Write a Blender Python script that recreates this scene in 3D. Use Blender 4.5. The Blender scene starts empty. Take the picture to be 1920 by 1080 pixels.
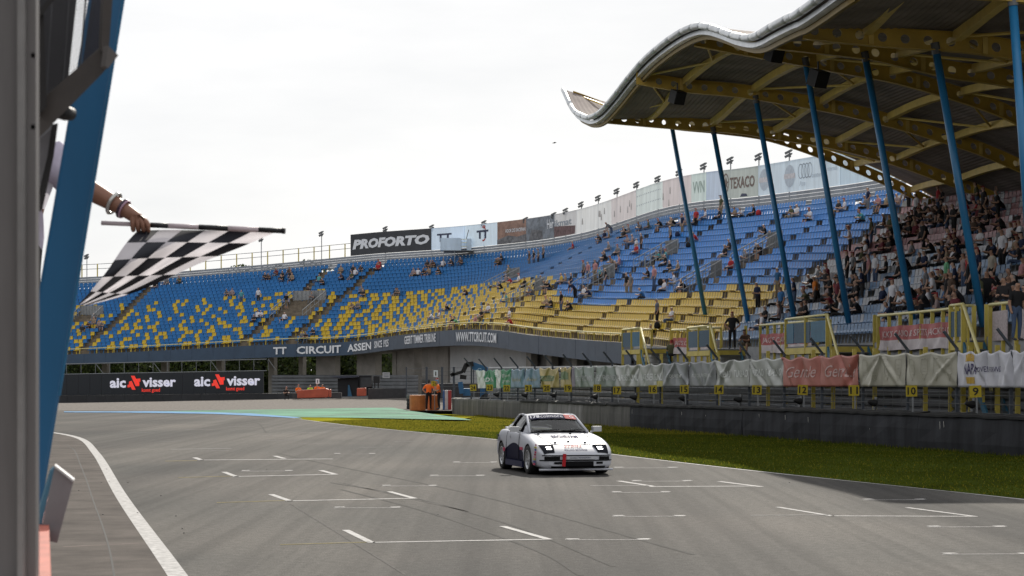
import bpy, bmesh, math, random
import numpy as np
from mathutils import Vector, Matrix
random.seed(7)
rng = np.random.default_rng(7)
R = math.radians
scene = bpy.context.scene
COL = scene.collection
# ------------------------------------------------------------------ camera
F = 3733.0            # focal length in pixels of the 1920 px wide photograph (70 mm)
CZ = 2.14             # eye height above the track
HOR = 701.0
cam_d = bpy.data.cameras.new('camera')
cam = bpy.data.objects.new('camera', cam_d)
COL.objects.link(cam)
cam.location = (0, 0, CZ)
cam.rotation_euler = (R(90), 0, 0)
cam_d.lens = 70
cam_d.sensor_width = 36
cam_d.shift_y = (HOR - 540.0) / 1920.0
cam_d.clip_start = 0.1
cam_d.clip_end = 6000
cam_d.dof.use_dof = True
cam_d.dof.focus_distance = 46
cam_d.dof.aperture_fstop = 7.5
scene.camera = cam
# ------------------------------------------------------------------ world
SUN_EL, SUN_AZ = 31.0, 7.0     # azimuth measured from the view direction (+Y) towards +X
world = bpy.data.worlds.new('World')
scene.world = world
world.use_nodes = True
wn = world.node_tree.nodes
wl = world.node_tree.links
wn.clear()
w_out = wn.new('ShaderNodeOutputWorld')
w_bg = wn.new('ShaderNodeBackground')
w_sky = wn.new('ShaderNodeTexSky')
w_sky.sky_type = 'NISHITA'
w_sky.sun_disc = False
w_sky.sun_elevation = R(SUN_EL)
w_sky.sun_rotation = R(SUN_AZ)
w_bg.inputs['Strength'].default_value = 0.10
# broken bright cloud cover over the whole dome, same everywhere
w_tc = wn.new('ShaderNodeTexCoord')
w_map = wn.new('ShaderNodeMapping')
w_map.inputs['Scale'].default_value = (2.2, 2.2, 9.0)
w_noise = wn.new('ShaderNodeTexNoise')
w_noise.inputs['Scale'].default_value = 1.6
w_noise.inputs['Detail'].default_value = 7
w_noise.inputs['Roughness'].default_value = 0.55
w_ramp = wn.new('ShaderNodeValToRGB')
w_ramp.color_ramp.elements[0].position = 0.22
w_ramp.color_ramp.elements[0].color = (6.9, 7.4, 8.4, 1)
w_ramp.color_ramp.elements[1].position = 0.60
w_ramp.color_ramp.elements[1].color = (9.9, 9.9, 9.95, 1)
e = w_ramp.color_ramp.elements.new(0.40)
e.color = (8.9, 9.0, 9.15, 1)
w_mix = wn.new('ShaderNodeMixRGB')
w_mix.inputs['Fac'].default_value = 0.93
wl.new(w_tc.outputs['Generated'], w_map.inputs['Vector'])
wl.new(w_map.outputs['Vector'], w_noise.inputs['Vector'])
wl.new(w_noise.outputs['Fac'], w_ramp.inputs['Fac'])
wl.new(w_sky.outputs['Color'], w_mix.inputs['Color1'])
wl.new(w_ramp.outputs['Color'], w_mix.inputs['Color2'])
wl.new(w_mix.outputs['Color'], w_bg.inputs['Color'])
wl.new(w_bg.outputs['Background'], w_out.inputs['Surface'])
# ------------------------------------------------------------------ sun
sun_d = bpy.data.lights.new('sun', 'SUN')
sun_d.energy = 4.8
sun_d.angle = R(0.6)
sun_d.color = (1.0, 0.94, 0.84)
sun = bpy.data.objects.new('sun', sun_d)
COL.objects.link(sun)
sv = Vector((math.sin(R(SUN_AZ)) * math.cos(R(SUN_EL)), math.cos(R(SUN_AZ)) * math.cos(R(SUN_EL)), math.sin(R(SUN_EL))))
sun.rotation_euler = sv.to_track_quat('Z', 'Y').to_euler()
sun.location = sv * 300
vs = scene.view_settings
vs.view_transform = 'Standard'
vs.look = 'None'
vs.exposure = 0.0
vs.gamma = 1.0
vs.use_curve_mapping = False
scene.cycles.max_bounces = 6
scene.cycles.transparent_max_bounces = 12

# ------------------------------------------------------------------ helpers
def at(px, py, Y):
    """point seen at photograph pixel (px,py) at distance Y"""
    return Vector(((px - 960.0) * Y / F, Y, CZ + (HOR - py) * Y / F))
def gnd(px, py, z=0.0):
    Y = (CZ - z) * F / (py - HOR)
    return Vector(((px - 960.0) * Y / F, Y, z))
def proj(p):
    return 960.0 + F * p[0] / p[1], HOR - F * (p[2] - CZ) / p[1]

_m = {}
def mat(name, color, rough=0.7, metal=0.0, var=0.12, scale=3.0, bump=0.0, bscale=40.0, spec=0.4, emit=0.0, trans=0.0, coat=0.0, streak=0.0):
    if name in _m:
        return _m[name]
    m = bpy.data.materials.new(name)
    m.use_nodes = True
    nt = m.node_tree
    n, l = nt.nodes, nt.links
    b = n['Principled BSDF']
    b.inputs['Roughness'].default_value = rough
    b.inputs['Metallic'].default_value = metal
    b.inputs['Specular IOR Level'].default_value = spec
    if coat:
        b.inputs['Coat Weight'].default_value = coat
        b.inputs['Coat Roughness'].default_value = 0.05
    c = tuple(color) + (1,)
    tc = n.new('ShaderNodeTexCoord')
    if var > 0 or streak > 0:
        nz = n.new('ShaderNodeTexNoise')
        nz.inputs['Scale'].default_value = scale
        nz.inputs['Detail'].default_value = 5
        nz.inputs['Roughness'].default_value = 0.65
        if streak > 0:
            mp = n.new('ShaderNodeMapping')
            mp.inputs['Scale'].default_value = (1, 1, 0.12)
            l.new(tc.outputs['Object'], mp.inputs['Vector'])
            l.new(mp.outputs['Vector'], nz.inputs['Vector'])
            var = max(var, streak)
        else:
            l.new(tc.outputs['Object'], nz.inputs['Vector'])
        rp = n.new('ShaderNodeValToRGB')
        rp.color_ramp.elements[0].position = 0.32
        rp.color_ramp.elements[1].position = 0.68
        rp.color_ramp.elements[0].color = tuple(max(0, x * (1 - var)) for x in color) + (1,)
        rp.color_ramp.elements[1].color = tuple(min(1, x * (1 + var)) for x in color) + (1,)
        l.new(nz.outputs['Fac'], rp.inputs['Fac'])
        l.new(rp.outputs['Color'], b.inputs['Base Color'])
    else:
        b.inputs['Base Color'].default_value = c
    if bump > 0:
        nb = n.new('ShaderNodeTexNoise')
        nb.inputs['Scale'].default_value = bscale
        nb.inputs['Detail'].default_value = 4
        l.new(tc.outputs['Object'], nb.inputs['Vector'])
        bp = n.new('ShaderNodeBump')
        bp.inputs['Strength'].default_value = bump
        bp.inputs['Distance'].default_value = 0.02
        l.new(nb.outputs['Fac'], bp.inputs['Height'])
        l.new(bp.outputs['Normal'], b.inputs['Normal'])
    if emit > 0:
        b.inputs['Emission Color'].default_value = c
        b.inputs['Emission Strength'].default_value = emit
    if trans > 0:
        tr = n.new('ShaderNodeBsdfTranslucent')
        tr.inputs['Color'].default_value = c
        mx = n.new('ShaderNodeMixShader')
        mx.inputs['Fac'].default_value = trans
        out = [x for x in n if x.type == 'OUTPUT_MATERIAL'][0]
        l.new(b.outputs['BSDF'], mx.inputs[1])
        l.new(tr.outputs['BSDF'], mx.inputs[2])
        l.new(mx.outputs['Shader'], out.inputs['Surface'])
    _m[name] = m
    return m

class MB:
    """collects geometry for one mesh object"""
    def __init__(s):
        s.v, s.f, s.mi = [], [], []
    def poly(s, pts, m=0):
        k = len(s.v)
        s.v += [tuple(p) for p in pts]
        s.f.append(tuple(range(k, k + len(pts))))
        s.mi.append(m)
    def add(s, verts, faces, m=0):
        k = len(s.v)
        s.v += [tuple(p) for p in verts]
        for f in faces:
            s.f.append(tuple(k + i for i in f))
            s.mi.append(m)
    def box(s, lo, hi, m=0, M=None):
        x0, y0, z0 = lo
        x1, y1, z1 = hi
        vs_ = [(x0, y0, z0), (x1, y0, z0), (x1, y1, z0), (x0, y1, z0), (x0, y0, z1), (x1, y0, z1), (x1, y1, z1), (x0, y1, z1)]
        if M is not None:
            vs_ = [M @ Vector(q) for q in vs_]
        s.add(vs_, [(0, 3, 2, 1), (4, 5, 6, 7), (0, 1, 5, 4), (1, 2, 6, 5), (2, 3, 7, 6), (3, 0, 4, 7)], m)
    def beam(s, p, q, w, h=None, m=0, up=(0, 0, 1)):
        """rectangular bar from p to q, w across, h along 'up'"""
        h = w if h is None else h
        p, q = Vector(p), Vector(q)
        d = (q - p)
        if d.length < 1e-6:
            return
        d.normalize()
        u = Vector(up)
        if abs(d.dot(u)) > 0.98:
            u = Vector((0, 1, 0))
        a = d.cross(u).normalized()
        b = a.cross(d).normalized()
        o = [(-w / 2, -h / 2), (w / 2, -h / 2), (w / 2, h / 2), (-w / 2, h / 2)]
        vs_ = [p + a * x + b * y for x, y in o] + [q + a * x + b * y for x, y in o]
        s.add(vs_, [(3, 2, 1, 0), (4, 5, 6, 7), (0, 1, 5, 4), (1, 2, 6, 5), (2, 3, 7, 6), (3, 0, 4, 7)], m)
    def tube(s, pts, r, n=8, m=0, cap=True, r2=None):
        pts = [Vector(p) for p in pts]
        k0 = len(s.v)
        N = len(pts)
        ref = None
        for i, p in enumerate(pts):
            d = (pts[min(i + 1, N - 1)] - pts[max(i - 1, 0)]).normalized()
            u = Vector((0, 0, 1)) if abs(d.z) < 0.95 else Vector((0, 1, 0))
            a = d.cross(u).normalized()
            b = a.cross(d).normalized()
            rr = r if r2 is None else r + (r2 - r) * i / max(1, N - 1)
            for k in range(n):
                t = 2 * math.pi * k / n
                s.v.append(tuple(p + a * (rr * math.cos(t)) + b * (rr * math.sin(t))))
        for i in range(N - 1):
            for k in range(n):
                k2 = (k + 1) % n
                s.f.append((k0 + i * n + k, k0 + i * n + k2, k0 + (i + 1) * n + k2, k0 + (i + 1) * n + k))
                s.mi.append(m)
        if cap:
            s.f.append(tuple(k0 + k for k in reversed(range(n))))
            s.mi.append(m)
            s.f.append(tuple(k0 + (N - 1) * n + k for k in range(n)))
            s.mi.append(m)
    def grid(s, rows, m=0, close=False):
        k0 = len(s.v)
        nr, nc = len(rows), len(rows[0])
        for r_ in rows:
            s.v += [tuple(p) for p in r_]
        for i in range(nr - 1):
            for j in range(nc - 1 + (1 if close else 0)):
                j2 = (j + 1) % nc
                s.f.append((k0 + i * nc + j, k0 + i * nc + j2, k0 + (i + 1) * nc + j2, k0 + (i + 1) * nc + j))
                s.mi.append(m)
    def lathe(s, prof, n=20, m=0, M=None):
        """profile of (r, a): r around local X axis, a along it"""
        rows = []
        for r_, a in prof:
            row = []
            for k in range(n):
                t = 2 * math.pi * k / n
                p = Vector((a, r_ * math.cos(t), r_ * math.sin(t)))
                row.append(M @ p if M is not None else p)
            rows.append(row)
        s.grid(rows, m, close=True)
    def mesh(s, name, mats, smooth=False):
        me = bpy.data.meshes.new(name)
        me.from_pydata(s.v, [], s.f)
        for x in (mats if isinstance(mats, (list, tuple)) else [mats]):
            me.materials.append(x)
        me.polygons.foreach_set('material_index', s.mi)
        if smooth:
            me.polygons.foreach_set('use_smooth', [True] * len(s.f))
        me.update()
        return me
    def build(s, name, mats, parent=None, smooth=False, origin=None):
        """one mesh object; geometry was given in world coordinates, origin moves the object's pivot"""
        pivot = Vector((0, 0, 0))
        if parent is not None:
            pivot = Vector(parent.get('_pv', (0, 0, 0)))
        if origin is not None:
            pivot = Vector(origin)
        if pivot.length > 0:
            s.v = [tuple(Vector(q) - pivot) for q in s.v]
        me = s.mesh(name, mats, smooth)
        o = bpy.data.objects.new(name, me)
        COL.objects.link(o)
        if parent is not None:
            o.parent = parent
        elif origin is not None:
            o.location = origin
        o['_pv'] = tuple(pivot)
        return o

def tag(o, label, cat=None, group=None, kind=None):
    o['label'] = label
    if cat:
        o['category'] = cat
    if group:
        o['group'] = group
    if kind:
        o['kind'] = kind
    return o
def thing(name, loc, label, cat, group=None):
    o = bpy.data.objects.new(name, None)
    o.empty_display_size = 0.2
    COL.objects.link(o)
    o.location = loc
    o['_pv'] = tuple(loc)
    return tag(o, label, cat, group)
def sub(parent, name, mesh, loc=(0, 0, 0), rotz=0.0):
    """child object whose mesh is in the parent's own coordinates"""
    o = bpy.data.objects.new(name, mesh)
    COL.objects.link(o)
    o.parent = parent
    o.location = loc
    o.rotation_euler = (0, 0, rotz)
    return o
def inherit(part, parent):
    part['_pv'] = tuple(parent.get('_pv', (0, 0, 0)))
    return part

def text_mesh(txt, bold=0.0, shear=0.0, space=1.0, res=2):
    """flat lettering as triangles: (verts Nx2 scaled to 0..1 in both directions, faces, aspect)"""
    cu = bpy.data.curves.new('lettering', 'FONT')
    cu.body = txt
    cu.size = 1.0
    cu.offset = bold
    cu.shear = shear
    cu.space_character = space
    cu.resolution_u = res
    ob = bpy.data.objects.new('lettering', cu)
    COL.objects.link(ob)
    dg = bpy.context.evaluated_depsgraph_get()
    me = ob.evaluated_get(dg).to_mesh()
    vs_ = np.array([v.co[:2] for v in me.vertices])
    fs = [tuple(p.vertices) for p in me.polygons]
    ob.evaluated_get(dg).to_mesh_clear()
    bpy.data.objects.remove(ob)
    bpy.data.curves.remove(cu)
    lo, hi = vs_.min(0), vs_.max(0)
    sz = hi - lo
    return (vs_ - lo) / sz, fs, sz[0] / sz[1]

def lettering(name, txt, fmap, material, parent, **kw):
    """lay lettering on a surface: fmap(u,v) with u,v in 0..1 gives the world point"""
    vv, ff, asp = text_mesh(txt, **kw)
    b = MB()
    b.add([fmap(u, v) for u, v in vv], ff)
    return b.build(name, material, parent)

def catmull(P, n):
    """P: list of control tuples -> n samples"""
    P = np.array(P, float)
    Q = np.vstack([2 * P[0] - P[1], P, 2 * P[-1] - P[-2]])
    out = []
    m = len(P) - 1
    for t in np.linspace(0, m - 1e-9, n):
        i = int(t)
        f = t - i
        p0, p1, p2, p3 = Q[i], Q[i + 1], Q[i + 2], Q[i + 3]
        out.append(0.5 * ((2 * p1) + (-p0 + p2) * f + (2 * p0 - 5 * p1 + 4 * p2 - p3) * f * f + (-p0 + 3 * p1 - 3 * p2 + p3) * f ** 3))
    return np.array(out)

def on_line(poly, px):
    """plan point of polyline (list of (x,y)) seen at image column px"""
    k = (px - 960.0) / F
    best = None
    for (x0, y0), (x1, y1) in zip(poly[:-1], poly[1:]):
        a = x0 - k * y0
        b_ = x1 - k * y1
        if a == b_:
            continue
        t = a / (a - b_)
        if -1e-6 <= t <= 1 + 1e-6:
            return Vector((x0 + (x1 - x0) * t, y0 + (y1 - y0) * t))
        if best is None or abs(t - 0.5) < best[0]:
            best = (abs(t - 0.5), Vector((x0 + (x1 - x0) * t, y0 + (y1 - y0) * t)))
    return best[1]
def offset_line(poly, d):
    """shift a plan polyline sideways by d (positive = away from the track, +X side)"""
    out = []
    n = len(poly)
    for i in range(n):
        a = Vector(poly[max(i - 1, 0)])
        b_ = Vector(poly[min(i + 1, n - 1)])
        t = (b_ - a).normalized()
        nrm = Vector((-t.y, t.x))
        if nrm.x < 0:
            nrm = -nrm
        out.append((poly[i][0] + nrm.x * d, poly[i][1] + nrm.y * d))
    return out
def lerp_tab(tab, x):
    xs = [t[0] for t in tab]
    ys = [t[1] for t in tab]
    return float(np.interp(x, xs, ys))
# ================================================================== GROUND AND TRACK
def asphalt_mat():
    m = bpy.data.materials.new('asphalt')
    m.use_nodes = True
    nt = m.node_tree
    n, l = nt.nodes, nt.links
    b = n['Principled BSDF']
    b.inputs['Roughness'].default_value = 0.9
    b.inputs['Specular IOR Level'].default_value = 0.08
    tc = n.new('ShaderNodeTexCoord')
    def noise(scale, det, sc=None, rot=0):
        nz = n.new('ShaderNodeTexNoise')
        nz.inputs['Scale'].default_value = scale
        nz.inputs['Detail'].default_value = det
        if sc:
            mp = n.new('ShaderNodeMapping')
            mp.inputs['Scale'].default_value = sc
            mp.inputs['Rotation'].default_value = (0, 0, rot)
            l.new(tc.outputs['Object'], mp.inputs['Vector'])
            l.new(mp.outputs['Vector'], nz.inputs['Vector'])
        else:
            l.new(tc.outputs['Object'], nz.inputs['Vector'])
        return nz
    def ramp(src, p0, c0, p1, c1):
        r_ = n.new('ShaderNodeValToRGB')
        r_.color_ramp.elements[0].position = p0
        r_.color_ramp.elements[0].color = c0
        r_.color_ramp.elements[1].position = p1
        r_.color_ramp.elements[1].color = c1
        l.new(src, r_.inputs['Fac'])
        return r_
    def mul(a, c):
        x = n.new('ShaderNodeMixRGB')
        x.blend_type = 'MULTIPLY'
        x.inputs['Fac'].default_value = 1
        l.new(a, x.inputs['Color1'])
        l.new(c, x.inputs['Color2'])
        return x.outputs['Color']
    big = ramp(noise(0.10, 4).outputs['Fac'], 0.35, (0.074, 0.072, 0.068, 1), 0.65, (0.112, 0.103, 0.094, 1))
    # rubbered-in racing line: long soft streaks along the direction of travel
    lane = ramp(noise(1.0, 5, (0.34, 0.013, 1), R(-14)).outputs['Fac'], 0.38, (0.70, 0.70, 0.71, 1), 0.60, (1.12, 1.11, 1.09, 1))
    fine = ramp(noise(1.0, 6, (3.2, 0.05, 1), R(-14)).outputs['Fac'], 0.40, (0.86, 0.86, 0.86, 1), 0.55, (1.06, 1.06, 1.06, 1))
    grain = ramp(noise(55, 2).outputs['Fac'], 0.3, (0.55, 0.55, 0.55, 1), 0.7, (1.45, 1.45, 1.45, 1))
    mid = ramp(noise(9, 4).outputs['Fac'], 0.35, (0.84, 0.84, 0.84, 1), 0.65, (1.16, 1.16, 1.16, 1))
    c = mul(mul(mul(big.outputs['Color'], lane.outputs['Color']), fine.outputs['Color']), mul(grain.outputs['Color'], mid.outputs['Color']))
    l.new(c, b.inputs['Base Color'])
    bp = n.new('ShaderNodeBump')
    bp.inputs['Strength'].default_value = 0.5
    bp.inputs['Distance'].default_value = 0.01
    l.new(noise(70, 3).outputs['Fac'], bp.inputs['Height'])
    l.new(bp.outputs['Normal'], b.inputs['Normal'])
    _m['asphalt'] = m
    return m
M_asphalt = asphalt_mat()
M_paint = mat('white_road_paint', (0.40, 0.39, 0.38), 0.8, var=0.35, scale=9, bump=0.3, spec=0.1)
M_paint_worn = mat('worn_white_paint', (0.21, 0.205, 0.20), 0.8, var=0.4, scale=6, spec=0.1)
M_paint_yel = mat('worn_yellow_paint', (0.22, 0.18, 0.06), 0.8, var=0.3, scale=6, spec=0.1)
M_green = mat('green_runoff_paint', (0.075, 0.215, 0.135), 0.85, var=0.45, scale=0.22, spec=0.1)
M_blue = mat('blue_runoff_paint', (0.10, 0.24, 0.42), 0.85, var=0.25, scale=0.6, spec=0.1)
M_gravel = mat('gravel', (0.17, 0.155, 0.14), 0.95, var=0.45, scale=5, bump=1.0, bscale=14, spec=0.05)
M_soil = mat('soil', (0.10, 0.095, 0.07), 0.95, var=0.3, scale=1.2)
M_grass = mat('grass_ground', (0.040, 0.052, 0.010), 0.95, var=0.5, scale=0.35, bump=0.8, bscale=30, spec=0.0)

b = MB()
b.poly([(-2500, -60, -0.75), (2500, -60, -0.75), (2500, 3000, -0.75), (-2500, 3000, -0.75)])
ground = tag(b.build('ground', M_soil), 'flat brown-green land lying around the circuit', None, kind='structure')

EDGE_R = [(11.9, 22), (8.75, 33.9), (5.5, 43.5), (2.8, 52.6), (-0.35, 64.4), (-3.6, 73.5), (-6.2, 81.0), (-8.6, 89), (-11.0, 97.5), (-14.0, 106)]
EDGE_L = [(-0.3, 7), (-1.9, 14), (-3.52, 21), (-6.85, 34.9), (-11.2, 53.6), (-14.7, 67.2), (-18.4, 76), (-23.5, 85)]
erc = catmull(EDGE_R, 60)
b = MB()
# asphalt sheet: everything from the pit side to the right hand edge
rows = []
for x, y in [(14.5, 12), ] + [tuple(p) for p in erc]:
    rows.append([(-95, y, 0), (-40, y, 0), (x, y, 0)])
b.grid(rows)
x_l = erc[-1]
b.poly([(-95, x_l[1], 0), (-40, x_l[1], 0), (x_l[0], x_l[1], 0), (-17.5, 117, 0), (-40, 116.5, 0), (-95, 117, 0)])
b.poly([(-95, -40, 0), (20, -40, 0), (14.5, 12, 0), (-40, 12, 0), (-95, 12, 0)])
track = tag(b.build('track', M_asphalt), 'grey rubber-streaked asphalt race track with grid markings', None, kind='structure')

def strip(poly, w, z, name, material, parent):
    p = np.array(poly)
    bb = MB()
    rr = []
    for i in range(len(p)):
        t = p[min(i + 1, len(p) - 1)] - p[max(i - 1, 0)]
        t = t / np.linalg.norm(t)
        nn = np.array([-t[1], t[0]])
        a_, c_ = p[i] + nn * w / 2, p[i] - nn * w / 2
        rr.append([(a_[0], a_[1], z), (c_[0], c_[1], z)])
    bb.grid(rr)
    return bb.build(name, material, parent)
lp = strip(catmull(EDGE_L, 60), 0.21, 0.004, 'edge_line', M_paint, track)
lp['label'] = 'broad white line along the pit side of the track'
rl = strip(erc + np.array([-0.05, 0]), 0.13, 0.006, 'edge_line', M_paint, track)
rl['label'] = 'thin white line along the grass side of the track'
# warmer, browner asphalt apron between the white line and the pit wall
ap = MB()
al = catmull(EDGE_L, 60)
ap.grid([[(p_[0] - 14 - .1 * p_[1], p_[1], 0.0025), (p_[0] - 4, p_[1], 0.0025), (p_[0] - .05, p_[1], 0.0025)] for p_ in al])
tag(ap.build('pit_apron', mat('brown_asphalt', (0.090, 0.078, 0.070), 0.9, var=0.35, scale=0.9, bump=0.4, bscale=60, spec=0.06)), 'brownish worn asphalt apron left of the broad white line', None, kind='structure')
# dark joint / crack on the pit-side asphalt and light scuffs
crack = [gnd(px, py)[:2] for px, py in [(215, 1085), (205, 1030), (190, 980), (175, 940), (162, 900), (150, 870), (140, 845), (125, 835)]]
strip(catmull([tuple(c) for c in crack], 40), 0.025, 0.004, 'crack', mat('crack_fill', (0.03, 0.028, 0.026), 0.9), track)
# grid markings: drawn as (px,py)->(px,py) strokes lying on the asphalt
def stroke(p0, p1, w, material, name='grid_line', z=0.004):
    a_, c_ = gnd(*p0), gnd(*p1)
    strip([(a_.x, a_.y), (c_.x, c_.y)], w, z, name, material, track)
def crosswise(p0, p1, thick_px, material, name='grid_line', z=0.004):
    """stroke running across the track: thickness given in metres along the track"""
    a_, c_ = gnd(*p0), gnd(*p1)
    bb = MB()
    h = thick_px * 0.62
    dx = -0.24 * h
    bb.poly([(a_.x, a_.y, z), (c_.x, c_.y, z), (c_.x + dx, c_.y + h, z), (a_.x + dx, a_.y + h, z)])
    bb.build(name, material, track)
# big boxes (wide grid slots)
crosswise((700, 1018), (1030, 1012), 0.16, M_paint); stroke((648, 994), (697, 1018), 0.10, M_paint); stroke((942, 987), (1030, 1012), 0.10, M_paint, z=0.005)
crosswise((526, 1022), (695, 1017), 0.10, M_paint_yel)
crosswise((537, 940), (775, 935), 0.22, M_paint); stroke((508, 927), (545, 940), 0.11, M_paint); stroke((730, 922), (778, 935), 0.11, M_paint, z=0.005)
crosswise((407, 943), (535, 939), 0.14, M_paint_yel)
crosswise((440, 894), (630, 890), 0.26, M_paint); stroke((420, 885), (443, 894), 0.12, M_paint); stroke((601, 882), (630, 890), 0.12, M_paint, z=0.005)
crosswise((335, 896), (438, 893), 0.18, M_paint_yel)
crosswise((375, 863), (625, 861), 0.32, M_paint); stroke((365, 858), (378, 863), 0.13, M_paint); stroke((515, 855), (533, 860), 0.13, M_paint, z=0.005)
crosswise((320, 843), (435, 841), 0.36, M_paint_worn); crosswise((310, 865), (370, 864), 0.25, M_paint_yel)
crosswise((1220, 913), (1425, 912), 0.24, M_paint); stroke((1160, 902), (1225, 912), 0.12, M_paint); stroke((1348, 903), (1428, 913), 0.12, M_paint, z=0.005)
crosswise((1108, 911), (1218, 911), 0.18, M_paint_worn)
crosswise((1560, 968), (1828, 969), 0.17, M_paint); stroke((1458, 951), (1562, 968), 0.09, M_paint); stroke((1700, 952), (1830, 969), 0.09, M_paint, z=0.005)
crosswise((1408, 967), (1558, 966), 0.12, M_paint_worn)
# small bike slots: thin bar with two blocks
for x0, x1, y in [(626, 750, 953), (716, 818, 912), (806, 908, 893), (850, 932, 868), (452, 548, 884), (355, 430, 846), (626, 703, 852), (675, 737, 839), (500, 562, 826), (1148, 1256, 924), (1149, 1284, 969), (1060, 1218, 1013), (1185, 1297, 903), (1620, 1735, 938), (1740, 1886, 989), (1768, 1935, 1040), (1150, 1270, 878), (560, 600, 833), (300, 340, 828), (470, 520, 818), (740, 790, 828), (240, 290, 812), (350, 400, 806), (560, 610, 812), (430, 470, 800), (620, 670, 802)]:
    k = (y - HOR) / 200.0
    crosswise((x0, y), (x1, y - 0.6), 0.11 / max(k, .55), M_paint if y > 860 else M_paint_worn)
    if y > 850:
        for xx in (x0 + (x1 - x0) * 0.10, x1 - (x1 - x0) * 0.05):
            w_ = (x1 - x0) * 0.075
            crosswise((xx - w_, y - 1.0), (xx + w_, y - 1.3), 0.30 / max(k, .6), M_paint, 'grid_block', z=0.0065)
# faint diagonal chalky scratches
for (a_, c_, w_) in [((545, 945), (760, 1078), 0.025), ((640, 905), (880, 960), 0.05)]:
    stroke(a_, c_, w_, mat('chalk_scuff', (0.105, 0.10, 0.094), 0.9, var=0.3, scale=4, spec=0.05), 'scuff', z=0.003)
for (a_, c_, w_) in [((118, 1026), (262, 1019), 0.12)]:
    crosswise(a_, c_, w_, mat('pale_scuff', (0.15, 0.125, 0.11), 0.9, var=0.5, scale=2, spec=0.05), 'scuff', z=0.003)
# curved tyre marks
for pts in [[(430, 800), (480, 793), (500, 812)], [(620, 905), (760, 930), (960, 985), (1150, 1062)], [(640, 918), (800, 960), (1000, 1030), (1090, 1080)], [(520, 850), (620, 872), (900, 930), (1300, 1040)]]:
    c_ = catmull([tuple(gnd(*p)[:2]) for p in pts], 30)
    strip(c_, 0.06, 0.003, 'tyre_mark', mat('tyre_rubber_mark', (0.074, 0.071, 0.067), 0.9, var=0.2, scale=2, spec=0.05), track)
# pebbles on the track
pb = MB()
for px, py in [(205, 903), (200, 880), (240, 905), (302, 930), (190, 905), (258, 962), (330, 968), (345, 1000), (148, 920), (193, 965), (821, 965), (500, 880), (342, 992), (1280, 865), (1300, 868), (1310, 866), (1480, 905), (565, 815)]:
    q = gnd(px, py)
    pb.box((q.x - .009, q.y - .012, 0.0), (q.x + .009, q.y + .012, 0.012))
tag(pb.build('pebbles', mat('pebble', (0.02, 0.02, 0.02))), 'tiny dark rubber crumbs scattered over the asphalt', kind='stuff')

# run-off: gravel bed with slight fall towards the far left, painted strips
b = MB()
gr = []
for i, y in enumerate(np.linspace(116, 182, 24)):
    row = []
    for x in np.linspace(-75, 3, 30):
        x0 = x
        f_ = (y - 116) / 66.0
        z = -0.006 + f_ * (-0.42 * max(0.0, min(1.0, (-x - 18) / 20.0)))
        xr = min(x, -2.5 - max(0, (118 - y)) * 0.3)
        row.append((xr, y, z + 0.02 * f_ * math.sin(x * 1.3 + y)))
    gr.append(row)
b.grid(gr)
tag(b.build('gravel_bed', M_gravel, smooth=True), 'grey-brown gravel trap between track and barriers', None, kind='structure')
def ground_poly(name, pts, z, m, label):
    bb = MB()
    q = [gnd(px, py) for px, py in pts]
    bb.poly([(p.x, p.y, z) for p in q])
    return tag(bb.build(name, m), label, None, kind='structure')
ground_poly('green_runoff', [(290, 771.3), (380, 769.8), (540, 767.6), (700, 764.8), (735, 764.5), (765, 770), (870, 785), (885, 788), (660, 783.5), (555, 782.5), (470, 775.5), (380, 773)], 0.012, M_green, 'green painted asphalt run-off strip in front of the gravel')
for pts in ([(300, 771.4), (480, 770.5), (660, 768.2), (760, 771)], [(420, 774), (560, 773), (700, 772), (830, 782)], [(600, 780), (680, 776), (750, 775)]):
    strip(catmull([tuple(gnd(*p)[:2]) for p in pts], 20), 0.35, 0.016, 'tyre_mark', mat('runoff_tyre_mark', (0.055, 0.12, 0.085), .9, var=.4, scale=.5), track)
ground_poly('blue_runoff', [(120, 772), (290, 771.6), (380, 773), (470, 775.5), (555, 782.5), (568, 785.3), (500, 781.5), (400, 776.5), (250, 774.2), (120, 773.5)], 0.018, M_blue, 'blue painted strip bordering the green run-off')
strip([tuple(gnd(px, py)[:2]) for px, py in [(120, 772), (230, 770.6), (300, 769.8), (420, 768.2)]], 0.5, 0.008, 'kerb_line', M_paint_worn, track)
tag(strip([tuple(gnd(px, py)[:2]) for px, py in [(100, 757.5), (125, 757.2), (158, 756.2)]], 1.2, -0.3, 'blue_patch', M_blue, None), 'small blue painted patch below the dark barrier at far left', None, kind='structure')

# grass verge between the track edge and the concrete wall
WALL = [(-3.3, 113.0), (0.25, 101.0), (5.0, 84.5), (9.2, 71.0), (13.4, 57.6), (18.8, 40.5)]
WZ = -0.16
wl_s = catmull(WALL, 60)
b = MB()
rows = []
er2 = catmull(EDGE_R[1:8], 40)
for i in range(40):
    e_ = er2[i]
    w_ = wl_s[::-1][int(1 + i * 1.38)] if i < 40 else wl_s[0]
    row = []
    for k in range(9):
        f_ = k / 8.0
        p = e_ * (1 - f_) + w_ * f_
        row.append((p[0], p[1], 0.01 + (WZ - 0.01) * f_ ** 1.3 + (0.012 * math.sin(p[0] * 2.1 + p[1] * 1.7) if 0 < k < 8 else 0)))
    rows.append(row)
b.grid(rows)
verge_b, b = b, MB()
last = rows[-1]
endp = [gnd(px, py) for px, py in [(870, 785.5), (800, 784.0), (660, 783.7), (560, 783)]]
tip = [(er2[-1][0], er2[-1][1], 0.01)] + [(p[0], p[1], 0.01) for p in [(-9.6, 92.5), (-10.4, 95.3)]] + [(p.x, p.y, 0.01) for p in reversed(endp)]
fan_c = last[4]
b.poly([last[0]] + tip[1:] + [last[8], last[7], last[6], last[5], last[4], last[3], last[2], last[1]])
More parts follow.
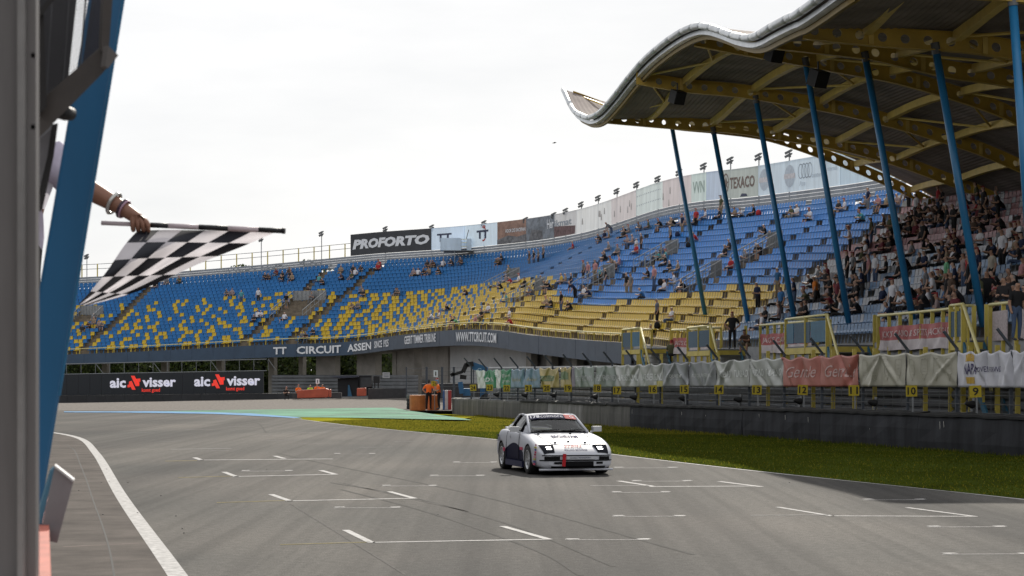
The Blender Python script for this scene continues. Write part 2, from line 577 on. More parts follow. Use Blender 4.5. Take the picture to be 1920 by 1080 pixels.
# run on beyond the wall end
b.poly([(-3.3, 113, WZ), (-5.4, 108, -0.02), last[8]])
tag(b.build('sunlit_grass_tip', mat('sunlit_grass_ground', (0.25, 0.23, 0.022), 0.95, var=0.35, scale=0.5, bump=0.8, bscale=25, spec=0.0)), 'sunlit yellow-green tip of the grass verge by the green run-off', None, kind='structure')  # sunlight on the tip is put into this brighter, yellower ground colour
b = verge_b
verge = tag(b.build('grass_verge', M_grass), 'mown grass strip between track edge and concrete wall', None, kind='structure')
# blades
nb = 120000
vv = np.zeros((nb * 3, 3), np.float32)
ii = rng.integers(0, 39, nb)
kf = rng.random(nb) * 8
rowsA = np.array(rows)
ki = np.minimum(kf.astype(int), 7)
kf_ = kf - ki
tf = rng.random(nb)
p00 = rowsA[ii, ki]; p01 = rowsA[ii, ki + 1]; p10 = rowsA[ii + 1, ki]; p11 = rowsA[ii + 1, ki + 1]
pp = (p00 * (1 - kf_)[:, None] + p01 * kf_[:, None]) * (1 - tf)[:, None] + (p10 * (1 - kf_)[:, None] + p11 * kf_[:, None]) * tf[:, None]
# extra ragged blades at wall foot
ang = rng.random(nb) * 6.28
hgt = (0.018 + 0.032 * rng.random(nb)) * (1 + 1.6 * (kf > 7.7)) 
wid = 0.008 + 0.010 * rng.random(nb)
dx, dy = np.cos(ang) * wid, np.sin(ang) * wid
lean = (rng.random((nb, 2)) - .5) * 0.05
vv[0::3] = pp + np.stack([dx, dy, np.zeros(nb)], 1)
vv[1::3] = pp - np.stack([dx, dy, np.zeros(nb)], 1)
vv[2::3] = pp + np.stack([lean[:, 0], lean[:, 1], hgt], 1)
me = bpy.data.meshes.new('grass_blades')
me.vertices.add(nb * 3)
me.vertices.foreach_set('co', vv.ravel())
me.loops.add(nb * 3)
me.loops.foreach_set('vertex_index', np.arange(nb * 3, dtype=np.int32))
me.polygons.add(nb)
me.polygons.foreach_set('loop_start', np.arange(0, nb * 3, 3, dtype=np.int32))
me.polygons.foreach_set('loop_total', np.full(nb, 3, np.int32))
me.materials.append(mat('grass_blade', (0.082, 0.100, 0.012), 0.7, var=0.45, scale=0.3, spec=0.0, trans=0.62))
me.materials.append(mat('grass_blade_dry_sunlit', (0.22, 0.195, 0.024), 0.7, var=0.4, scale=0.3, spec=0.0, trans=0.62))
me.polygons.foreach_set('material_index', (rng.random(nb) < np.where(pp[:, 1] > 74, 0.75, 0.10)).astype(np.int32))  # scattered dry blades; far share raised to paint the sunlight there
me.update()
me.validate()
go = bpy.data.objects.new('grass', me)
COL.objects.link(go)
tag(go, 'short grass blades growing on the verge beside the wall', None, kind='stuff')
# ================================================================== GRANDSTANDS
# front edge of the seating bowl: plan x, y, height of first tread, total rise
FC = [(-54.0, 200.5, 3.85, 7.6), (-44.0, 198.0, 4.05, 7.8), (-33.3, 194.5, 4.45, 8.1), (-23.4, 190.0, 4.89, 8.4), (-15.6, 185.0, 5.06, 8.55), (-9.9, 177.0, 5.55, 8.4), (-4.5, 160.0, 5.65, 9.0),
      (-1.37, 150.0, 5.43, 9.1), (1.55, 141.0, 4.86, 9.2), (4.77, 128.0, 4.30, 9.2), (7.1, 118.0, 3.94, 9.2), (8.6, 110.0, 3.6, 9.0), (10.3, 100.0, 3.45, 8.8), (11.7, 90.0, 3.40, 8.6),
      (12.8, 80.0, 3.35, 8.5), (13.9, 70.0, 3.3, 8.5), (15.1, 58.0, 3.3, 8.5), (16.6, 44.0, 3.3, 8.5)]
NR = 20
TD = 0.85
NS = 520
fc = catmull(FC, NS)
tan_ = np.gradient(fc[:, :2], axis=0)
# smooth tangents so that the fan of rows stays even
for _ in range(14):
    tan_[1:-1] = (tan_[:-2] + 2 * tan_[1:-1] + tan_[2:]) / 4
tan_ /= np.linalg.norm(tan_, axis=1)[:, None]
nrm = np.stack([-tan_[:, 1], tan_[:, 0]], 1)
nrm *= np.sign(nrm[:, :1])
fpx = 960 + F * fc[:, 0] / fc[:, 1]
def i_of_px(px):
    return float(np.interp(px, fpx, np.arange(NS)))
def spt(i, d, z_add=0.0, j=None):
    """point of the bowl: sample index i (float), distance d behind the front edge"""
    i = max(0.0, min(NS - 1.001, i))
    a_, t = int(i), i - int(i)
    c_ = fc[a_] * (1 - t) + fc[a_ + 1] * t
    n_ = nrm[a_] * (1 - t) + nrm[a_ + 1] * t
    n_ = n_ / np.linalg.norm(n_)
    jj = (d / TD) if j is None else j
    return Vector((c_[0] + n_[0] * d, c_[1] + n_[1] * d, c_[2] + c_[3] / NR * jj + z_add)), n_
def covered(x, y):
    return (y - 93.0 - x) < 0
I_SPLIT = i_of_px(1318)
M_conc = mat('stand_concrete', (0.23, 0.22, 0.20), 0.9, var=0.25, scale=1.5, bump=0.2)
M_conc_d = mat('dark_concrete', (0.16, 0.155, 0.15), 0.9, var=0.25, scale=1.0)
M_step = mat('worn_step_boards', (0.17, 0.14, 0.105), 0.9, var=0.35, scale=2.0)
M_fascia = mat('slate_fascia_panel', (0.070, 0.088, 0.118), 0.6, var=0.12, scale=0.8)
M_fascia_l = mat('blue_fascia_panel', (0.042, 0.072, 0.120), 0.6, var=0.12, scale=0.8)
M_yel = mat('yellow_steel', (0.50, 0.40, 0.07), 0.45, var=0.15, scale=2.0, spec=0.5)
M_galv = mat('galvanised_steel', (0.24, 0.25, 0.26), 0.45, metal=0.4, var=0.15)
M_galv_d = mat('dull_steel', (0.13, 0.135, 0.14), 0.55, metal=0.3, var=0.15)
M_white_l = mat('white_lettering', (0.72, 0.74, 0.78), 0.5, var=0.05)
M_dark = mat('dark_void', (0.02, 0.02, 0.022), 0.9, var=0.0)
M_plank = mat('grey_plank', (0.27, 0.29, 0.32), 0.75, var=0.18, scale=1.2)

curved = thing('curved_grandstand', tuple(spt(i_of_px(800), 6)[0])[:2] + (0.0,), 'long curved open grandstand with rows of blue and yellow seats', 'grandstand')
main = thing('covered_grandstand', tuple(spt(430, 8)[0])[:2] + (0.0,), 'straight grandstand under a wavy yellow-ribbed roof on blue columns', 'grandstand')

# treads and risers: each row its own stepped piece, cut where the covered stand begins
step_idx = list(range(0, NS, 3)) + [NS - 1]
for j in range(NR):
    mbc, mbm = MB(), MB()
    prev = None
    for i in step_idx:
        p0, n_ = spt(i, j * TD, 0, j)
        p1, _ = spt(i, (j + 1) * TD + 0.02, 0, j)
        rise = fc[int(i)][3] / NR
        lo = Vector((p0.x, p0.y, p0.z - rise - 0.05))
        cur = (lo, p0, p1)
        if prev is not None:
            tgt = mbm if covered(p0.x, p0.y) else mbc
            tgt.poly([prev[0], cur[0], cur[1], prev[1]])
            tgt.poly([prev[1], cur[1], cur[2], prev[2]])
        prev = cur
    mbc.build('step_row', M_step, curved)
    mbm.build('step_row', M_conc, main)

# ------------------------------------------------------------------ seats
def seat_mesh_arrays():
    # moulded shell: pan with front lip, curved back; faces local -Y, origin under the pan centre on the tread
    w = 0.22
    prof = [(-0.20, 0.36), (-0.22, 0.43), (-0.02, 0.405), (0.13, 0.42), (0.185, 0.55), (0.215, 0.78), (0.20, 0.80)]
    ws = [0.19, 0.205, w, w, w, 0.20, 0.17]
    v, f = [], []
    for (y, z), x in zip(prof, ws):
        v += [(-x, y, z + 0.015), (-x * 0.6, y, z), (x * 0.6, y, z), (x, y, z + 0.015)]
    n = len(prof)
    for i in range(n - 1):
        for k in range(3):
            f.append((i * 4 + k, i * 4 + k + 1, (i + 1) * 4 + k + 1, (i + 1) * 4 + k))
    # bracket under the pan
    b0 = len(v)
    v += [(-0.05, 0.0, 0.0), (0.05, 0.0, 0.0), (0.05, 0.05, 0.40), (-0.05, 0.05, 0.40)]
    f.append((b0, b0 + 1, b0 + 2, b0 + 3))
    return np.array(v), f
SV, SF = seat_mesh_arrays()
M_seat = {
    'blue': mat('shaded_blue_seat_plastic', (0.020, 0.140, 0.36), 0.40, var=0.10, scale=0.5, spec=0.22),  # shade of the left section is put into this darker blue
    'blue2': mat('lit_blue_seat_plastic', (0.040, 0.205, 0.53), 0.42, var=0.10, scale=0.5, spec=0.22),  # same blue plastic, lightened where the right section is lit
    'yellow': mat('yellow_seat_plastic', (0.54, 0.38, 0.035), 0.40, var=0.10, scale=0.5, spec=0.22),
    'white': mat('white_seat_plastic', (0.33, 0.34, 0.37), 0.42, var=0.10, scale=0.5, spec=0.22),
    'pale': mat('pale_blue_seat_plastic', (0.13, 0.215, 0.35), 0.42, var=0.12, scale=0.5, spec=0.22),
    'pink': mat('faded_red_seat_plastic', (0.32, 0.16, 0.17), 0.45, var=0.15, scale=0.5, spec=0.22),
}
seat_proto = {}
for k, m_ in M_seat.items():
    bb = MB()
    bb.add(SV, SF)
    seat_proto[k] = bb.mesh('seat', m_, smooth=False)

AISLE_PX = [152, 452, 540, 818, 905, 985, 1068, 1150, 1206, 1256]
AISLES = [(i_of_px(p), 0, NR) for p in AISLE_PX] + [(I_SPLIT + 44, 0, NR), (I_SPLIT + 92, 0, NR), (I_SPLIT + 130, 0, NR), (I_SPLIT + 168, 0, NR)]
# voids where stair mouths or camera platforms interrupt the seating (row range, centre px of front, half width m)
VOIDS = []
def add_void(px, py, half, rows_):
    """find the row/sample nearest to an image point"""
    best = None
    for j in range(NR):
        for i in range(0, NS, 4):
            p, _ = spt(i, j * TD + .4, 0.2, j)
            if p.y < 40:
                continue
            x, y = proj(p)
            d = (x - px) ** 2 + (y - py) ** 2
            if best is None or d < best[0]:
                best = (d, i, j)
    VOIDS.append((best[1], best[2] - rows_ // 2, best[2] + rows_ // 2, half))
    return best
VPX = [(562, 583, 2.4, 4), (985, 560, 1.5, 3), (1110, 534, 1.4, 3), (1225, 492, 1.5, 3), (1418, 490, 1.5, 3), (1310, 545, 1.2, 2), (157, 600, 1.6, 3), (936, 540, 1.5, 3)]
void_at = [add_void(*v) for v in VPX]

seats = []      # (x,y,z,rot,colour,row,i)
anchors = []    # every place a person could sit or stand
for j in range(NR):
    pts = np.array([list(spt(i, j * TD + 0.52, 0, j)[0]) for i in range(NS)])
    seg = np.linalg.norm(np.diff(pts[:, :2], axis=0), axis=1)
    arc = np.concatenate([[0], np.cumsum(seg)])
    total = arc[-1]
    a_ = 0.3
    run_ = [False, random.randrange(4)]
    ais = [np.interp(ai, np.arange(NS), arc) for ai, r0, r1 in AISLES if r0 <= j < r1]
    vd = [(np.interp(vi, np.arange(NS), arc), hw) for vi, r0, r1, hw in VOIDS if r0 <= j <= r1]
    while a_ < total:
        i = float(np.interp(a_, arc, np.arange(NS)))
        p, n_ = spt(i, j * TD + 0.52, 0, j)
        rot = math.atan2(-n_[0], n_[1])
        anchors.append((p.x, p.y, p.z, rot, j, i, n_[0], n_[1]))
        ok = all(abs(a_ - q) > 0.52 for q in ais) and all(abs(a_ - q) > h for q, h in vd)
        if abs((p.y - 93.0 - p.x)) < 0.75:
            ok = False
        if ok and p.y > 40:
            px = float(np.interp(i, np.arange(NS), fpx))
            if covered(p.x, p.y):
                r_ = random.random()
                if j <= 2:
                    c = 'pale' if r_ < 0.86 else 'white'
                elif j <= 4:
                    c = 'white' if r_ < 0.75 else 'pale'
                elif j <= 6:
                    c = ('white' if r_ < 0.55 else 'pale')
                elif j <= 9:
                    c = 'white' if r_ < 0.8 else 'pale'
                elif j <= 11:
                    c = 'pink' if i < I_SPLIT + 60 else ('white' if r_ < .6 else 'pale')
                else:
                    c = 'pink' if r_ < 0.72 else 'white'
            else:
                # runs of colour within the row give an even speckle
                if run_[1] <= 0:
                    run_[0] = not run_[0]
                    if px < 560:
                        run_[1] = random.choice([1, 1, 1, 2]) if run_[0] else random.choice([1, 2, 3, 4, 5])
                    elif px < 770:
                        run_[1] = random.choice([1, 2, 2, 3]) if run_[0] else random.choice([1, 1, 2])
                    else:
                        run_[1] = random.choice([3, 5, 7]) if run_[0] else 1
                run_[1] -= 1
                if px < 900:
                    lim = lerp_tab([(0, 12), (520, 12), (600, 10.6), (770, 10), (860, 8.4), (900, 6.6)], px)
                    c = 'yellow' if (run_[0] and j <= lim) else 'blue'
                else:
                    ny = lerp_tab([(900, 6), (940, 4.5), (1010, 3.5), (1075, 4.4), (1130, 5.2), (1185, 6), (1250, 6.6), (1320, 7.4)], px)
                    c = 'yellow' if j < ny else 'blue2'
            seats.append((p.x, p.y, p.z, rot, c, j, i))
        a_ += 0.5
print('seats', len(seats))
def make_seats(lst, parent, label):
    pv = Vector(parent['_pv'])
    def shown(s):
        x, y = proj((s[0], s[1], s[2] + .4))
        return -10 < x < 1930 and y < 1080
    vis = [s for s in lst if shown(s)]
    vis.sort(key=lambda s: s[1])
    near = vis[:300]
    rest = vis[300:]
    for s in near:
        o = bpy.data.objects.new('seat', seat_proto[s[4]])
        COL.objects.link(o)
        o.parent = parent
        o.location = Vector(s[:3]) - pv
        o.rotation_euler = (0, 0, s[3])
    if rest:
        keys = sorted(set(s[4] for s in rest))
        nv = len(SV)
        V = np.zeros((len(rest) * nv, 3))
        Fs, MI = [], []
        for q, s in enumerate(rest):
            c_, s_ = math.cos(s[3]), math.sin(s[3])
            V[q * nv:(q + 1) * nv, 0] = SV[:, 0] * c_ - SV[:, 1] * s_ + s[0] - pv.x
            V[q * nv:(q + 1) * nv, 1] = SV[:, 0] * s_ + SV[:, 1] * c_ + s[1] - pv.y
            V[q * nv:(q + 1) * nv, 2] = SV[:, 2] + s[2] - pv.z
            for f in SF:
                Fs.append(tuple(q * nv + t for t in f))
            MI += [keys.index(s[4])] * len(SF)
        me_ = bpy.data.meshes.new('seat_rows')
        me_.from_pydata(V.tolist(), [], Fs)
        for k in keys:
            me_.materials.append(M_seat[k])
        me_.polygons.foreach_set('material_index', MI)
        o = bpy.data.objects.new('seat_rows', me_)
        COL.objects.link(o)
        o.parent = parent
        o['kind'] = 'stuff'
        o['label'] = label
make_seats([s for s in seats if not covered(s[0], s[1])], curved, 'farther rows of blue and yellow plastic bucket seats')
make_seats([s for s in seats if covered(s[0], s[1])], main, 'farther rows of white, pale blue and faded red seats')

# ------------------------------------------------------------------ fascia with lettering
I_END = i_of_px(1188)
def fas(i, v, out=0.0):
    """fascia surface: v 0 (bottom) .. 1 (top)"""
    p, n_ = spt(i, -0.12, 0, 0)
    px = 960 + F * p.x / p.y
    H = lerp_tab([(0, 1.0), (130, 1.0), (320, 1.15), (500, 1.22), (750, 1.22), (900, 1.28), (1185, 1.28)], px)
    return Vector((p.x - n_[0] * out, p.y - n_[1] * out, p.z + 0.02 - H * (1 - v)))
arcf = np.concatenate([[0], np.cumsum(np.linalg.norm(np.diff(fc[:, :2], axis=0), axis=1))])
def i_of_arc(a_):
    return float(np.interp(a_, arcf, np.arange(NS)))
a_, a1 = 0.0, float(np.interp(I_END, np.arange(NS), arcf))
while a_ < a1:
    e_ = min(a_ + 2.4, a1)
    i0, i1 = i_of_arc(a_ + 0.01), i_of_arc(e_ - 0.012)
    bb = MB()
    dz = random.uniform(-.008, .008)
    q = [fas(i0, 0), fas(i1, 0), fas(i1, 1), fas(i0, 1)]
    o_ = 0.04 + dz
    qf = [fas(i0, 0, o_), fas(i1, 0, o_), fas(i1, 1, o_), fas(i0, 1, o_)]
    bb.add(q + qf, [(0, 3, 2, 1), (4, 5, 6, 7), (0, 1, 5, 4), (1, 2, 6, 5), (2, 3, 7, 6), (3, 0, 4, 7)])
    bb.build('fascia_panel', M_fascia_l if proj(q[0])[0] < 640 else M_fascia, curved)
    a_ = e_
def fascia_text(txt, px0, px1, v0, v1, **kw):
    i0, i1 = i_of_px(px0), i_of_px(px1)
    lettering('lettering', txt, lambda u, v: fas(i0 + (i1 - i0) * u, v0 + (v1 - v0) * v, 0.12), M_white_l, curved, **kw)
fascia_text('TT', 515, 540, .22, .78, bold=0.03)
fascia_text('CIRCUIT', 559, 643, .20, .80, bold=0.03)
fascia_text('ASSEN', 655, 700, .22, .80, bold=0.03)
fascia_text('SINCE 1925', 706, 733, .26, .80, bold=0.02)
fascia_text('GEERT TIMMER TRIBUNE', 763, 822, .30, .88, bold=0.02)
fascia_text('WWW.TTCIRCUIT.COM', 860, 936, .24, .84, bold=0.02)
# soffit under the stand and a dark backing wall line
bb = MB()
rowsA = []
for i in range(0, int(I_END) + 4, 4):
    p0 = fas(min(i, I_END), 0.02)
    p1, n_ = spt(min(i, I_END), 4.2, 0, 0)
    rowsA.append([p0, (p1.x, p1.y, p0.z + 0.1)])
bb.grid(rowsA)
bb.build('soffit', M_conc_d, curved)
# yellow front rail
def rail_run(i0, i1, parent, setback, h, post_gap, rail_m, post_m, posts=True, pw=0.07):
    aa0 = float(np.interp(i0, np.arange(NS), arcf)); aa1 = float(np.interp(i1, np.arange(NS), arcf))
    pts = []
    k = aa0
    while k <= aa1:
        p, n_ = spt(i_of_arc(k), setback, 0, 0)
        pts.append(p)
        if posts:
            pb_ = MB()
            pb_.beam(p, p + Vector((0, 0, h)), pw, pw * 1.2)
            pb_.build('rail_post', post_m, parent)
        k += post_gap
    fine_ = [spt(i_of_arc(t), setback, 0, 0)[0] for t in np.linspace(aa0, aa1, 120)]
    bb = MB()
    bb.tube([q + Vector((0, 0, h)) for q in fine_], 0.045, 6)
    bb.build('top_rail', rail_m, parent, smooth=True)
M_yel_p = mat('pale_yellow_rail', (0.62, 0.56, 0.26), 0.4, var=0.1, spec=0.5)
rail_run(0, I_END, curved, 0.05, 0.55, 1.9, M_yel_p, M_yel)

# ------------------------------------------------------------------ back wall of planks, boards above, top-left railing
I_BK = i_of_px(1318)
def back(i, z_add, out=0.0):
    p, n_ = spt(i, NR * TD + 0.25 + out, 0, NR)
    return Vector((p.x, p.y, p.z + z_add))
def back_px(i):
    return proj(back(i, 0.5))[0]
bpx = np.array([back_px(i) for i in range(NS)])
def ib_of_px(px):
    return float(np.interp(px, bpx[:int(I_BK) + 60], np.arange(int(I_BK) + 60)))
for k in range(5):
    bb = MB()
    rr = []
    o_ = 0.02 * (k % 2)
    for i in range(0, int(ib_of_px(1706)), 3):
        z0, z1 = -0.1 + k * 0.24, -0.1 + k * 0.24 + 0.215
        rr.append([back(i, z0, o_ + .05), back(i, z0, o_), back(i, z1, o_), back(i, z1, o_ + .05)])
    bb.grid(rr)
    bb.build('plank', M_plank, curved)
for k, h in enumerate((0.62, 1.25, 1.9)):
    if k == 0:
        continue
    bb = MB()
    bb.tube([back(i, 0.95 + h * 0.78, .1) for i in np.linspace(0, ib_of_px(656), 60)], 0.03, 5)
    bb.build('top_rail', M_galv, curved)
kk = [ib_of_px(x) for x in np.arange(66, 657, 29.0)]
for i in kk:
    bb = MB()
    p = back(i, 0.9, .1)
    bb.beam(p, p + Vector((0, 0, 1.55)), 0.11, 0.11)
    bb.build('rail_post', M_yel, curved)
# ================================================================== BOARDS AND FLOODLIGHTS ALONG THE BACK OF THE BOWL
M_slat = lambda nm, c: mat(nm, tuple(min(.85, x * 1.4) for x in c), 0.7, var=0.10, scale=2.2, streak=0.14, spec=0.2, trans=0.2)
BOARD_H = 2.2
def board_surf(i, v, out=0.0):
    return back(i, 1.12 + BOARD_H * v, -0.04 - out)
def billboard(px0, px1, material, label, gap=0.03):
    i0, i1 = ib_of_px(px0), ib_of_px(px1)
    mid = board_surf((i0 + i1) / 2, 0)
    t = thing('billboard', tuple(mid), label, 'billboard', 'boards along the top of the curved grandstand')
    bb = MB()
    rr = []
    n_ = max(3, int((px1 - px0) / 12))
    for k in range(n_ + 1):
        i = i0 + (i1 - i0) * (0.004 + 0.992 * k / n_)
        rr.append([board_surf(i, 0, -.1), board_surf(i, 0), board_surf(i, 1), board_surf(i, 1, -.1)])
    bb.grid(rr)
    bb.poly(list(reversed(rr[0])))
    bb.poly(rr[-1])
    bb.build('panel', material, t)
    def txt(s, u0, u1, v0, v1, m_, nm='lettering', **kw):
        lettering(nm, s, lambda u, v: board_surf(i0 + (i1 - i0) * (u0 + (u1 - u0) * u), v0 + (v1 - v0) * v, 0.03), m_, t, **kw)
    def shape(pts, m_, nm='emblem', out=0.025):
        bb_ = MB()
        bb_.poly([board_surf(i0 + (i1 - i0) * u, v, out) for u, v in pts])
        bb_.build(nm, m_, t)
    def ring(cu, cv, ru, rv, w_, m_, nm='ring', a0=0, a1=2 * math.pi, out=0.03):
        rr_ = []
        for k in range(25):
            a_ = a0 + (a1 - a0) * k / 24
            rr_.append([board_surf(i0 + (i1 - i0) * (cu + ru * f_ * math.cos(a_)), cv + rv * f_ * math.sin(a_), out) for f_ in (1 - w_, 1)])
        bb_ = MB()
        bb_.grid(rr_)
        bb_.build(nm, m_, t)
    return t, txt, shape, ring
M_navy = mat('navy_print', (0.045, 0.055, 0.10), 0.6, var=0.1)
M_red_print = mat('red_print', (0.42, 0.06, 0.05), 0.6, var=0.1)
M_brown_print = mat('faded_brown_print', (0.20, 0.15, 0.13), 0.7, var=0.3, scale=4)
M_grey_print = mat('faded_grey_print', (0.27, 0.31, 0.36), 0.7, var=0.2, scale=4)
M_faint = mat('faint_print', (0.52, 0.58, 0.64), 0.7, var=0.15, scale=4)
M_peach = mat('faint_peach_print', (0.64, 0.61, 0.62), 0.7, var=0.2, scale=4)
t, txt, shape, ring = billboard(657, 809, mat('charcoal_board', (0.045, 0.048, 0.055), 0.6, var=0.15, scale=1.5), 'charcoal billboard with big pale slanted lettering above the top row')
txt('PROFORTO', 0.03, 0.985, 0.28, 0.74, M_white_l, bold=0.055, shear=0.18)
t, txt, shape, ring = billboard(809, 871, M_slat('white_board_a', (0.42, 0.50, 0.60)), 'pale blue-white billboard right of the charcoal one, half hidden by a booth')
txt('TT', 0.18, 0.62, 0.34, 0.72, M_navy, bold=0.03)
ring(0.40, 0.30, 0.07, 0.16, 0.3, M_red_print)
t, txt, shape, ring = billboard(871, 933, M_slat('white_board_b', (0.45, 0.53, 0.62)), 'pale billboard with navy double-letter emblem crossed by a red rider line')
txt('TT', 0.34, 0.72, 0.34, 0.72, M_navy, bold=0.05)
ring(0.55, 0.55, 0.10, 0.34, 0.22, M_red_print, a0=-1.9, a1=1.4)
ring(0.57, 0.86, 0.05, 0.07, 0.5, M_red_print)
t, txt, shape, ring = billboard(933, 987, mat('orange_race_print', (0.30, 0.19, 0.15), 0.7, var=0.45, scale=1.1), 'orange and grey racing photo billboard with white slogan')
txt('VOOR DE RACEFAN', 0.30, 0.99, 0.48, 0.64, M_white_l, bold=0.02, shear=0.15)
shape([(0, 0), (1, 0), (1, .34), (.7, .26), (.4, .36), (0, .2)], mat('dark_race_print', (0.15, 0.15, 0.16), 0.7, var=0.6, scale=2))
t, txt, shape, ring = billboard(987, 1040, mat('grey_race_print', (0.20, 0.22, 0.25), 0.7, var=0.5, scale=1.3), 'grey racing photo billboard with a white word at its right')
txt('Her', 0.74, 0.98, 0.42, 0.82, M_white_l, bold=0.02)
shape([(.1, .04), (.6, .04), (.55, .4), (.2, .5)], mat('dark_race_print', (0.15, 0.15, 0.16)))
t, txt, shape, ring = billboard(1040, 1081, M_slat('white_red_board', (0.45, 0.45, 0.46)), 'white slatted billboard with a dark red lower half')
shape([(0, .02), (.95, .02), (.97, .36), (0, .48)], mat('maroon_print', (0.16, 0.10, 0.10), 0.7, var=0.4, scale=3))
txt('ikmat', 0.02, 0.8, 0.44, 0.74, M_grey_print, bold=0.02)
bl = [(1081, 1147, (0.60, 0.61, 0.62), 'long bare off-white slatted billboard with rust specks'), (1147, 1193, (0.55, 0.51, 0.51), 'pinkish white slatted billboard left of the one with dotted lines'),
      (1193, 1243, (0.55, 0.60, 0.59), 'pale slatted billboard with dotted remains of two text lines'), (1243, 1297, (0.54, 0.49, 0.49), 'pinkish slatted billboard just left of the first blue column'),
      (1297, 1325, (0.50, 0.57, 0.55), 'narrow pale green slatted billboard with faded lettering'), (1325, 1355, (0.40, 0.46, 0.55), 'narrow pale blue slatted billboard left of the brown lettering')]
for q, (a_, c_, col_, lb) in enumerate(bl):
    t, txt, shape, ring = billboard(a_, c_, M_slat('slat_board_%d' % q, col_), lb)
    if q == 2:
        for vv_ in (0.34, 0.70):
            for k in range(14):
                shape([(.04 + k * .066, vv_), (.06 + k * .066, vv_), (.06 + k * .066, vv_ + .04), (.04 + k * .066, vv_ + .04)], M_grey_print, 'stain')
    if q == 4:
        txt('VVN', .12, .9, .3, .72, mat('faint_green_print', (0.38, 0.47, 0.43), 0.7), bold=0.02)
    if q in (0, 1, 3):
        for k in range(5):
            u_ = random.random() * .9
            v_ = random.random() * .5
            shape([(u_, v_), (u_ + .04, v_), (u_ + .03, v_ + .25), (u_ + .01, v_ + .25)], mat('pale_stain', (0.45, 0.43, 0.42), 0.8), 'stain', out=.022)
t, txt, shape, ring = billboard(1355, 1422, M_slat('greygreen_board', (0.36, 0.39, 0.37)), 'grey-green billboard with faded brown capitals and round star')
txt('TEXACO', 0.26, 0.93, 0.32, 0.72, M_brown_print, bold=0.03)
ring(0.13, 0.54, 0.10, 0.34, 0.18, M_brown_print)
shape([(.13, .78), (.17, .60), (.21, .58), (.17, .50), (.19, .34), (.13, .44), (.07, .34), (.09, .50), (.05, .58), (.10, .60)], M_brown_print, 'star')
shape([(.55, .03), (.75, .03), (.72, .12), (.60, .14)], M_navy, 'stain')
t, txt, shape, ring = billboard(1422, 1575, M_slat('faded_white_board', (0.48, 0.55, 0.62)), 'pale faded billboard with two round emblems and four linked rings')
for cu in (0.085, 0.395):
    ring(cu, 0.5, 0.06, 0.36, 0.99, M_faint, 'disc')
    shape([(cu - .065, .42), (cu + .065, .42), (cu + .065, .58), (cu - .065, .58)], M_peach, 'band', out=0.034)
for k in range(4):
    ring(0.525 + k * 0.036, 0.60, 0.030, 0.24, 0.13, M_grey_print, out=0.03 + 0.002 * k)
txt('Ase', .51, .58, .14, .30, M_faint)
txt('century', .655, .79, .30, .48, M_faint, bold=0.01)
txt("reternals", .84, .975, .48, .62, M_faint, bold=0.01)
t, txt, shape, ring = billboard(1575, 1692, M_slat('bluewhite_board', (0.44, 0.53, 0.60)), 'pale blue-white billboard running behind the roof beam at right')
txt('aelabo', .62, .86, .10, .26, M_white_l)
shape([(.08, .45), (.46, .45), (.46, .85), (.08, .85)], mat('ghost_print', (0.63, 0.69, 0.72), 0.7), 'faded_patch')

# booth on legs in front of the pale board
i_b = ib_of_px(838)
pb_ = board_surf(i_b, 0.3, 1.0)
booth = thing('commentary_booth', (pb_.x, pb_.y, pb_.z - 3), 'white box booth on thin legs in front of pale board', 'booth')
c_ = at(846, 459, pb_.y - 1.5)
bb = MB()
bb.box((c_.x - 1.05, c_.y - .9, c_.z - .6), (c_.x + 1.0, c_.y + 1.3, c_.z + .62))
bb.build('cabin', M_slat('booth_white', (0.45, 0.53, 0.62)), booth)
bb = MB()
bb.box((c_.x - .75, c_.y - 1.1, c_.z - .70), (c_.x + 2.2, c_.y + 1.3, c_.z - .61))
bb.build('deck', M_galv_d, booth)
bb = MB()
bb.box((c_.x + 1.55, c_.y - .4, c_.z - .6), (c_.x + 2.0, c_.y + 1.3, c_.z + .6))
bb.build('side_cabin', mat('booth_white', (0.5, 0.5, 0.5)), booth)
for dx in (-.70, 0.36):
    bb = MB()
    bb.beam((c_.x + dx, c_.y - 1.05, c_.z - 2.35), (c_.x + dx, c_.y - 1.05, c_.z - .7), 0.06)
    bb.build('leg', M_galv, booth)
for dz in (-.2, .15, .5):
    bb = MB()
    bb.beam((c_.x + 1.0, c_.y - .8, c_.z + dz), (c_.x + 1.55, c_.y - .8, c_.z + dz), 0.05)
    bb.build('handrail', M_yel_p, booth)
bb = MB()
bb.beam((c_.x + 1.5, c_.y, c_.z + .6), (c_.x + 1.75, c_.y, c_.z + 1.5), 0.07)
bb.build('antenna', M_galv_d, booth)

# floodlights
def lamp_meshes():
    bb = MB()
    for dz, dy in ((0.05, 0.0), (-0.19, 0.10)):
        Mx = Matrix.Translation((-0.05, dy, dz)) @ Matrix.Rotation(R(-28), 4, 'Y')
        bb.box((-.27, -.16, -.08), (.20, .16, .09), M=Mx)
        bb.box((.20, -.05, -.05), (.30, .05, .05), M=Mx)
    hd = bb.mesh('lamp_head', M_galv_d)
    bb = MB()
    bb.beam((0, 0, -.42), (0, 0, .15), .07)
    bb.beam((-.05, 0, -.28), (.12, 0, -.28), .10)
    br = bb.mesh('bracket', M_galv_d)
    return hd, br
LH, LB = lamp_meshes()
FL = [(163, 480), (490, 447), (603, 437), (723, 428), (810, 425), (908, 417), (986, 411), (1039, 402), (1061, 394), (1090, 382), (1122, 370), (1157, 357), (1194, 345), (1234, 334), (1274, 322), (1320, 310), (1370, 299), (1423, 292), (1480, 286), (1548, 300)]
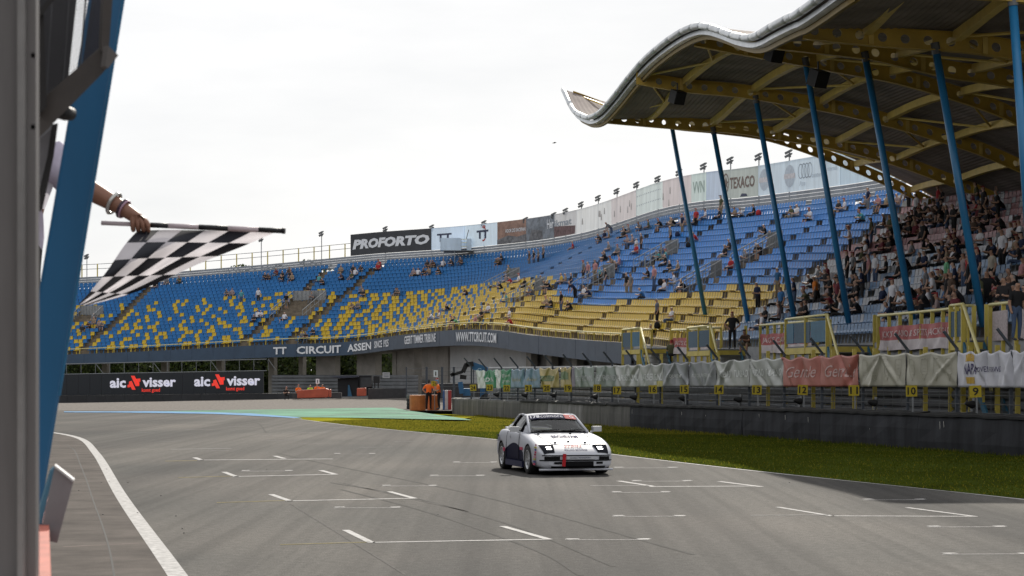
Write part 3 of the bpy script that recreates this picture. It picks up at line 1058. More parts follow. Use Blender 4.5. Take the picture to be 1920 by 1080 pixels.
side = {0: 'far left behind the blue leaning beam', 1: 'just below the tip of the chequered flag', 2: 'above the yellow-posted rail left of the charcoal board', 3: 'over the left half of the charcoal board', 4: 'over the right end of the charcoal board', 5: 'over the emblem board right of the booth',
        6: 'over the seam of the two racing photo boards', 7: 'first of the tight row climbing rightwards', 14: 'half hidden by the first blue column', 19: 'behind the roof beam, farthest right'}
for q, (px, py) in enumerate(FL):
    i = ib_of_px(px)
    base = back(i, 1.0, 0.35)
    top = at(px, py, base.y)
    lb = 'twin-headed floodlight on thin pole, ' + side.get(q, '%s of the floodlights counted from the left' % {8: 'ninth', 9: 'tenth', 10: 'eleventh', 11: 'twelfth', 12: 'thirteenth', 13: 'fourteenth', 15: 'sixteenth', 16: 'seventeenth', 17: 'eighteenth', 18: 'nineteenth'}.get(q, ''))
    t = thing('floodlight', (top.x, top.y, base.z), lb, 'floodlight', 'floodlights on poles behind the curved grandstand')
    bb = MB()
    bb.tube([(top.x, top.y, base.z - 1), (top.x, top.y, top.z - .2)], 0.045, 6)
    bb.build('pole', M_galv, t)
    sub(t, 'lamp_head', LH, (0, 0, top.z - base.z))
    sub(t, 'bracket', LB, (0, 0, top.z - base.z))

# galvanised stair-mouth railings in the seating
def stair_mouth(hit, half, rows_, label, solid=True):
    _, i, j = hit
    j0, j1 = max(0, j - rows_ // 2), min(NR - 1, j + rows_ // 2)
    p, n_ = spt(i, j0 * TD, 0, j0)
    t = thing('stair_mouth', tuple(p), label, 'railing', 'railed stair mouths among the seats')
    tg = Vector((-n_[1], n_[0], 0))
    nn = Vector((n_[0], n_[1], 0))
    D = (j1 - j0 + 1) * TD
    top = fc[int(i)][3] / NR * (j1 - j0 + 1)
    bb = MB()
    bb.poly([p - tg * half + nn * .1 + Vector((0, 0, .03)), p + tg * half + nn * .1 + Vector((0, 0, .03)), p + tg * half + nn * D + Vector((0, 0, .03)), p - tg * half + nn * D + Vector((0, 0, .03))])
    bb.build('landing', M_conc_d, t)
    for s_ in (-1, 1):
        a_ = p + tg * half * s_
        bb = MB()
        for k in range(7):
            q = a_ + nn * (D * k / 6.0)
            q.z = p.z + top * k / 6.0
            bb.beam(q, q + Vector((0, 0, 1.0)), .05)
        e0, e1 = a_ + Vector((0, 0, 1.0)), a_ + nn * D + Vector((0, 0, 1.0 + top))
        bb.beam(e0, e1, .06)
        bb.beam(e0 - Vector((0, 0, .5)), e1 - Vector((0, 0, .5)), .04)
        bb.build('side_railing', M_galv, t)
    a_, c2 = p - tg * half + nn * D, p + tg * half + nn * D
    a_.z = c2.z = p.z + top
    bb = MB()
    if solid:
        bb.beam((a_ + c2) / 2 + Vector((0, 0, .05)), (a_ + c2) / 2 + Vector((0, 0, 1.0)), half * 2, .04, up=nn)
        for k in range(9):
            q = a_ + (c2 - a_) * k / 8.0 - nn * .05
            bb.beam(q, q + Vector((0, 0, 1.05)), .05)
    else:
        for k in range(9):
            q = a_ + (c2 - a_) * k / 8.0
            bb.beam(q, q + Vector((0, 0, 1.0)), .05)
        bb.beam(a_ + Vector((0, 0, 1)), c2 + Vector((0, 0, 1)), .06)
    bb.build('back_railing', M_galv, t)
    return t
LBV = ['dark camera platform with grey railings between two step aisles', 'grey railed stair mouth low in the bend of the bowl', 'grey stair mouth with sheet panel among mid blue rows', 'grey stair mouth with long side rails left of first column',
       'grey barred stair mouth between second and third blue columns', 'low grey barrier panel right beside the first blue column', 'grey railed stair mouth at far left near the flag tip', 'grey railed stair mouth above the bend, upper of the two there']
for (v, hit, lb) in zip(VPX, void_at, LBV):
    stair_mouth(hit, v[2] * 0.8, v[3], lb)

# white end wall beside the covered stand
i_w = ib_of_px(1690)
p = at(1702, 452, 118)
ew = MB()
ew.box((p.x - .42, p.y - .3, p.z - 1.2), (p.x + .42, p.y + 4.5, p.z + 2.75))
tag(ew.build('end_wall', mat('white_render', (0.55, 0.56, 0.55), 0.85, var=0.15), origin=tuple(p)), 'white rendered wall end where the open and covered stands meet', 'wall')
# ================================================================== ROOF ON COLUMNS (parts of the covered grandstand)
M_rib = mat('ochre_painted_beam', (0.50, 0.33, 0.05), 0.5, var=0.22, scale=0.7, spec=0.4)
M_purlin = mat('pale_ochre_beam', (0.66, 0.48, 0.13), 0.5, var=0.15, scale=0.9, spec=0.4)
M_colblue = mat('blue_column_paint', (0.020, 0.155, 0.33), 0.38, var=0.12, scale=0.8, spec=0.5)
M_gutter = mat('silver_gutter', (0.50, 0.52, 0.54), 0.35, metal=0.55, var=0.2, scale=1.2)
def corrugated():
    m = bpy.data.materials.new('corrugated_roof_sheet')
    m.use_nodes = True
    n, l = m.node_tree.nodes, m.node_tree.links
    b_ = n['Principled BSDF']
    b_.inputs['Roughness'].default_value = 0.85
    b_.inputs['Specular IOR Level'].default_value = 0.05
    tc = n.new('ShaderNodeTexCoord')
    nz = n.new('ShaderNodeTexNoise')
    nz.inputs['Scale'].default_value = 0.6
    nz.inputs['Detail'].default_value = 6
    rp = n.new('ShaderNodeValToRGB')
    rp.color_ramp.elements[0].color = (0.18, 0.152, 0.142, 1)
    rp.color_ramp.elements[1].color = (0.27, 0.23, 0.215, 1)
    rp.color_ramp.elements[0].position = .35
    rp.color_ramp.elements[1].position = .65
    l.new(tc.outputs['Object'], nz.inputs['Vector'])
    l.new(nz.outputs['Fac'], rp.inputs['Fac'])
    l.new(rp.outputs['Color'], b_.inputs['Base Color'])
    _m['corr'] = m
    return m
M_corr = corrugated()
RIBY = [114.0, 103.0, 92.5, 82.0, 72.0, 63.0, 55.0]
RIB = [
    [(3.5, 15.6), (6.0, 14.75), (9.1, 14.05), (12.0, 13.75), (14.66, 13.35), (17.8, 12.3), (21.4, 10.8), (24.2, 9.4), (26.5, 8.2)],
    [(4.75, 13.0), (8.2, 12.7), (11.5, 12.46), (13.26, 12.2), (16.85, 11.6), (20.4, 10.6), (24.2, 9.14), (26.5, 8.1)],
    [(5.77, 13.48), (8.08, 13.1), (10.46, 12.88), (12.83, 12.5), (15.04, 12.1), (17.3, 11.55), (19.4, 10.95), (21.7, 10.2), (23.8, 9.3), (27.0, 7.9)],
    [(7.5, 13.52), (9.2, 13.2), (11.4, 12.8), (13.5, 12.4), (15.7, 12.0), (17.85, 11.4), (19.9, 10.7), (21.1, 10.15), (24.2, 8.8), (27.5, 7.6)],
    [(9.26, 11.8), (12.75, 11.4), (14.25, 11.07), (15.9, 10.7), (17.95, 10.4), (21.0, 9.7), (24.5, 8.8), (28.0, 7.9)],
    [(9.2, 10.62), (10.3, 10.5), (12.2, 10.33), (14.36, 10.18), (16.2, 9.9), (20.0, 9.2), (25.0, 8.3), (28.5, 7.8)],
    [(9.2, 10.65), (11.0, 10.5), (13.8, 10.3), (17, 9.95), (20.0, 9.4), (26.0, 8.4), (29, 7.9)],
]
NT = 49
rib_pts = []
for k, prof in enumerate(RIB):
    c_ = catmull(prof, 200)
    d_ = np.concatenate([[0], np.cumsum(np.linalg.norm(np.diff(c_, axis=0), axis=1))])
    t_ = np.linspace(0, d_[-1], NT)
    xs = np.interp(t_, d_, c_[:, 0])
    hs = np.interp(t_, d_, c_[:, 1])
    rib_pts.append([Vector((x, RIBY[k], CZ + h)) for x, h in zip(xs, hs)])
RD = 0.56     # rib depth
def rib_obj(k, holes=True):
    pts = rib_pts[k]
    bb = MB()
    c_ = np.array([[p.x, p.z] for p in pts])
    L = np.concatenate([[0], np.cumsum(np.linalg.norm(np.diff(c_, axis=0), axis=1))])
    y = RIBY[k]
    def P(s, v, dy):
        x = float(np.interp(s, L, c_[:, 0])); z = float(np.interp(s, L, c_[:, 1]))
        return (x, y + dy, z + v * RD)
    # web cut into cells, each with a round hole
    cell = 0.70
    n = int(L[-1] / cell)
    cell = L[-1] / n
    NSEG = 12
    for q in range(n):
        s0, s1 = q * cell, (q + 1) * cell
        sm = (s0 + s1) / 2
        if q % 5 == 2 and q > 1 and False:
            continue
        outer, inner = [], []
        for a_ in range(NSEG):
            th = 2 * math.pi * a_ / NSEG + math.pi / 4
            cx, cz = math.cos(th), math.sin(th)
            m_ = max(abs(cx), abs(cz))
            outer.append((sm + cx / m_ * cell / 2, 0.5 + cz / m_ * 0.5))
            inner.append((sm + cx * 0.15, 0.5 + cz * 0.15 / RD))
        for a_ in range(NSEG):
            b2 = (a_ + 1) % NSEG
            for dy in (-.03, .03):
                bb.poly([P(*outer[a_], dy), P(*outer[b2], dy), P(*inner[b2], dy), P(*inner[a_], dy)])
            bb.poly([P(*inner[a_], -.03), P(*inner[b2], -.03), P(*inner[b2], .03), P(*inner[a_], .03)])
    # flanges
    for v, th in ((0, -.03), (1, .03)):
        rr = []
        for s in np.linspace(0, L[-1], 60):
            a0 = Vector(P(s, v, -.14)); a1 = Vector(P(s, v, .14))
            rr.append([a0, a1, a1 + Vector((0, 0, th)), a0 + Vector((0, 0, th))])
        bb.grid(rr, close=True)
    o = bb.build('roof_rib', M_rib, main)
    # stiffener plates
    for q in range(3, n, 5):
        sb = MB()
        s = q * cell
        a0, a1 = Vector(P(s, 0.02, -.13)), Vector(P(s, 0.98, -.13))
        sb.beam(a0 + Vector((0, .10, 0)), a1 + Vector((0, .10, 0)), .16, .10)
        sb.build('stiffener', M_purlin, o)
    return o
for k in range(len(RIB)):
    rib_obj(k)
# roof skin: smooth loft through ribs, edge follows the wavy gutter line
EDGEPX = [(1056, 168), (1074, 205), (1089, 216), (1105, 220), (1125, 210), (1151, 181), (1175, 150), (1206, 114), (1242, 83), (1273, 62), (1299, 50.5), (1320, 49), (1346, 56), (1372, 66), (1398, 71), (1418, 67), (1442, 53), (1478, 34), (1492, 28), (1525, 5), (1560, -22), (1580, -35)]
XY = [(1056, 114), (1105, 103.5), (1190, 92.5), (1275, 82), (1385, 72), (1452, 63), (1560, 55), (1580, 54.3)]
edge = [at(px, py, lerp_tab(XY, px)) for px, py in EDGEPX]
edge = [Vector(p) for p in catmull([tuple(p) for p in edge], 110)]
NSEC = 110
sec_y = [p.y for p in edge]
# skin section at each edge sample: interpolate rib profiles (plus rib depth) across y with smooth weights
RY = np.array(RIBY[::-1])
RPx = np.array([[p.x for p in rp] for rp in rib_pts[::-1]])
RPz = np.array([[p.z for p in rp] for rp in rib_pts[::-1]])
def cubic(yv, A):
    i = int(np.clip(np.searchsorted(RY, yv) - 1, 0, len(RY) - 2))
    t = (yv - RY[i]) / (RY[i + 1] - RY[i])
    p1, p2 = A[i], A[i + 1]
    p0 = A[i - 1] if i > 0 else 2 * p1 - p2
    p3 = A[i + 2] if i + 2 < len(RY) else 2 * p2 - p1
    return 0.5 * ((2 * p1) + (-p0 + p2) * t + (2 * p0 - 5 * p1 + 4 * p2 - p3) * t * t + (-p0 + 3 * p1 - 3 * p2 + p3) * t ** 3)
def sec(yv):
    return cubic(yv, RPx), cubic(yv, RPz)
rows_lo, rows_hi = [], []
for p in edge:
    xs, zs = sec(p.y)
    row = []
    ez = p.z - 0.12
    d0 = ez - (zs[0] + RD + .14)
    for t in range(NT):
        fall = math.exp(-(t / 7.0) ** 1.5)
        x = xs[t] + (p.x + 0.1 - xs[0]) * fall
        row.append(Vector((x, p.y, zs[t] + RD + .14 + d0 * fall)))
    rows_lo.append(row)
    rows_hi.append([q + Vector((0, 0, .10)) for q in row])
bb = MB()
def corr(rows_, amp):
    # fine corrugation running along the stand: ridges across the slope
    out = []
    for row in rows_:
        r2 = []
        for a_, c2 in zip(row[:-1], row[1:]):
            for q in range(4):
                t = q / 4.0
                r2.append(a_.lerp(c2, t) + Vector((0, 0, amp if q % 2 == 1 else 0)))
        r2.append(row[-1])
        out.append(r2)
    return out
bb.grid(corr(rows_lo, 0.03))
bb.grid([list(reversed(r_)) for r_ in corr(rows_hi, 0.02)])
bb.grid([[p_, q_] for p_, q_ in zip(rows_lo[0], rows_hi[0])])
bb.build('roof_sheet', M_corr, main)
# gutter tube and its lower strip along the wavy edge
for k0 in range(0, len(edge) - 1, 4):
    seg = edge[k0:k0 + 5]
    if len(seg) > 1:
        bb = MB()
        bb.tube(seg, 0.14, 10, cap=True)
        bb.build('gutter_tube', M_gutter, main, smooth=True)
bb = MB()
rr = []
for p in edge:
    rr.append([p + Vector((0.14, 0, -.16)), p + Vector((0.10, 0, -.34)), p + Vector((0.30, 0, -.38)), p + Vector((.34, 0, -.2))])
bb.grid(rr, close=True)
bb.build('gutter_strip', M_gutter, main)
bb = MB()
rr = []
for p in edge:
    rr.append([p + Vector((0.34, 0, -.36)), p + Vector((0.33, 0, -.54)), p + Vector((0.46, 0, -.54)), p + Vector((.52, 0, -.36))])
bb.grid(rr, close=True)
bb.build('edge_beam', mat('dull_ochre_edge', (.20, .135, .03), .6), main)
# curved purlins spanning rib to rib
for k in range(len(RIB) - 1):
    ya, yb = RIBY[k], RIBY[k + 1]
    for t in range(5, NT, 7):
        bb = MB()
        rr = []
        for q in range(13):
            yv = ya + (yb - ya) * (q / 12.0)
            yv = min(max(yv, min(ya, yb) + .05), max(ya, yb) - .05)
            xs, zs = sec(yv)
            # arch a little towards the middle
            s_ = math.sin(math.pi * q / 12.0)
            c2 = Vector((xs[t], yv, zs[t] + RD - 0.10 + 0.10 * s_))
            rr.append([c2 + Vector((-.14, 0, -.16)), c2 + Vector((.14, 0, -.16)), c2 + Vector((.14, 0, .16)), c2 + Vector((-.14, 0, .16))])
        bb.grid(rr, close=True)
        bb.build('purlin', M_purlin, main)
    # slender diagonal braces, two per bay
    for t0, t1 in ((1, 5), (12, 19), (26, 33)):
        xs, zs = sec(ya - .1); xe, ze = sec(yb + .1)
        xm, zm = sec((ya + yb) / 2)
        for (A, B) in (((xs[t0], ya - .1, zs[t0] + .45), (xm[t1], (ya + yb) / 2, zm[t1] + .45)), ((xm[t1], (ya + yb) / 2, zm[t1] + .45), (xe[t0], yb + .1, ze[t0] + .45))):
            bb = MB()
            bb.tube([A, B], 0.055, 6)
            bb.build('brace', M_purlin, main)
# blue raking columns
CB = [(1327, 618), (1404, 612), (1488, 592), (1588, 585), (1707, 575), (1828, 520), (1932, 470), (2100, 470)]
CT = [(1260, 238), (1338, 247), (1418, 189), (1511, 119), (1623, 110), (1755, 95), (1899, 3), (2050, -60)]
col_names = ['dark slim raking column farthest from the camera', 'second raking blue column from the far end', 'third raking blue column from the far end', 'raking blue column just right of the hanging loudspeaker', 'fifth raking blue column from the far end', 'sixth raking blue column from the far end', 'raking blue column cut by the right edge', 'blue column beyond the right edge']
for k in range(7):
    A, B = at(*CB[k], RIBY[k]), at(*CT[k], RIBY[k])
    bb = MB()
    d_ = (B - A).normalized()
    bb.tube([A - d_ * 1.6, B + d_ * .1], 0.125, 14, cap=True)
    o = bb.build('column', M_colblue, main, smooth=True)
    o['label'] = col_names[k]
    bb = MB()
    bb.tube([B - d_ * .12, B + d_ * .25], 0.15, 10)
    bb.build('column_cap', M_galv_d, o)
# hanging loudspeakers: black cabinets below ribs
M_blackbox = mat('black_speaker_cabinet', (0.012, 0.012, 0.013), 0.6, var=0.1)
for px, py, Y, s_, lb in [(1270, 182, 92, 0.30, 'black loudspeaker hanging lowest, nearest the roof tip'), (1452, 101, 81, 0.31, 'black loudspeaker hanging under the crest of the roof edge'), (1534, 147, 80.5, 0.33, 'black loudspeaker beside the fourth blue column'), (1706, -2, 62.5, 0.30, 'black loudspeaker at the top edge of the picture')]:
    c_ = at(px, py, Y)
    t = thing('loudspeaker', tuple(c_), lb, 'loudspeaker', 'loudspeakers under the roof')
    bb = MB()
    Mx = Matrix.Translation(c_) @ Matrix.Rotation(R(35), 4, 'Z') @ Matrix.Rotation(R(22), 4, 'X')
    bb.box((-s_, -s_ * .8, -s_), (s_, s_ * .8, s_), M=Mx)
    bb.build('cabinet', M_blackbox, t)
    bb = MB()
    bb.box((-s_ * .85, -s_ * .86, -s_ * .85), (s_ * .85, -s_ * .81, s_ * .85), M=Mx)
    bb.build('grille', mat('speaker_grille', (0.03, 0.03, 0.03), 0.8), t)
    bb = MB()
    bb.tube([c_ + Vector((0, 0, s_)), c_ + Vector((0, 0, s_ + .35))], .04, 6)
    bb.build('hanger', M_galv_d, t)
# ================================================================== CONCRETE WALL, FENCE, BANNERS, NUMBER BOARDS
M_wall_c = mat('weathered_concrete', (0.115, 0.112, 0.105), 0.9, var=0.4, scale=2.2, streak=0.45, bump=0.3)
M_wall_w = mat('pale_limewashed_concrete', (0.21, 0.205, 0.20), 0.9, streak=0.45, scale=2.4)
M_wall_r = mat('black_conveyor_rubber', (0.030, 0.031, 0.036), 0.75, var=0.4, scale=1.6, streak=0.4, spec=0.15)
M_rubber = mat('tyre_rubber', (0.016, 0.016, 0.017), 0.8, var=0.3, scale=6)
WL = [tuple(p) for p in catmull(WALL, 80)]
ws = np.array(WL)
wd = np.concatenate([[0], np.cumsum(np.linalg.norm(np.diff(ws, axis=0), axis=1))])
def wpt(d, off=0.0):
    x = float(np.interp(d, wd, ws[:, 0])); y = float(np.interp(d, wd, ws[:, 1]))
    x2 = float(np.interp(d + .5, wd, ws[:, 0])); y2 = float(np.interp(d + .5, wd, ws[:, 1]))
    x1 = float(np.interp(d - .5, wd, ws[:, 0])); y1 = float(np.interp(d - .5, wd, ws[:, 1]))
    t = Vector((x2 - x1, y2 - y1)).normalized()
    n_ = Vector((-t.y, t.x))
    if n_.x < 0:
        n_ = -n_
    return Vector((x + n_.x * off, y + n_.y * off)), n_
def wd_of_px(px, off=0.0):
    ds = np.linspace(0, wd[-1], 300)
    xs = []
    for d in ds:
        p, _ = wpt(d, off)
        xs.append(960 + F * p.x / p.y)
    return float(np.interp(px, xs, ds))
wall = thing('track_wall', (5.0, 84.5, WZ), 'low concrete and rubber-faced wall along the grass verge', 'wall')
def wall_h(px):
    return lerp_tab([(850, .90), (1000, .92), (1180, .96), (1500, 1.02), (1920, 1.06)], px)
JO = [848, 868, 889, 917, 947, 975, 1000, 1027, 1058, 1092, 1137, 1181]
JR = [1181, 1279, 1392, 1537, 1721, 1935, 2150]
def wall_piece(p0, p1, material, name, bulge=0.0):
    d0, d1 = wd_of_px(p0) + .012, wd_of_px(p1) - .012
    bb = MB()
    n_ = 7
    secs = []
    for k in range(n_ + 1):
        d = d0 + (d1 - d0) * k / n_
        sag = random.uniform(-.025, .025) if 0 < k < n_ else 0
        h = wall_h(p0 + (p1 - p0) * k / n_) + sag
        fr = []
        for v, o_ in ((-.1, 0.02), (.25, 0 - bulge * random.random()), (.6, -bulge * random.random() * .8), (.9, .02), (1.0, .05)):
            q, _ = wpt(d, o_)
            fr.append((q.x, q.y, WZ + h * v))
        q, _ = wpt(d, .42)
        fr.append((q.x, q.y, WZ + h)); fr.append((q.x, q.y, WZ - .1))
        secs.append(fr)
    bb.grid(secs)
    bb.poly(list(reversed(secs[0])))
    bb.poly(secs[-1])
    return bb.build(name, material, wall)
for a_, c_ in zip(JO[:-1], JO[1:]):
    wall_piece(a_, c_, M_wall_w if a_ in (1027, 1058) else M_wall_c, 'concrete_block', 0.0)
for a_, c_ in zip(JR[:-1], JR[1:]):
    wall_piece(a_, c_, M_wall_r, 'rubber_panel', 0.05)
# end return of the wall at far left
bb = MB()
q0, n0 = wpt(0.0)
bb.box((q0.x - .1, q0.y + .05, WZ), (q0.x + .35, q0.y + 4.5, WZ + .9))
bb.build('concrete_block', M_wall_c, wall)
# ragged black strip on the wall top
for a_, c_ in zip(JO[5:-1] + JR[:-1], JO[6:] + JR[1:]):
    d0, d1 = wd_of_px(a_), wd_of_px(c_)
    bb = MB()
    secs = []
    n_ = max(4, int((d1 - d0) / .35))
    for k in range(n_ + 1):
        d = d0 + (d1 - d0) * k / n_
        h = WZ + wall_h(a_ + (c_ - a_) * k / n_) + .015 + random.uniform(-.015, .02)
        A, _ = wpt(d, -.03 + random.uniform(-.02, .02)); B, _ = wpt(d, .42)
        secs.append([(A.x, A.y, h - .04), (A.x, A.y, h + .03), (B.x, B.y, h + .06 + random.uniform(0, .05)), (B.x, B.y, h)])
    bb.grid(secs)
    bb.build('rubber_capping', M_rubber, wall)
# white drips and scrapes on the rubber
for px, y0, y1 in [(1278, 772, 806), (1185, 768, 800), (1323, 778, 792), (1423, 776, 789), (1472, 778, 813), (1515, 782, 820), (1630, 803, 815), (1762, 790, 830), (1769, 790, 814), (1915, 825, 850), (1352, 800, 802)]:
    d = wd_of_px(px)
    q, _ = wpt(d, -.075)
    bb = MB()
    a_ = at(px, y0, q.y); c_ = at(px + 1.5, y1, q.y)
    if y1 - y0 < 4:
        c_ = at(px + 14, y1, q.y)
    bb.beam(a_, c_, .025, .012, up=(1, 0, 0))
    bb.build('scrape', mat('white_scrape', (0.45, 0.44, 0.42), 0.8), wall)

# debris fence
FO = 0.85      # set back behind the wall face
M_post = mat('fence_post_grey', (0.055, 0.065, 0.080), 0.6, var=0.15)
fence = thing('debris_fence', (5.6, 84.5, WZ), 'wire debris fence with bent-over post tops behind the wall', 'fence')
TOPY = [(870, 690), (900, 694), (1080, 687.5), (1240, 681), (1345, 675.5), (1470, 669.5), (1613, 664), (1797, 659), (1905, 656), (2000, 651)]
BOTY = [(870, 728), (900, 728), (1080, 727), (1240, 725.5), (1470, 725), (1700, 725), (1920, 727), (2000, 728)]
def fpt(px, v, off=0.0):
    """point on the banner plane: v=0 bottom, 1 top"""
    d = wd_of_px(px, FO)
    q, n_ = wpt(d, FO + off)
    py = lerp_tab(BOTY, px) + (lerp_tab(TOPY, px) - lerp_tab(BOTY, px)) * v
    return at(px, py, q.y) + Vector((n_.x * 0, n_.y * 0, 0)), n_
_dc = {}
FD0, FD1 = wd_of_px(880, FO), wd_of_px(1990, FO)
nd = 400
dtab = np.linspace(FD0, FD1, nd)
ptab = np.array([list(wpt(d, FO)[0]) for d in dtab])
pxt = 960 + F * ptab[:, 0] / ptab[:, 1]
ztop = np.array([CZ + (HOR - lerp_tab(TOPY, p)) * y / F for p, y in zip(pxt, ptab[:, 1])])
zbot = np.array([CZ + (HOR - lerp_tab(BOTY, p)) * y / F for p, y in zip(pxt, ptab[:, 1])])
def fsurf(d, v, out=0.0):
    x = float(np.interp(d, dtab, ptab[:, 0])); y = float(np.interp(d, dtab, ptab[:, 1]))
    zt = float(np.interp(d, dtab, ztop)); zb = float(np.interp(d, dtab, zbot))
    return Vector((x - 0.955 * out, y - 0.29 * out, zb + (zt - zb) * v))
def d_of_px(px):
    return float(np.interp(px, pxt, dtab))
k = FD0
posts = []
while k < FD1:
    q = fsurf(k, 0)
    t_ = fsurf(k, 1)
    bb = MB()
    bb.beam((q.x + .12, q.y, WZ), (q.x + .12, q.y, t_.z + .12), 0.09, 0.12)
    bb.beam((q.x + .12, q.y, t_.z + .10), (q.x - .30, q.y - .10, t_.z + .62), 0.07, 0.07)
    bb.build('fence_post', M_post, fence)
    posts.append(k)
    k += 3.05
for h in (0.25, 0.5, 0.75, 1.0):
    bb = MB()
    pts = []
    for d in np.linspace(FD0, FD1, 60):
        q = fsurf(d, 0)
        pts.append((q.x + .06, q.y, q.z - 1.05 * h + .02))
    bb.tube(pts, 0.010, 4, cap=False)
    bb.build('cable', M_galv_d, fence)
for d in np.arange(FD0, FD1, 0.6):
    q = fsurf(d, 0)
    bb = MB()
    bb.beam((q.x + .05, q.y, q.z), (q.x + .05, q.y, q.z - 1.15), 0.012)
    bb.build('wire', M_galv_d, fence)

def banner_mat(name, c, metal=0.25, rough=0.42):
    return mat(name, c, rough, metal=metal, var=0.10, scale=1.5, spec=0.5, trans=0.12 if metal < .2 else 0.0)
MBN = {'green': banner_mat('green_banner', (0.05, 0.24, 0.12), .05), 'bluegrey': banner_mat('bluegrey_banner', (0.18, 0.27, 0.36), .1), 'yellow': banner_mat('mustard_banner', (0.42, 0.33, 0.13), .05),
       'sage': banner_mat('sage_banner', (0.27, 0.31, 0.285), .1), 'silver': banner_mat('silver_banner', (0.38, 0.39, 0.37), .25, .42), 'grey': banner_mat('grey_banner', (0.22, 0.23, 0.24), .2, .42),
       'red': banner_mat('faded_red_banner', (0.44, 0.16, 0.13), .1), 'gold': banner_mat('champagne_banner', (0.40, 0.385, 0.32), .25, .42), 'white': banner_mat('white_banner', (0.62, 0.62, 0.68), .05), 'mauve': banner_mat('mauve_banner', (0.22, 0.19, 0.24), .1)}
M_txt_g = mat('pale_grey_print', (0.48, 0.50, 0.50), 0.5, var=0.1)
M_txt_line = mat('pale_gold_print', (0.40, 0.38, 0.30), 0.5, var=0.1)
def banner(px0, px1, key, label, texts=(), folds=None, boxes=()):
    d0, d1 = d_of_px(px0), d_of_px(px1)
    W = d1 - d0
    rs = random.Random(int(px0))
    nfold = folds or max(2, int(W / 1.15))
    ph = [(rs.uniform(-.3, .3), rs.uniform(.6, 1.3), rs.uniform(-.5, .5)) for _ in range(nfold + 1)]
    # creases fan out below each tie point at uneven angles; cloth sags between ties
    cr = []
    for q_ in range(nfold * 4):
        cr.append((rs.randrange(nfold + 1) + rs.gauss(0, .06), rs.uniform(-1.15, 1.15), rs.uniform(.03, .11), rs.uniform(-1, 1), rs.uniform(0, .5), rs.uniform(.5, 1.0)))
    def disp(u, v):
        x = u * nfold
        i = min(int(x), nfold - 1)
        f_ = x - i
        s = 0.055 * ph[i][1] * math.sin(math.pi * f_) * (0.3 + 0.7 * v)
        for (c0, sl, w_, am, ve, fade) in cr:
            dd = (x - c0 - sl * (1 - v)) / (w_ * (1 + 1.2 * (1 - v)))
            if abs(dd) < 3:
                s += 0.115 * am * math.exp(-dd * dd) * (1 - fade * abs(v - .6))
        return s + 0.012 * math.sin(x * 9 + v * 7 + ph[i][0] * 20)
    def surf(u, v, out=0.0):
        x = u * nfold
        i = min(int(x), nfold - 1)
        f_ = x - i
        drop = 0.085 * math.sin(math.pi * f_) ** 2 * ph[i][1] * max(0.0, (v - .4) / .6)
        return fsurf(d0 + W * (0.002 + 0.996 * u), v - drop, disp(u, v) + out + 0.03)
    mid = fsurf((d0 + d1) / 2, 0)
    t = thing('fence_banner', tuple(mid), label, 'banner', 'banners tied along the debris fence')
    nu, nv = max(24, int(W * 20)), 16
    bb = MB()
    bb.grid([[surf(u, v) for v in np.linspace(0, 1, nv)] for u in np.linspace(0, 1, nu)])
    o = bb.build('cloth', MBN[key], t, smooth=True)
    so = o.modifiers.new('thickness', 'SOLIDIFY')
    so.thickness = 0.004
    for (s, u0, u1, v0, v1, m_, kw) in texts:
        lettering('print', s, lambda u, v: surf(u0 + (u1 - u0) * u, v0 + (v1 - v0) * v, 0.022), m_, t, **kw)
    for (u0, u1, v0, v1, m_) in boxes:
        bb = MB()
        bb.grid([[surf(u, v, 0.014) for v in np.linspace(v0, v1, 12)] for u in np.linspace(u0, u1, 24)])
        bb.build('print_block', m_, t)
    return t, surf
MG = MBN['green']
Bw = mat('white_print', (0.6, 0.62, 0.6), 0.5, var=.1)
banner(897, 932, 'green', 'green banner with white crumpled half at the far end of the fence', boxes=[(0, .45, 0, 1, Bw)], texts=[('DEN', .52, .9, .35, .6, Bw, {'bold': .02})])
banner(932, 959, 'green', 'green banner with white left third, second from the far end', boxes=[(0, .35, 0, 1, Bw)], texts=[('groen', .45, .95, .55, .75, Bw, {}), ('groen', .45, .95, .25, .42, Bw, {})])
M_gold_p = mat('dull_gold_print', (0.35, 0.33, 0.20), 0.5)
banner(959, 985, 'bluegrey', 'blue-grey banner next to the green ones', texts=[('dekker', .1, .8, .35, .55, M_gold_p, {})])
banner(985, 1014, 'bluegrey', 'blue-grey banner next to the mustard ones', texts=[('dekker', .15, .85, .35, .55, M_gold_p, {})])
Mgb = mat('olive_print', (0.13, 0.18, 0.09), 0.5)
banner(1014, 1050, 'yellow', 'wide mustard banner with olive box above number 20', boxes=[(.15, .78, .33, .62, Mgb)], texts=[('VERSLOOT', .2, .74, .38, .57, M_gold_p, {})])
banner(1050, 1073, 'yellow', 'narrow mustard banner with olive box above number 19', boxes=[(.1, .8, .4, .8, Mgb)])
banner(1073, 1080, 'mauve', 'narrow mauve banner strip right of the mustard ones', folds=1)
banner(1080, 1117, 'sage', 'sage green banner with pale capitals, left of its twin', texts=[('PSLATIC ROOFWIND', .08, .94, .3, .58, M_txt_g, {'bold': .02})])
banner(1117, 1157, 'sage', 'sage green banner with pale capitals, right of its twin above number 18', texts=[('PSLATIC ROOFWIND', .05, .95, .3, .58, M_txt_g, {'bold': .02})])
banner(1157, 1200, 'silver', 'silvery green banner with bold pale capitals above number 17', texts=[('BARBECUE.NL', .1, .97, .28, .58, Bw, {'bold': .03})])
banner(1200, 1245, 'silver', 'silvery banner with bold capitals and yellow patch above number 16', texts=[('BARBECUE.NL', .12, .97, .28, .58, Bw, {'bold': .03})], boxes=[(.75, .99, .02, .25, mat('yellow_print', (.45, .4, .14), .5))])
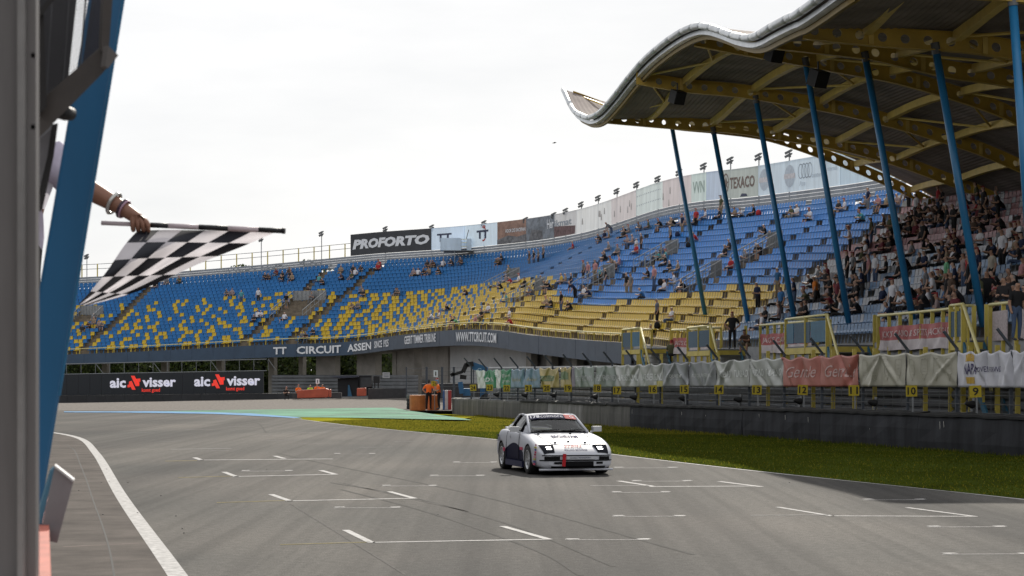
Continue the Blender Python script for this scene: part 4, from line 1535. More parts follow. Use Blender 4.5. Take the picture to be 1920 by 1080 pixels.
banner(1245, 1293, 'grey', 'grey banner with small white capitals above number 15', texts=[('AUTOJUWEELIER', .12, .80, .32, .52, Bw, {})])
banner(1293, 1345, 'grey', 'grey banner with small white capitals between numbers 15 and 14', texts=[('AUTOJUWEELIER', .12, .86, .32, .52, Bw, {})])
banner(1345, 1407, 'silver', 'silver swagged banner with white capitals above number 14', texts=[('TURBAO', .06, .46, .34, .62, Bw, {'bold': .02}), ('TURBAO', .56, .97, .34, .62, Bw, {'bold': .02})])
banner(1407, 1469, 'silver', 'silver swagged banner with white capitals left of the red ones', texts=[('TINBAO', .06, .46, .36, .64, Bw, {'bold': .02}), ('TAXBAO', .54, .97, .36, .64, Bw, {'bold': .02})])
banner(1470, 1540, 'red', 'left one of the two faded red banners with white script', texts=[('Gentle', .15, .9, .3, .72, mat('pink_print', (.55, .38, .36), .5), {'shear': .35})])
banner(1540, 1613, 'red', 'right one of the two faded red banners with white script', texts=[('Gentle', .15, .9, .3, .72, mat('pink_print', (.55, .38, .36), .5), {'shear': .35})])
for (a_, c_, lb) in ((1613, 1700, 'champagne banner with outlined crests, right of the red ones'), (1700, 1797, 'champagne banner with outlined crests above number 10')):
    t, surf = banner(a_, c_, 'gold', lb)
    for q in range(4):
        u = .14 + q * .24
        pts = [(-.055, .82), (-.02, .86), (0, .82), (.02, .86), (.055, .82), (.055, .40), (0, .18), (-.055, .40), (-.055, .82)]
        bb = MB()
        for (x0, v0), (x1, v1) in zip(pts[:-1], pts[1:]):
            bb.tube([surf(u + x0, v0, .012), surf(u + (x0 + x1) / 2, (v0 + v1) / 2, .014), surf(u + x1, v1, .012)], .005, 4)
        for v0 in (.36, .46, .56, .66):
            bb.tube([surf(u - .03, v0, .014), surf(u + .03, v0, .014)], .0045, 4)
        bb.build('crest', M_txt_line, t)
Mnb = mat('navy_banner_print', (0.06, 0.05, 0.13), .5)
Mny = mat('ochre_banner_print', (0.48, 0.31, 0.06), .5)
banner(1797, 1905, 'white', 'white banner with ochre hexagon emblem and navy capitals above number 9', folds=4, texts=[('NAPA', .17, .345, .36, .66, Mnb, {'bold': .02}), ('MOVES YOU FORWARD', .37, .78, .42, .58, Mnb, {})], boxes=[(.17, .33, .72, .93, Mny), (.19, .33, .10, .28, Mny)])
banner(1905, 1985, 'white', 'plain white banner cut by the right edge of the picture', folds=3)

# yellow number boards on posts behind the wall, and black horn lamps
M_numy = mat('number_board_yellow', (0.46, 0.35, 0.02), 0.6, var=0.1)
M_blk = mat('black_print', (0.012, 0.012, 0.012), 0.6, var=0)
NB = [(9, 1829, 734), (10, 1709, 733), (11, 1601, 732), (12, 1505, 731), (13, 1419, 731), (14, 1348, 730.5), (15, 1283, 730), (16, 1224, 730), (17, 1157, 732), (18, 1120, 728), (19, 1065, 728), (20, 1025, 728), (21, 990.5, 728), (22, 950, 728), (23, 918, 727), (24, 887, 727)]
NUMW = {9: 'nine', 10: 'ten', 11: 'eleven', 12: 'twelve', 13: 'thirteen', 14: 'fourteen', 15: 'fifteen', 16: 'sixteen', 17: 'seventeen', 18: 'eighteen', 19: 'nineteen', 20: 'twenty', 21: 'twenty-one', 22: 'twenty-two', 23: 'twenty-three', 24: 'twenty-four'}
NUMP = {9: 'under the white emblem banner', 10: 'under the right champagne banner', 11: 'under the right red script banner', 12: 'under the left red script banner', 13: 'under the second silver swagged banner', 14: 'under the first silver swagged banner', 15: 'under the left dark grey banner', 16: 'under the silvery banner with yellow patch', 17: 'at the left end of the bold-lettered banners', 18: 'under the right sage banner', 19: 'under the narrow mustard banner', 20: 'under the wide mustard banner', 21: 'under the right blue-grey banner', 22: 'under the second green banner', 23: 'under the first green banner', 24: 'left of all the banners'}
for num, px, py in NB:
    d = wd_of_px(px, .5)
    q, n_ = wpt(d, .5)
    c_ = at(px, py, q.y)
    S = 0.175
    t = thing('number_board', (c_.x, c_.y, WZ + .8), 'yellow square board reading %s, standing %s' % (NUMW[num], NUMP[num]), 'number board', 'yellow grid number boards along the wall')
    tilt = random.uniform(-.05, .05)
    bb = MB()
    Mx = Matrix.Translation(c_) @ Matrix.Rotation(tilt, 4, 'Y')
    bb.box((-S, -.012, -S), (S, .012, S), M=Mx)
    bb.build('plate', M_numy, t)
    w2 = .09 if num < 10 else .13
    lettering('number', str(num), lambda u, v: Mx @ Vector((-w2 + 2 * w2 * u, -.018, -.12 + .24 * v)), M_blk, t, bold=0.02)
    bb = MB()
    bb.beam((c_.x + .05, c_.y + .05, WZ + .5), (c_.x + .05, c_.y + .05, c_.z - S + .02), .045)
    bb.build('post', M_galv, t)
HN = [(931, 740), (984, 741), (1038, 741), (1115, 744), (1188, 745), (1280, 747), (1384, 749), (1497, 752), (1637, 755), (1820, 758)]
for q_, (px, py) in enumerate(HN):
    d = wd_of_px(px, .65)
    q, n_ = wpt(d, .65)
    c_ = at(px, py, q.y)
    near_n = min(NB, key=lambda nb_: abs(nb_[1] - px))
    t = thing('horn_lamp', tuple(c_), 'black horn-shaped lamp on the fence %s of the board reading %s' % ('left' if px < near_n[1] else 'right', NUMW[near_n[0]]), 'signal lamp', 'black horn lamps along the fence')
    Mx = Matrix.Translation(c_) @ Matrix.Rotation(R(10), 4, 'Y') @ Matrix.Rotation(R(20), 4, 'Z')
    bb = MB()
    bb.lathe([(0.01, .13), (.10, .12), (.13, .08), (.105, -.02), (.06, -.14), (.045, -.19), (.005, -.20)], 10, M=Mx)
    bb.build('horn', M_blackbox, t)
    bb = MB()
    bb.box((.06, -.07, -.21), (.13, .07, .20), M=Mx)
    bb.beam(c_ + Vector((.08, .05, -.6)), c_ + Vector((.08, .05, 0)), .035)
    bb.build('bracket', M_galv_d, t)

# ribbed steel barrier and yellow posts behind the fence
M_ribs = mat('ribbed_grey_cladding', (0.13, 0.137, 0.148), 0.55, metal=0.2, var=0.2, scale=1.0)
CL = offset_line(WALL, 2.0)
cls = catmull(CL, 40)
clad = thing('ribbed_barrier', (7.0, 85.0, WZ), 'grey horizontally ribbed steel barrier behind the debris fence', 'barrier')
for k in range(9):
    bb = MB()
    z0 = WZ + k * .30
    rr = [[(p[0] + .08, p[1], z0 + .005), (p[0], p[1], z0 + .06), (p[0], p[1], z0 + .22), (p[0] + .08, p[1], z0 + .29)] for p in cls]
    bb.grid(rr)
    bb.build('rail', M_ribs, clad)
for px in (1196, 1240, 1346, 1440, 1525, 1562, 1602, 1640, 1735, 1820, 1870, 1908):
    p = on_line([tuple(c) for c in catmull(offset_line(WALL, 1.6), 40)], px)
    bb = MB()
    bb.beam((p.x, p.y, WZ), (p.x, p.y, 3.0), .13, .13)
    bb.build('yellow_post', M_yel, clad)

# ================================================================== FRONT OF THE COVERED STAND: parapet, rail, landings and stairs
M_parap = mat('pale_parapet', (0.30, 0.31, 0.33), 0.8, var=0.15)
bb = MB()
rr = []
for i in range(int(I_END), NS, 3):
    p, n_ = spt(i, -.02, 0, 0)
    rr.append([(p.x, p.y, p.z - 1.0), (p.x, p.y, p.z - .02), (p.x + .15, p.y, p.z - .02)])
bb.grid(rr)
bb.build('parapet', M_parap, main)
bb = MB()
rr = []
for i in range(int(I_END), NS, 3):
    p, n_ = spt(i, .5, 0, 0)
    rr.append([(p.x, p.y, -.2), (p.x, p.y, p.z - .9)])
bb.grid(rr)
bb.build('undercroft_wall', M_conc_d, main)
M_blpan = mat('blue_steel_panel', (0.025, 0.12, 0.20), 0.5, var=0.15)
M_perf = mat('perforated_panel', (0.05, 0.10, 0.15), 0.6, var=0.2, scale=12)
def front(px, off=0.0, z=0.0):
    i = i_of_px(px)
    p, n_ = spt(i, off, 0, 0)
    return Vector((p.x, p.y, p.z + z)), n_
def front_rail(px0, px1, n_posts):
    for k in range(n_posts):
        p, n_ = front(px0 + (px1 - px0) * k / (n_posts - 1), -.06)
        bb = MB()
        bb.beam(p - Vector((0, 0, .75)), p + Vector((0, 0, .95)), .12, .09)
        bb.build('rail_post', M_yel, main)
    bb = MB()
    bb.tube([front(px, -.06, .97)[0] for px in np.linspace(px0, px1, 12)], .055, 8)
    bb.build('top_rail', M_yel_p, main, smooth=True)
front_rail(1262, 1340, 8)
front_rail(1428, 1535, 9)
front_rail(1650, 1812, 9)
def red_banner(px0, px1, label, words):
    p0, n_ = front(px0)
    t = thing('stand_banner', tuple(front((px0 + px1) / 2, -.2, .0)[0]), label, 'banner', 'red and white banners on the covered stand rail')
    rs = random.Random(int(px0))
    ph = rs.random() * 6
    def surf(u, v, out=0.0):
        p, n2 = front(px0 + (px1 - px0) * u, 0)
        dsp = .05 * math.sin(u * 26 + ph + v * 2.4) + .03 * math.sin(u * 55 - v * 5) * (1 - .3 * v)
        o_ = -.16 - dsp - out
        return Vector((p.x + n2[0] * o_, p.y + n2[1] * o_, p.z - .30 + v * .86 - .03 * abs(math.sin(u * 13 + ph))))
    bb = MB()
    for (v0, v1, mi) in ((0, .42, 1), (.42, 1, 0)):
        bb.grid([[surf(u, v) for v in np.linspace(v0, v1, 7)] for u in np.linspace(0, 1, 50)], m=mi)
    bb.build('cloth', [mat('dusty_red_cloth', (0.36, 0.09, 0.09), .55, var=.2), mat('offwhite_cloth', (0.50, 0.45, 0.46), .55, var=.15)], t, smooth=True)
    lettering('print', words, lambda u, v: surf(.03 + .93 * u, .46 + .36 * v, .02), mat('pale_pink_print', (.55, .42, .42), .5), t, bold=.01)
red_banner(1268, 1338, 'small red and white banner on the rail left of the man in black', "JACK'S CASINO & SPORTS")
red_banner(1434, 1531, 'middle red and white banner on the rail above the red fence banners', "JACK'S CASINO & SPORTS")
red_banner(1655, 1811, 'longest red and white banner on the rail, nearest the right edge', "JACK'S CASINO & SPORTS JACK'S CASINO")
def landing(px0, px1, depth, label, panels, stair_to=None, floor_y=None):
    """yellow steel landing that juts out in front of the stand, with a stair down towards the camera"""
    a_, na = front(px0)
    c_, nc = front(px1)
    a_.z = c_.z = (a_.z + c_.z) / 2 - .12
    na = Vector((na[0], na[1], 0)); nc = Vector((nc[0], nc[1], 0))
    a2, c2 = a_ - na * depth, c_ - nc * depth
    t = thing('stair_landing', tuple((a2 + c2) / 2 - Vector((0, 0, 2))), label, 'stairs', 'yellow access stairs in front of the stands')
    bb = MB()
    U = Vector((0, 0, 1))
    bb.add([a_, c_, c2, a2, a_ - U * .08, c_ - U * .08, c2 - U * .08, a2 - U * .08], [(0, 1, 2, 3), (7, 6, 5, 4), (3, 2, 6, 7), (1, 0, 4, 5), (2, 1, 5, 6), (0, 3, 7, 4)])
    bb.build('deck', M_galv_d, t)
    bb = MB()
    for e0, e1 in ((a2, c2), (a_, a2), (c_, c2)):
        bb.beam(e0 - U * .18, e1 - U * .18, .10, .24)
    bb.build('edge_beam', M_yel, t)
    for q in (a_, a2, c2, c_, (a2 + c2) / 2):
        bb = MB()
        bb.beam(q - U * .3, q + U * 1.12, .13, .10)
        bb.build('post', M_yel, t)
    for q in (a2, c2):
        bb = MB()
        bb.beam((q.x, q.y, WZ), q - U * .28, .14, .14)
        bb.build('leg', M_yel, t)
    bb = MB()
    bb.tube([a_ + U * 1.12, a2 + U * 1.12], .05, 8)
    bb.tube([a2 + U * 1.12, c2 + U * 1.12], .05, 8)
    bb.build('handrail', M_yel_p, t, smooth=True)
    for (f0, f1, m_) in panels:
        bb = MB()
        q0, q1 = a2.lerp(c2, f0), a2.lerp(c2, f1)
        bb.beam(q0.lerp(q1, .5) + U * .12, q0.lerp(q1, .5) + U * .92, (q1 - q0).length, .03, up=(na.x, na.y, 0))
        for k in range(8):
            bb.beam(q0 + U * (.15 + k * .1) - na * .02, q1 + U * (.15 + k * .1) - na * .02, .012, .02)
        bb.build('infill_panel', m_, t)
    # stair flight descending alongside the stand towards the near end
    dirn = (c2 - a2).normalized()
    s0 = c2
    s1 = c2 + dirn * 2.6 - U * 2.6
    bb = MB()
    for q in (s0 - na * .0, s0 + na * (depth * .85)):
        bb.beam(q - U * .15, q + dirn * 2.6 - U * 2.75, .06, .26)
    bb.build('stringer', M_blpan, t)
    for k in range(1, 11):
        q = s0 + dirn * (2.6 * k / 11.0) - U * (2.6 * k / 11.0 + .05)
        bb = MB()
        bb.beam(q + na * .02, q + na * (depth * .83), .26, .03)
        bb.build('step', M_galv_d, t)
    bb = MB()
    bb.tube([s0 + U * 1.12, s1 + U * 1.05], .055, 8)
    bb.build('stair_handrail', M_yel_p, t, smooth=True)
    for k in (2, 5, 8):
        bb = MB()
        q = s0 + dirn * (2.6 * k / 11.0) - U * (2.6 * k / 11.0)
        bb.beam(q, q + U * 1.05, .07)
        bb.build('baluster', M_yel, t)
    return t
landing(1222, 1258, 1.7, 'yellow stair landing at the left end, where a photographer stands', [(0, .45, M_perf), (.55, 1, M_blpan)])
landing(1352, 1398, 1.7, 'yellow stair landing between the first two red rail banners', [(0.05, .95, M_perf)])
landing(1556, 1640, 1.8, 'wide yellow stair landing with dark blue panels', [(.02, .2, M_blpan), (.22, .6, M_perf), (.62, .98, M_blpan)])
landing(1826, 1850, 0.75, 'yellow stair landing nearest the right edge with steep handrail', [(.05, .95, M_perf)])
# floor walkway strip at the right end of the rail with perforated panels
for px0, px1 in ((1862, 1900), (1906, 1945)):
    q0, _ = front(px0, -.1, .1); q1, _ = front(px1, -.1, .1)
    bb = MB()
    bb.beam((q0 + q1) / 2 - Vector((0, 0, .25)), (q0 + q1) / 2 + Vector((0, 0, .65)), (q1 - q0).length, .03, up=(1, 0, 0))
    bb.build('perforated_panel', mat('pink_white_panel', (.42, .36, .38), .6, var=.3, scale=14), main)
front_rail(1860, 1960, 5)
# ================================================================== UNDER THE BOWL, LED BOARD, FAR BARRIERS
LEDY = 172.0
def ledz(px, py):
    return at(px, py, LEDY)
M_led = mat('led_screen_dark', (0.016, 0.020, 0.026), 0.5, var=0.05)
M_led_w = mat('led_white', (0.70, 0.70, 0.82), 0.5, var=0, emit=0.35)
M_led_r = mat('led_red', (0.75, 0.045, 0.03), 0.5, var=0, emit=0.55)
def lpt(px, py, dy=0.0):
    y = LEDY + dy
    return at(px, py, y)
p = lpt(300, 740)
led = thing('advertising_screen', tuple(p), 'long dark advertising screen with two white and red logos', 'screen')
def led_top(px): return 702.5 - (px - 100) * 0.0155
def led_bot(px): return 741.5 - (px - 100) * 0.0105
px = 60
while px < 494:
    e_ = min(px + 21.7, 494)
    bb = MB()
    q = [lpt(px + .15, led_bot(px)), lpt(e_ - .15, led_bot(e_)), lpt(e_ - .15, led_top(e_)), lpt(px + .15, led_top(px))]
    bb.add(q + [v + Vector((0, .25, 0)) for v in q], [(0, 1, 2, 3), (7, 6, 5, 4), (0, 4, 5, 1), (1, 5, 6, 2), (2, 6, 7, 3), (3, 7, 4, 0)])
    bb.build('screen_module', M_led, led)
    px = e_
def led_map(px0, px1, y0a, y1a, sl):
    return lambda u, v: lpt(px0 + (px1 - px0) * u, y0a + (y1a - y0a) * v + sl * u * (px1 - px0), -.03)
for ox, oy in ((0, 0), (158, -2.7)):
    sl = -0.014
    lettering('lettering', 'aic', led_map(206 + ox, 236 + ox, 727.5 + oy, 709 + oy, sl), M_led_w, led, bold=.035)
    lettering('lettering', 'visser', led_map(267 + ox, 330 + ox, 726 + oy, 708 + oy, sl), M_led_w, led, bold=.035)
    lettering('lettering', 'komt goed', led_map(266 + ox, 300 + ox, 737 + oy, 728 + oy, sl), M_led_r, led, bold=.02)
    lg = [(0, 21.5), (3, 18.5), (3, 15), (6, 12), (9, 13.5), (13, 24.8), (18.5, 25), (12, 8), (9, 1), (6.5, 0)]
    # emblem: two slanted bars with stepped side blocks
    def lgpoly(pts):
        bb = MB()
        bb.poly([lpt(239 + ox + x, 704.6 + oy + y, -.035) for x, y in pts])
        bb.build('emblem', M_led_r, led)
    lgpoly([(6.5, 0), (13.5, 0), (22.5, 19), (15.5, 19.5)])
    lgpoly([(0.2, 22), (0.2, 17), (2.8, 16.5), (3, 11), (8, 9.5), (15.5, 26), (9, 26.2), (6.2, 21)])
    lgpoly([(14.8, 5.8), (24.3, 5), (24.3, 11), (22.3, 11.2), (22.3, 17.5), (20.9, 18)])
# black foam barrier below the screen
bb = MB()
for k in range(14):
    a_, c_ = 55 + k * 35.6, 55 + (k + 1) * 35.6
    def fb(px): return lerp_tab([(60, 758.5), (130, 756.5), (300, 752), (494, 748), (560, 747)], px)
    q = [lpt(a_ + .2, fb(a_) + 1.5, -.5), lpt(c_ - .2, fb(c_) + 1.5, -.5), lpt(c_ - .2, led_bot(c_) + .3, -.45), lpt(a_ + .2, led_bot(a_) + .3, -.45)]
    bb.add(q + [v + Vector((0, .9, 0)) for v in q], [(0, 1, 2, 3), (7, 6, 5, 4), (0, 4, 5, 1), (1, 5, 6, 2), (2, 6, 7, 3), (3, 7, 4, 0)])
tb = thing('foam_barrier', tuple(lpt(300, 752, -.5)), 'black padded barrier below the advertising screen', 'barrier')
bb.build('padding', mat('black_padding', (0.018, 0.019, 0.022), .6, var=.3, scale=.8), tb)
# scaffolding truss above the screen
M_scaf = mat('scaffold_tube', (0.20, 0.21, 0.22), .5, metal=.4, var=.1)
sc_ = thing('scaffold_truss', tuple(lpt(300, 700, 1.5)), 'thin scaffold truss above the advertising screen', 'scaffolding')
for (y0, y1) in ((681, 671.5), (700, 693)):
    bb = MB()
    bb.tube([lpt(110, y0 + 2, 1.5), lpt(500, y1 + 2, 1.5)], .04, 5)
    bb.build('chord', M_scaf, sc_)
for k in range(15):
    x = 125 + k * 27
    f_ = (x - 110) / 390.0
    bb = MB()
    bb.tube([lpt(x, 683 - 9.5 * f_, 1.5), lpt(x, 702 - 7 * f_, 1.5)], .025, 5)
    if k % 4 == 2:
        bb.tube([lpt(x, 683 - 9.5 * f_, 1.5), lpt(x + 15, 702 - 7 * f_, 1.5)], .03, 5)
    bb.build('strut', M_scaf, sc_)
# piers and walls under the bowl
def under(px, dback, z):
    i = i_of_px(px)
    q, n_ = spt(i, dback, 0, 0)
    return Vector((q.x, q.y, z)), n_
def under_wall(px0, px1, dback, z0, z1, material, name, parent, th=.3):
    bb = MB()
    n_ = max(1, int((px1 - px0) / 20))
    rr = []
    for k in range(n_ + 1):
        a_, nn = under(px0 + (px1 - px0) * k / n_, dback, z0)
        nn = Vector((nn[0], nn[1], 0)) * th
        rr.append([a_, a_ + nn, Vector((a_.x, a_.y, z1)) + nn, Vector((a_.x, a_.y, z1))])
    bb.grid(rr, close=True)
    bb.poly(list(reversed(rr[0]))); bb.poly(rr[-1])
    return bb.build(name, material, parent)
M_pier = mat('pier_concrete', (0.24, 0.225, 0.205), .9, var=.2, scale=.8)
for a_, c_ in ((567, 600), (637, 669), (698, 705), (706, 735), (748, 793)):
    under_wall(a_, c_, 2.2, -.4, 5.0, M_pier, 'pier', curved, .8)
for a_, c_ in ((150, 160), (260, 270), (360, 370), (455, 465), (510, 518)):
    under_wall(a_, c_, 4.5, -.8, 4.6, M_pier, 'pier', curved, .6)
M_wr = mat('white_rendered_wall', (0.40, 0.41, 0.42), .85, var=.12, scale=.8)
under_wall(793, 948, 2.4, -.4, 4.6, M_wr, 'undercroft_wall', curved)
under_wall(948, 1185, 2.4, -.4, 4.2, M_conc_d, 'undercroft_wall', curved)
for a_ in (948, 985, 1030, 1100):
    under_wall(a_, a_ + 9, 1.6, -.4, 4.2, M_pier, 'pier', curved, .5)
# ribbed cladding under the bowl, left of the white wall
rc = thing('ribbed_cladding', tuple(under(640, 1.2, 0)[0]), 'grey ribbed cladding wall under the bowl between the piers', 'wall')
for k in range(7):
    z0 = -.2 + k * .32
    bb = MB()
    rr = []
    for px in np.linspace(497, 762, 16):
        a_, nn = under(px, 1.1, z0)
        rr.append([(a_.x, a_.y + .1, z0 + .01), (a_.x, a_.y, z0 + .07), (a_.x, a_.y, z0 + .24), (a_.x, a_.y + .1, z0 + .31)])
    bb.grid(rr)
    bb.build('rail', M_ribs, rc)
# horizontal pipes / stair with white treads in the opening
bb = MB()
for k in range(5):
    bb.beam(at(673, 673 + k * 4, 188), at(690, 681 + k * 4, 188), .10)
tag(bb.build('inner_stair', M_white_l, origin=tuple(at(680, 690, 188))), 'white slanted stair rails inside the opening between piers', 'stairs')
# foam wall base beyond
fw = MB()
for a_, c_ in ((548, 640), (690, 763)):
    q = [at(a_, 748.5, 168), at(c_, 746 if c_ > 700 else 747, 168), at(c_, 728 if c_ > 700 else 736, 168), at(a_, 729 if c_ > 700 else 737, 168)]
    fw.add(q + [v + Vector((0, .6, 0)) for v in q], [(0, 1, 2, 3), (7, 6, 5, 4), (0, 4, 5, 1), (1, 5, 6, 2), (2, 6, 7, 3), (3, 7, 4, 0)])
tw = thing('low_dark_wall', tuple(at(700, 747, 168)), 'low dark barrier wall at the back of the gravel', 'barrier')
fw.build('padding', mat('dark_grey_padding', (0.045, 0.045, 0.048), .7, var=.2), tw)
# red-orange foam blocks with marshals
M_orb = mat('orange_red_block', (0.42, 0.085, 0.045), .55, var=.2, scale=1.2)
def block(name, pts, Y, depth, material, label, cat='barrier', bevel=.06):
    bb = MB()
    q = [at(x, y, Y) for x, y in pts]
    n_ = len(q)
    bb.add(q + [v + Vector((0, depth, 0)) for v in q], [tuple(range(n_)), tuple(reversed(range(n_, 2 * n_)))] + [(k, n_ + k, n_ + (k + 1) % n_, (k + 1) % n_) for k in range(n_)])
    o = bb.build(name, material, origin=tuple(q[0]))
    mo = o.modifiers.new('edge', 'BEVEL')
    mo.width = bevel
    mo.segments = 2
    return tag(o, label, cat)
block('foam_block', [(557, 747), (612, 745.5), (616, 744), (616, 730), (611, 728), (557, 732)], 164, .7, M_orb, 'long red-orange barrier block in front of seated marshals')
block('foam_block', [(617, 745), (620.5, 745), (620.5, 730), (617, 730)], 164, .5, M_orb, 'narrow red-orange post at the right end of the long block')
block('foam_block', [(669, 743), (686, 742.5), (686, 727), (669, 728)], 166, .7, M_orb, 'small red-orange block at the left end of low dark wall')
# dark shelter with blue flap
sh = thing('marshal_shelter', tuple(at(655, 744, 172)), 'dark open shelter with slanted roof and blue flap', 'shelter')
for nm, pts, dy, m_ in (('wall', [(634, 743.5), (671, 743), (671, 707), (633, 710)], 0, mat('shelter_black', (.012, .013, .016), .7)), ('flap', [(652, 743), (660, 743), (655, 722), (652.5, 722)], -.2, mat('shelter_blue', (.03, .11, .2), .6)),
                        ('roof', [(616, 706), (672, 704.5), (672, 706.5), (640, 709)], -.6, mat('shelter_roof', (.03, .035, .06), .5)), ('booth', [(672, 742), (697, 741), (697, 704), (672, 704)], .1, mat('shelter_black', (0, 0, 0))),
                        ('window', [(676, 726), (697, 725.5), (697, 708), (676, 708)], -.05, mat('shelter_glass', (.05, .055, .06), .2))):
    bb = MB()
    q = [at(x, y, 172 + dy) for x, y in pts]
    n_ = len(q)
    dd = .08 if nm in ('window', 'flap') else 1.2
    bb.add(q + [v + Vector((0, dd, 0)) for v in q], [tuple(range(n_)), tuple(reversed(range(n_, 2 * n_)))] + [(k, n_ + k, n_ + (k + 1) % n_, (k + 1) % n_) for k in range(n_)])
    bb.build(nm, m_, sh)
# bin-like black stand and white notice
nt_ = thing('notice_board', tuple(at(723, 710, 168)), 'small white notice with text on the wire fence', 'sign')
bb = MB(); c_ = at(724, 703.5, 168); bb.box((c_.x - .31, c_.y, c_.z - .24), (c_.x + .31, c_.y + .03, c_.z + .24)); bb.build('plate', M_wr, nt_)
for k in range(3):
    bb = MB(); bb.box((c_.x - .2, c_.y - .006, c_.z + .12 - k * .12), (c_.x + .2, c_.y - .001, c_.z + .15 - k * .12)); bb.build('text_line', M_navy, nt_)
bn = MB(); c_ = at(706, 714, 168)
bn.box((c_.x - .26, c_.y, c_.z - .2), (c_.x + .26, c_.y + .4, c_.z + .4)); bn.box((c_.x - .2, c_.y, c_.z - .6), (c_.x - .1, c_.y + .1, c_.z - .2)); bn.box((c_.x + .1, c_.y, c_.z - .6), (c_.x + .2, c_.y + .1, c_.z - .2))
tag(bn.build('loudspeaker_stand', M_blackbox, origin=tuple(c_)), 'black box on white legs left of the notice', 'box')
# wire fence with dark posts at the mouth of the service road
sf = thing('service_fence', tuple(at(820, 745, 140)), 'dark wire fence with posts in front of the white wall', 'fence')
for px in (762, 800, 829, 851, 888, 930, 935):
    bb = MB()
    a_ = at(px, 745, 140)
    bb.beam(a_, at(px, 688, 140), .16 if px in (800, 829, 851) else .08, .1)
    bb.build('post', M_post, sf)
for y_ in (690, 697, 704, 711, 718, 725):
    bb = MB()
    bb.tube([at(762, y_ + 1.5, 140), at(820, y_, 140), at(938, y_ - 1, 140)], .012, 4)
    bb.build('cable', M_galv_d, sf)
block('dark_wall_base', [(790, 748), (905, 744), (905, 718), (790, 719)], 142, .4, mat('dark_grey_padding', (.04, .04, .04)), 'dark padded wall base below the white wall', 'barrier')
# orange drum-like block, tyre stack, red-white-blue blocks beside the two marshals
ob = thing('tyre_stack', tuple(at(781, 766, 118)), 'round pile of tyres with pale tops behind the orange block', 'tyres')
for k in range(7):
    c_ = at(772 + (k % 4) * 9, 760, 121 + (k // 4) * 1.2)
    for h in range(4):
        bb = MB()
        Mx = Matrix.Translation((c_.x, c_.y, h * .22 + .1)) @ Matrix.Rotation(R(90), 4, 'Y')
        bb.lathe([(.16, -.08), (.30, -.10), (.32, 0), (.30, .10), (.16, .08)], 12, M=Mx)
        bb.build('tyre', M_rubber if h < 3 else mat('dusty_tyre', (.16, .155, .15), .9, var=.5, scale=3), ob)
M_orc = mat('orange_plastic', (0.50, 0.16, 0.045), .5, var=.15)
c_ = at(783, 767, 116.5)
bb = MB()
Mx = Matrix.Translation((c_.x, c_.y, 0)) @ Matrix.Rotation(R(-90), 4, 'Y')
bb.lathe([(0.0, 0), (.46, 0), (.47, .05), (.47, .85), (.45, .9), (0, .9)], 18, M=Mx)
tag(bb.build('orange_drum', M_orc, origin=(c_.x, c_.y, 0)), 'big orange drum-shaped block beside the two marshals', 'barrier')
c_ = at(812, 767, 117.6)
bb = MB(); Mx = Matrix.Translation((c_.x, c_.y, 0)) @ Matrix.Rotation(R(-90), 4, 'Y')
bb.lathe([(0.0, 0), (.36, 0), (.37, .05), (.37, .85), (.35, .9), (0, .9)], 16, M=Mx)
tag(bb.build('orange_drum', M_orc, origin=(c_.x, c_.y, 0)), 'orange drum block seen between the two marshals', 'barrier')
rb_ = thing('striped_block', tuple(at(838, 764, 119)), 'blue, white and red striped barrier block right of the marshals', 'barrier')
for k, (x0, x1, m_) in enumerate(((830, 834, mat('block_blue', (.04, .12, .3), .5)), (834, 840, mat('block_white', (.5, .5, .52), .5)), (840, 846, mat('block_red', (.33, .04, .04), .5)))):
    bb = MB()
    a_, c2 = at(x0, 763, 119), at(x1, 732, 119)
    bb.box((a_.x + .004, a_.y, 0), (c2.x - .004, a_.y + .6, c2.z))
    bb.build('stripe', m_, rb_)
# telehandler: blue telescopic boom with black head, machine body behind the wall
tl = thing('telehandler', tuple(at(905, 745, 125)), 'blue telescopic handler with black boom head behind the fence', 'vehicle')
M_tb = mat('machine_blue', (0.025, 0.12, 0.26), .4, var=.1)
P = lambda x, y: at(x, y, 124.0)
bb = MB()
q = [P(884, 680), P(889, 679), P(935, 696), P(935, 708), P(884, 692)]
n_ = len(q)
bb.add(q + [v + Vector((0, .5, 0)) for v in q], [tuple(reversed(range(n_))), tuple(range(n_, 2 * n_))] + [(k, (k + 1) % n_, n_ + (k + 1) % n_, n_ + k) for k in range(n_)])
bb.build('boom', M_tb, tl)
lettering('lettering', 'Genie', lambda u, v: P(895 + 26 * u, 697 + 6 * u - 8 * v) + Vector((0, -.02, 0)), mat('pale_blue_print', (.3, .45, .55), .5), tl, bold=.02, shear=.2)
bb = MB()
for a_, c_, w_ in (((888, 682), (874, 684), .5), ((875, 682), (868, 698), .45), ((868, 697), (848, 703), .3), ((869, 703), (868, 711), .35), ((852, 700), (845, 704), .35)):
    bb.beam(P(*a_), P(*c_), .4, w_ * .6)
bb.build('boom_head', M_blackbox, tl)
bb = MB()
bb.beam(P(866, 738), P(863, 716), .3, .25); bb.box(tuple(at(868, 742, 124)), tuple(at(884, 728, 125.5)))
bb.build('outrigger', M_tb, tl)
bb = MB()
a_ = at(900, 742, 126); bb.box((a_.x, a_.y, .3), (a_.x + 2.2, a_.y + 2.5, 1.3)); bb.build('chassis', M_tb, tl)
for dx in (.4, 1.8):
    bb = MB(); Mx = Matrix.Translation((a_.x + dx, a_.y - .1, .45)) @ Matrix.Rotation(R(90), 4, 'Z')
    bb.lathe([(.0, -.15), (.3, -.16), (.44, -.12), (.45, .12), (.3, .16), (0, .15)], 14, M=Mx); bb.build('wheel', M_rubber, tl)
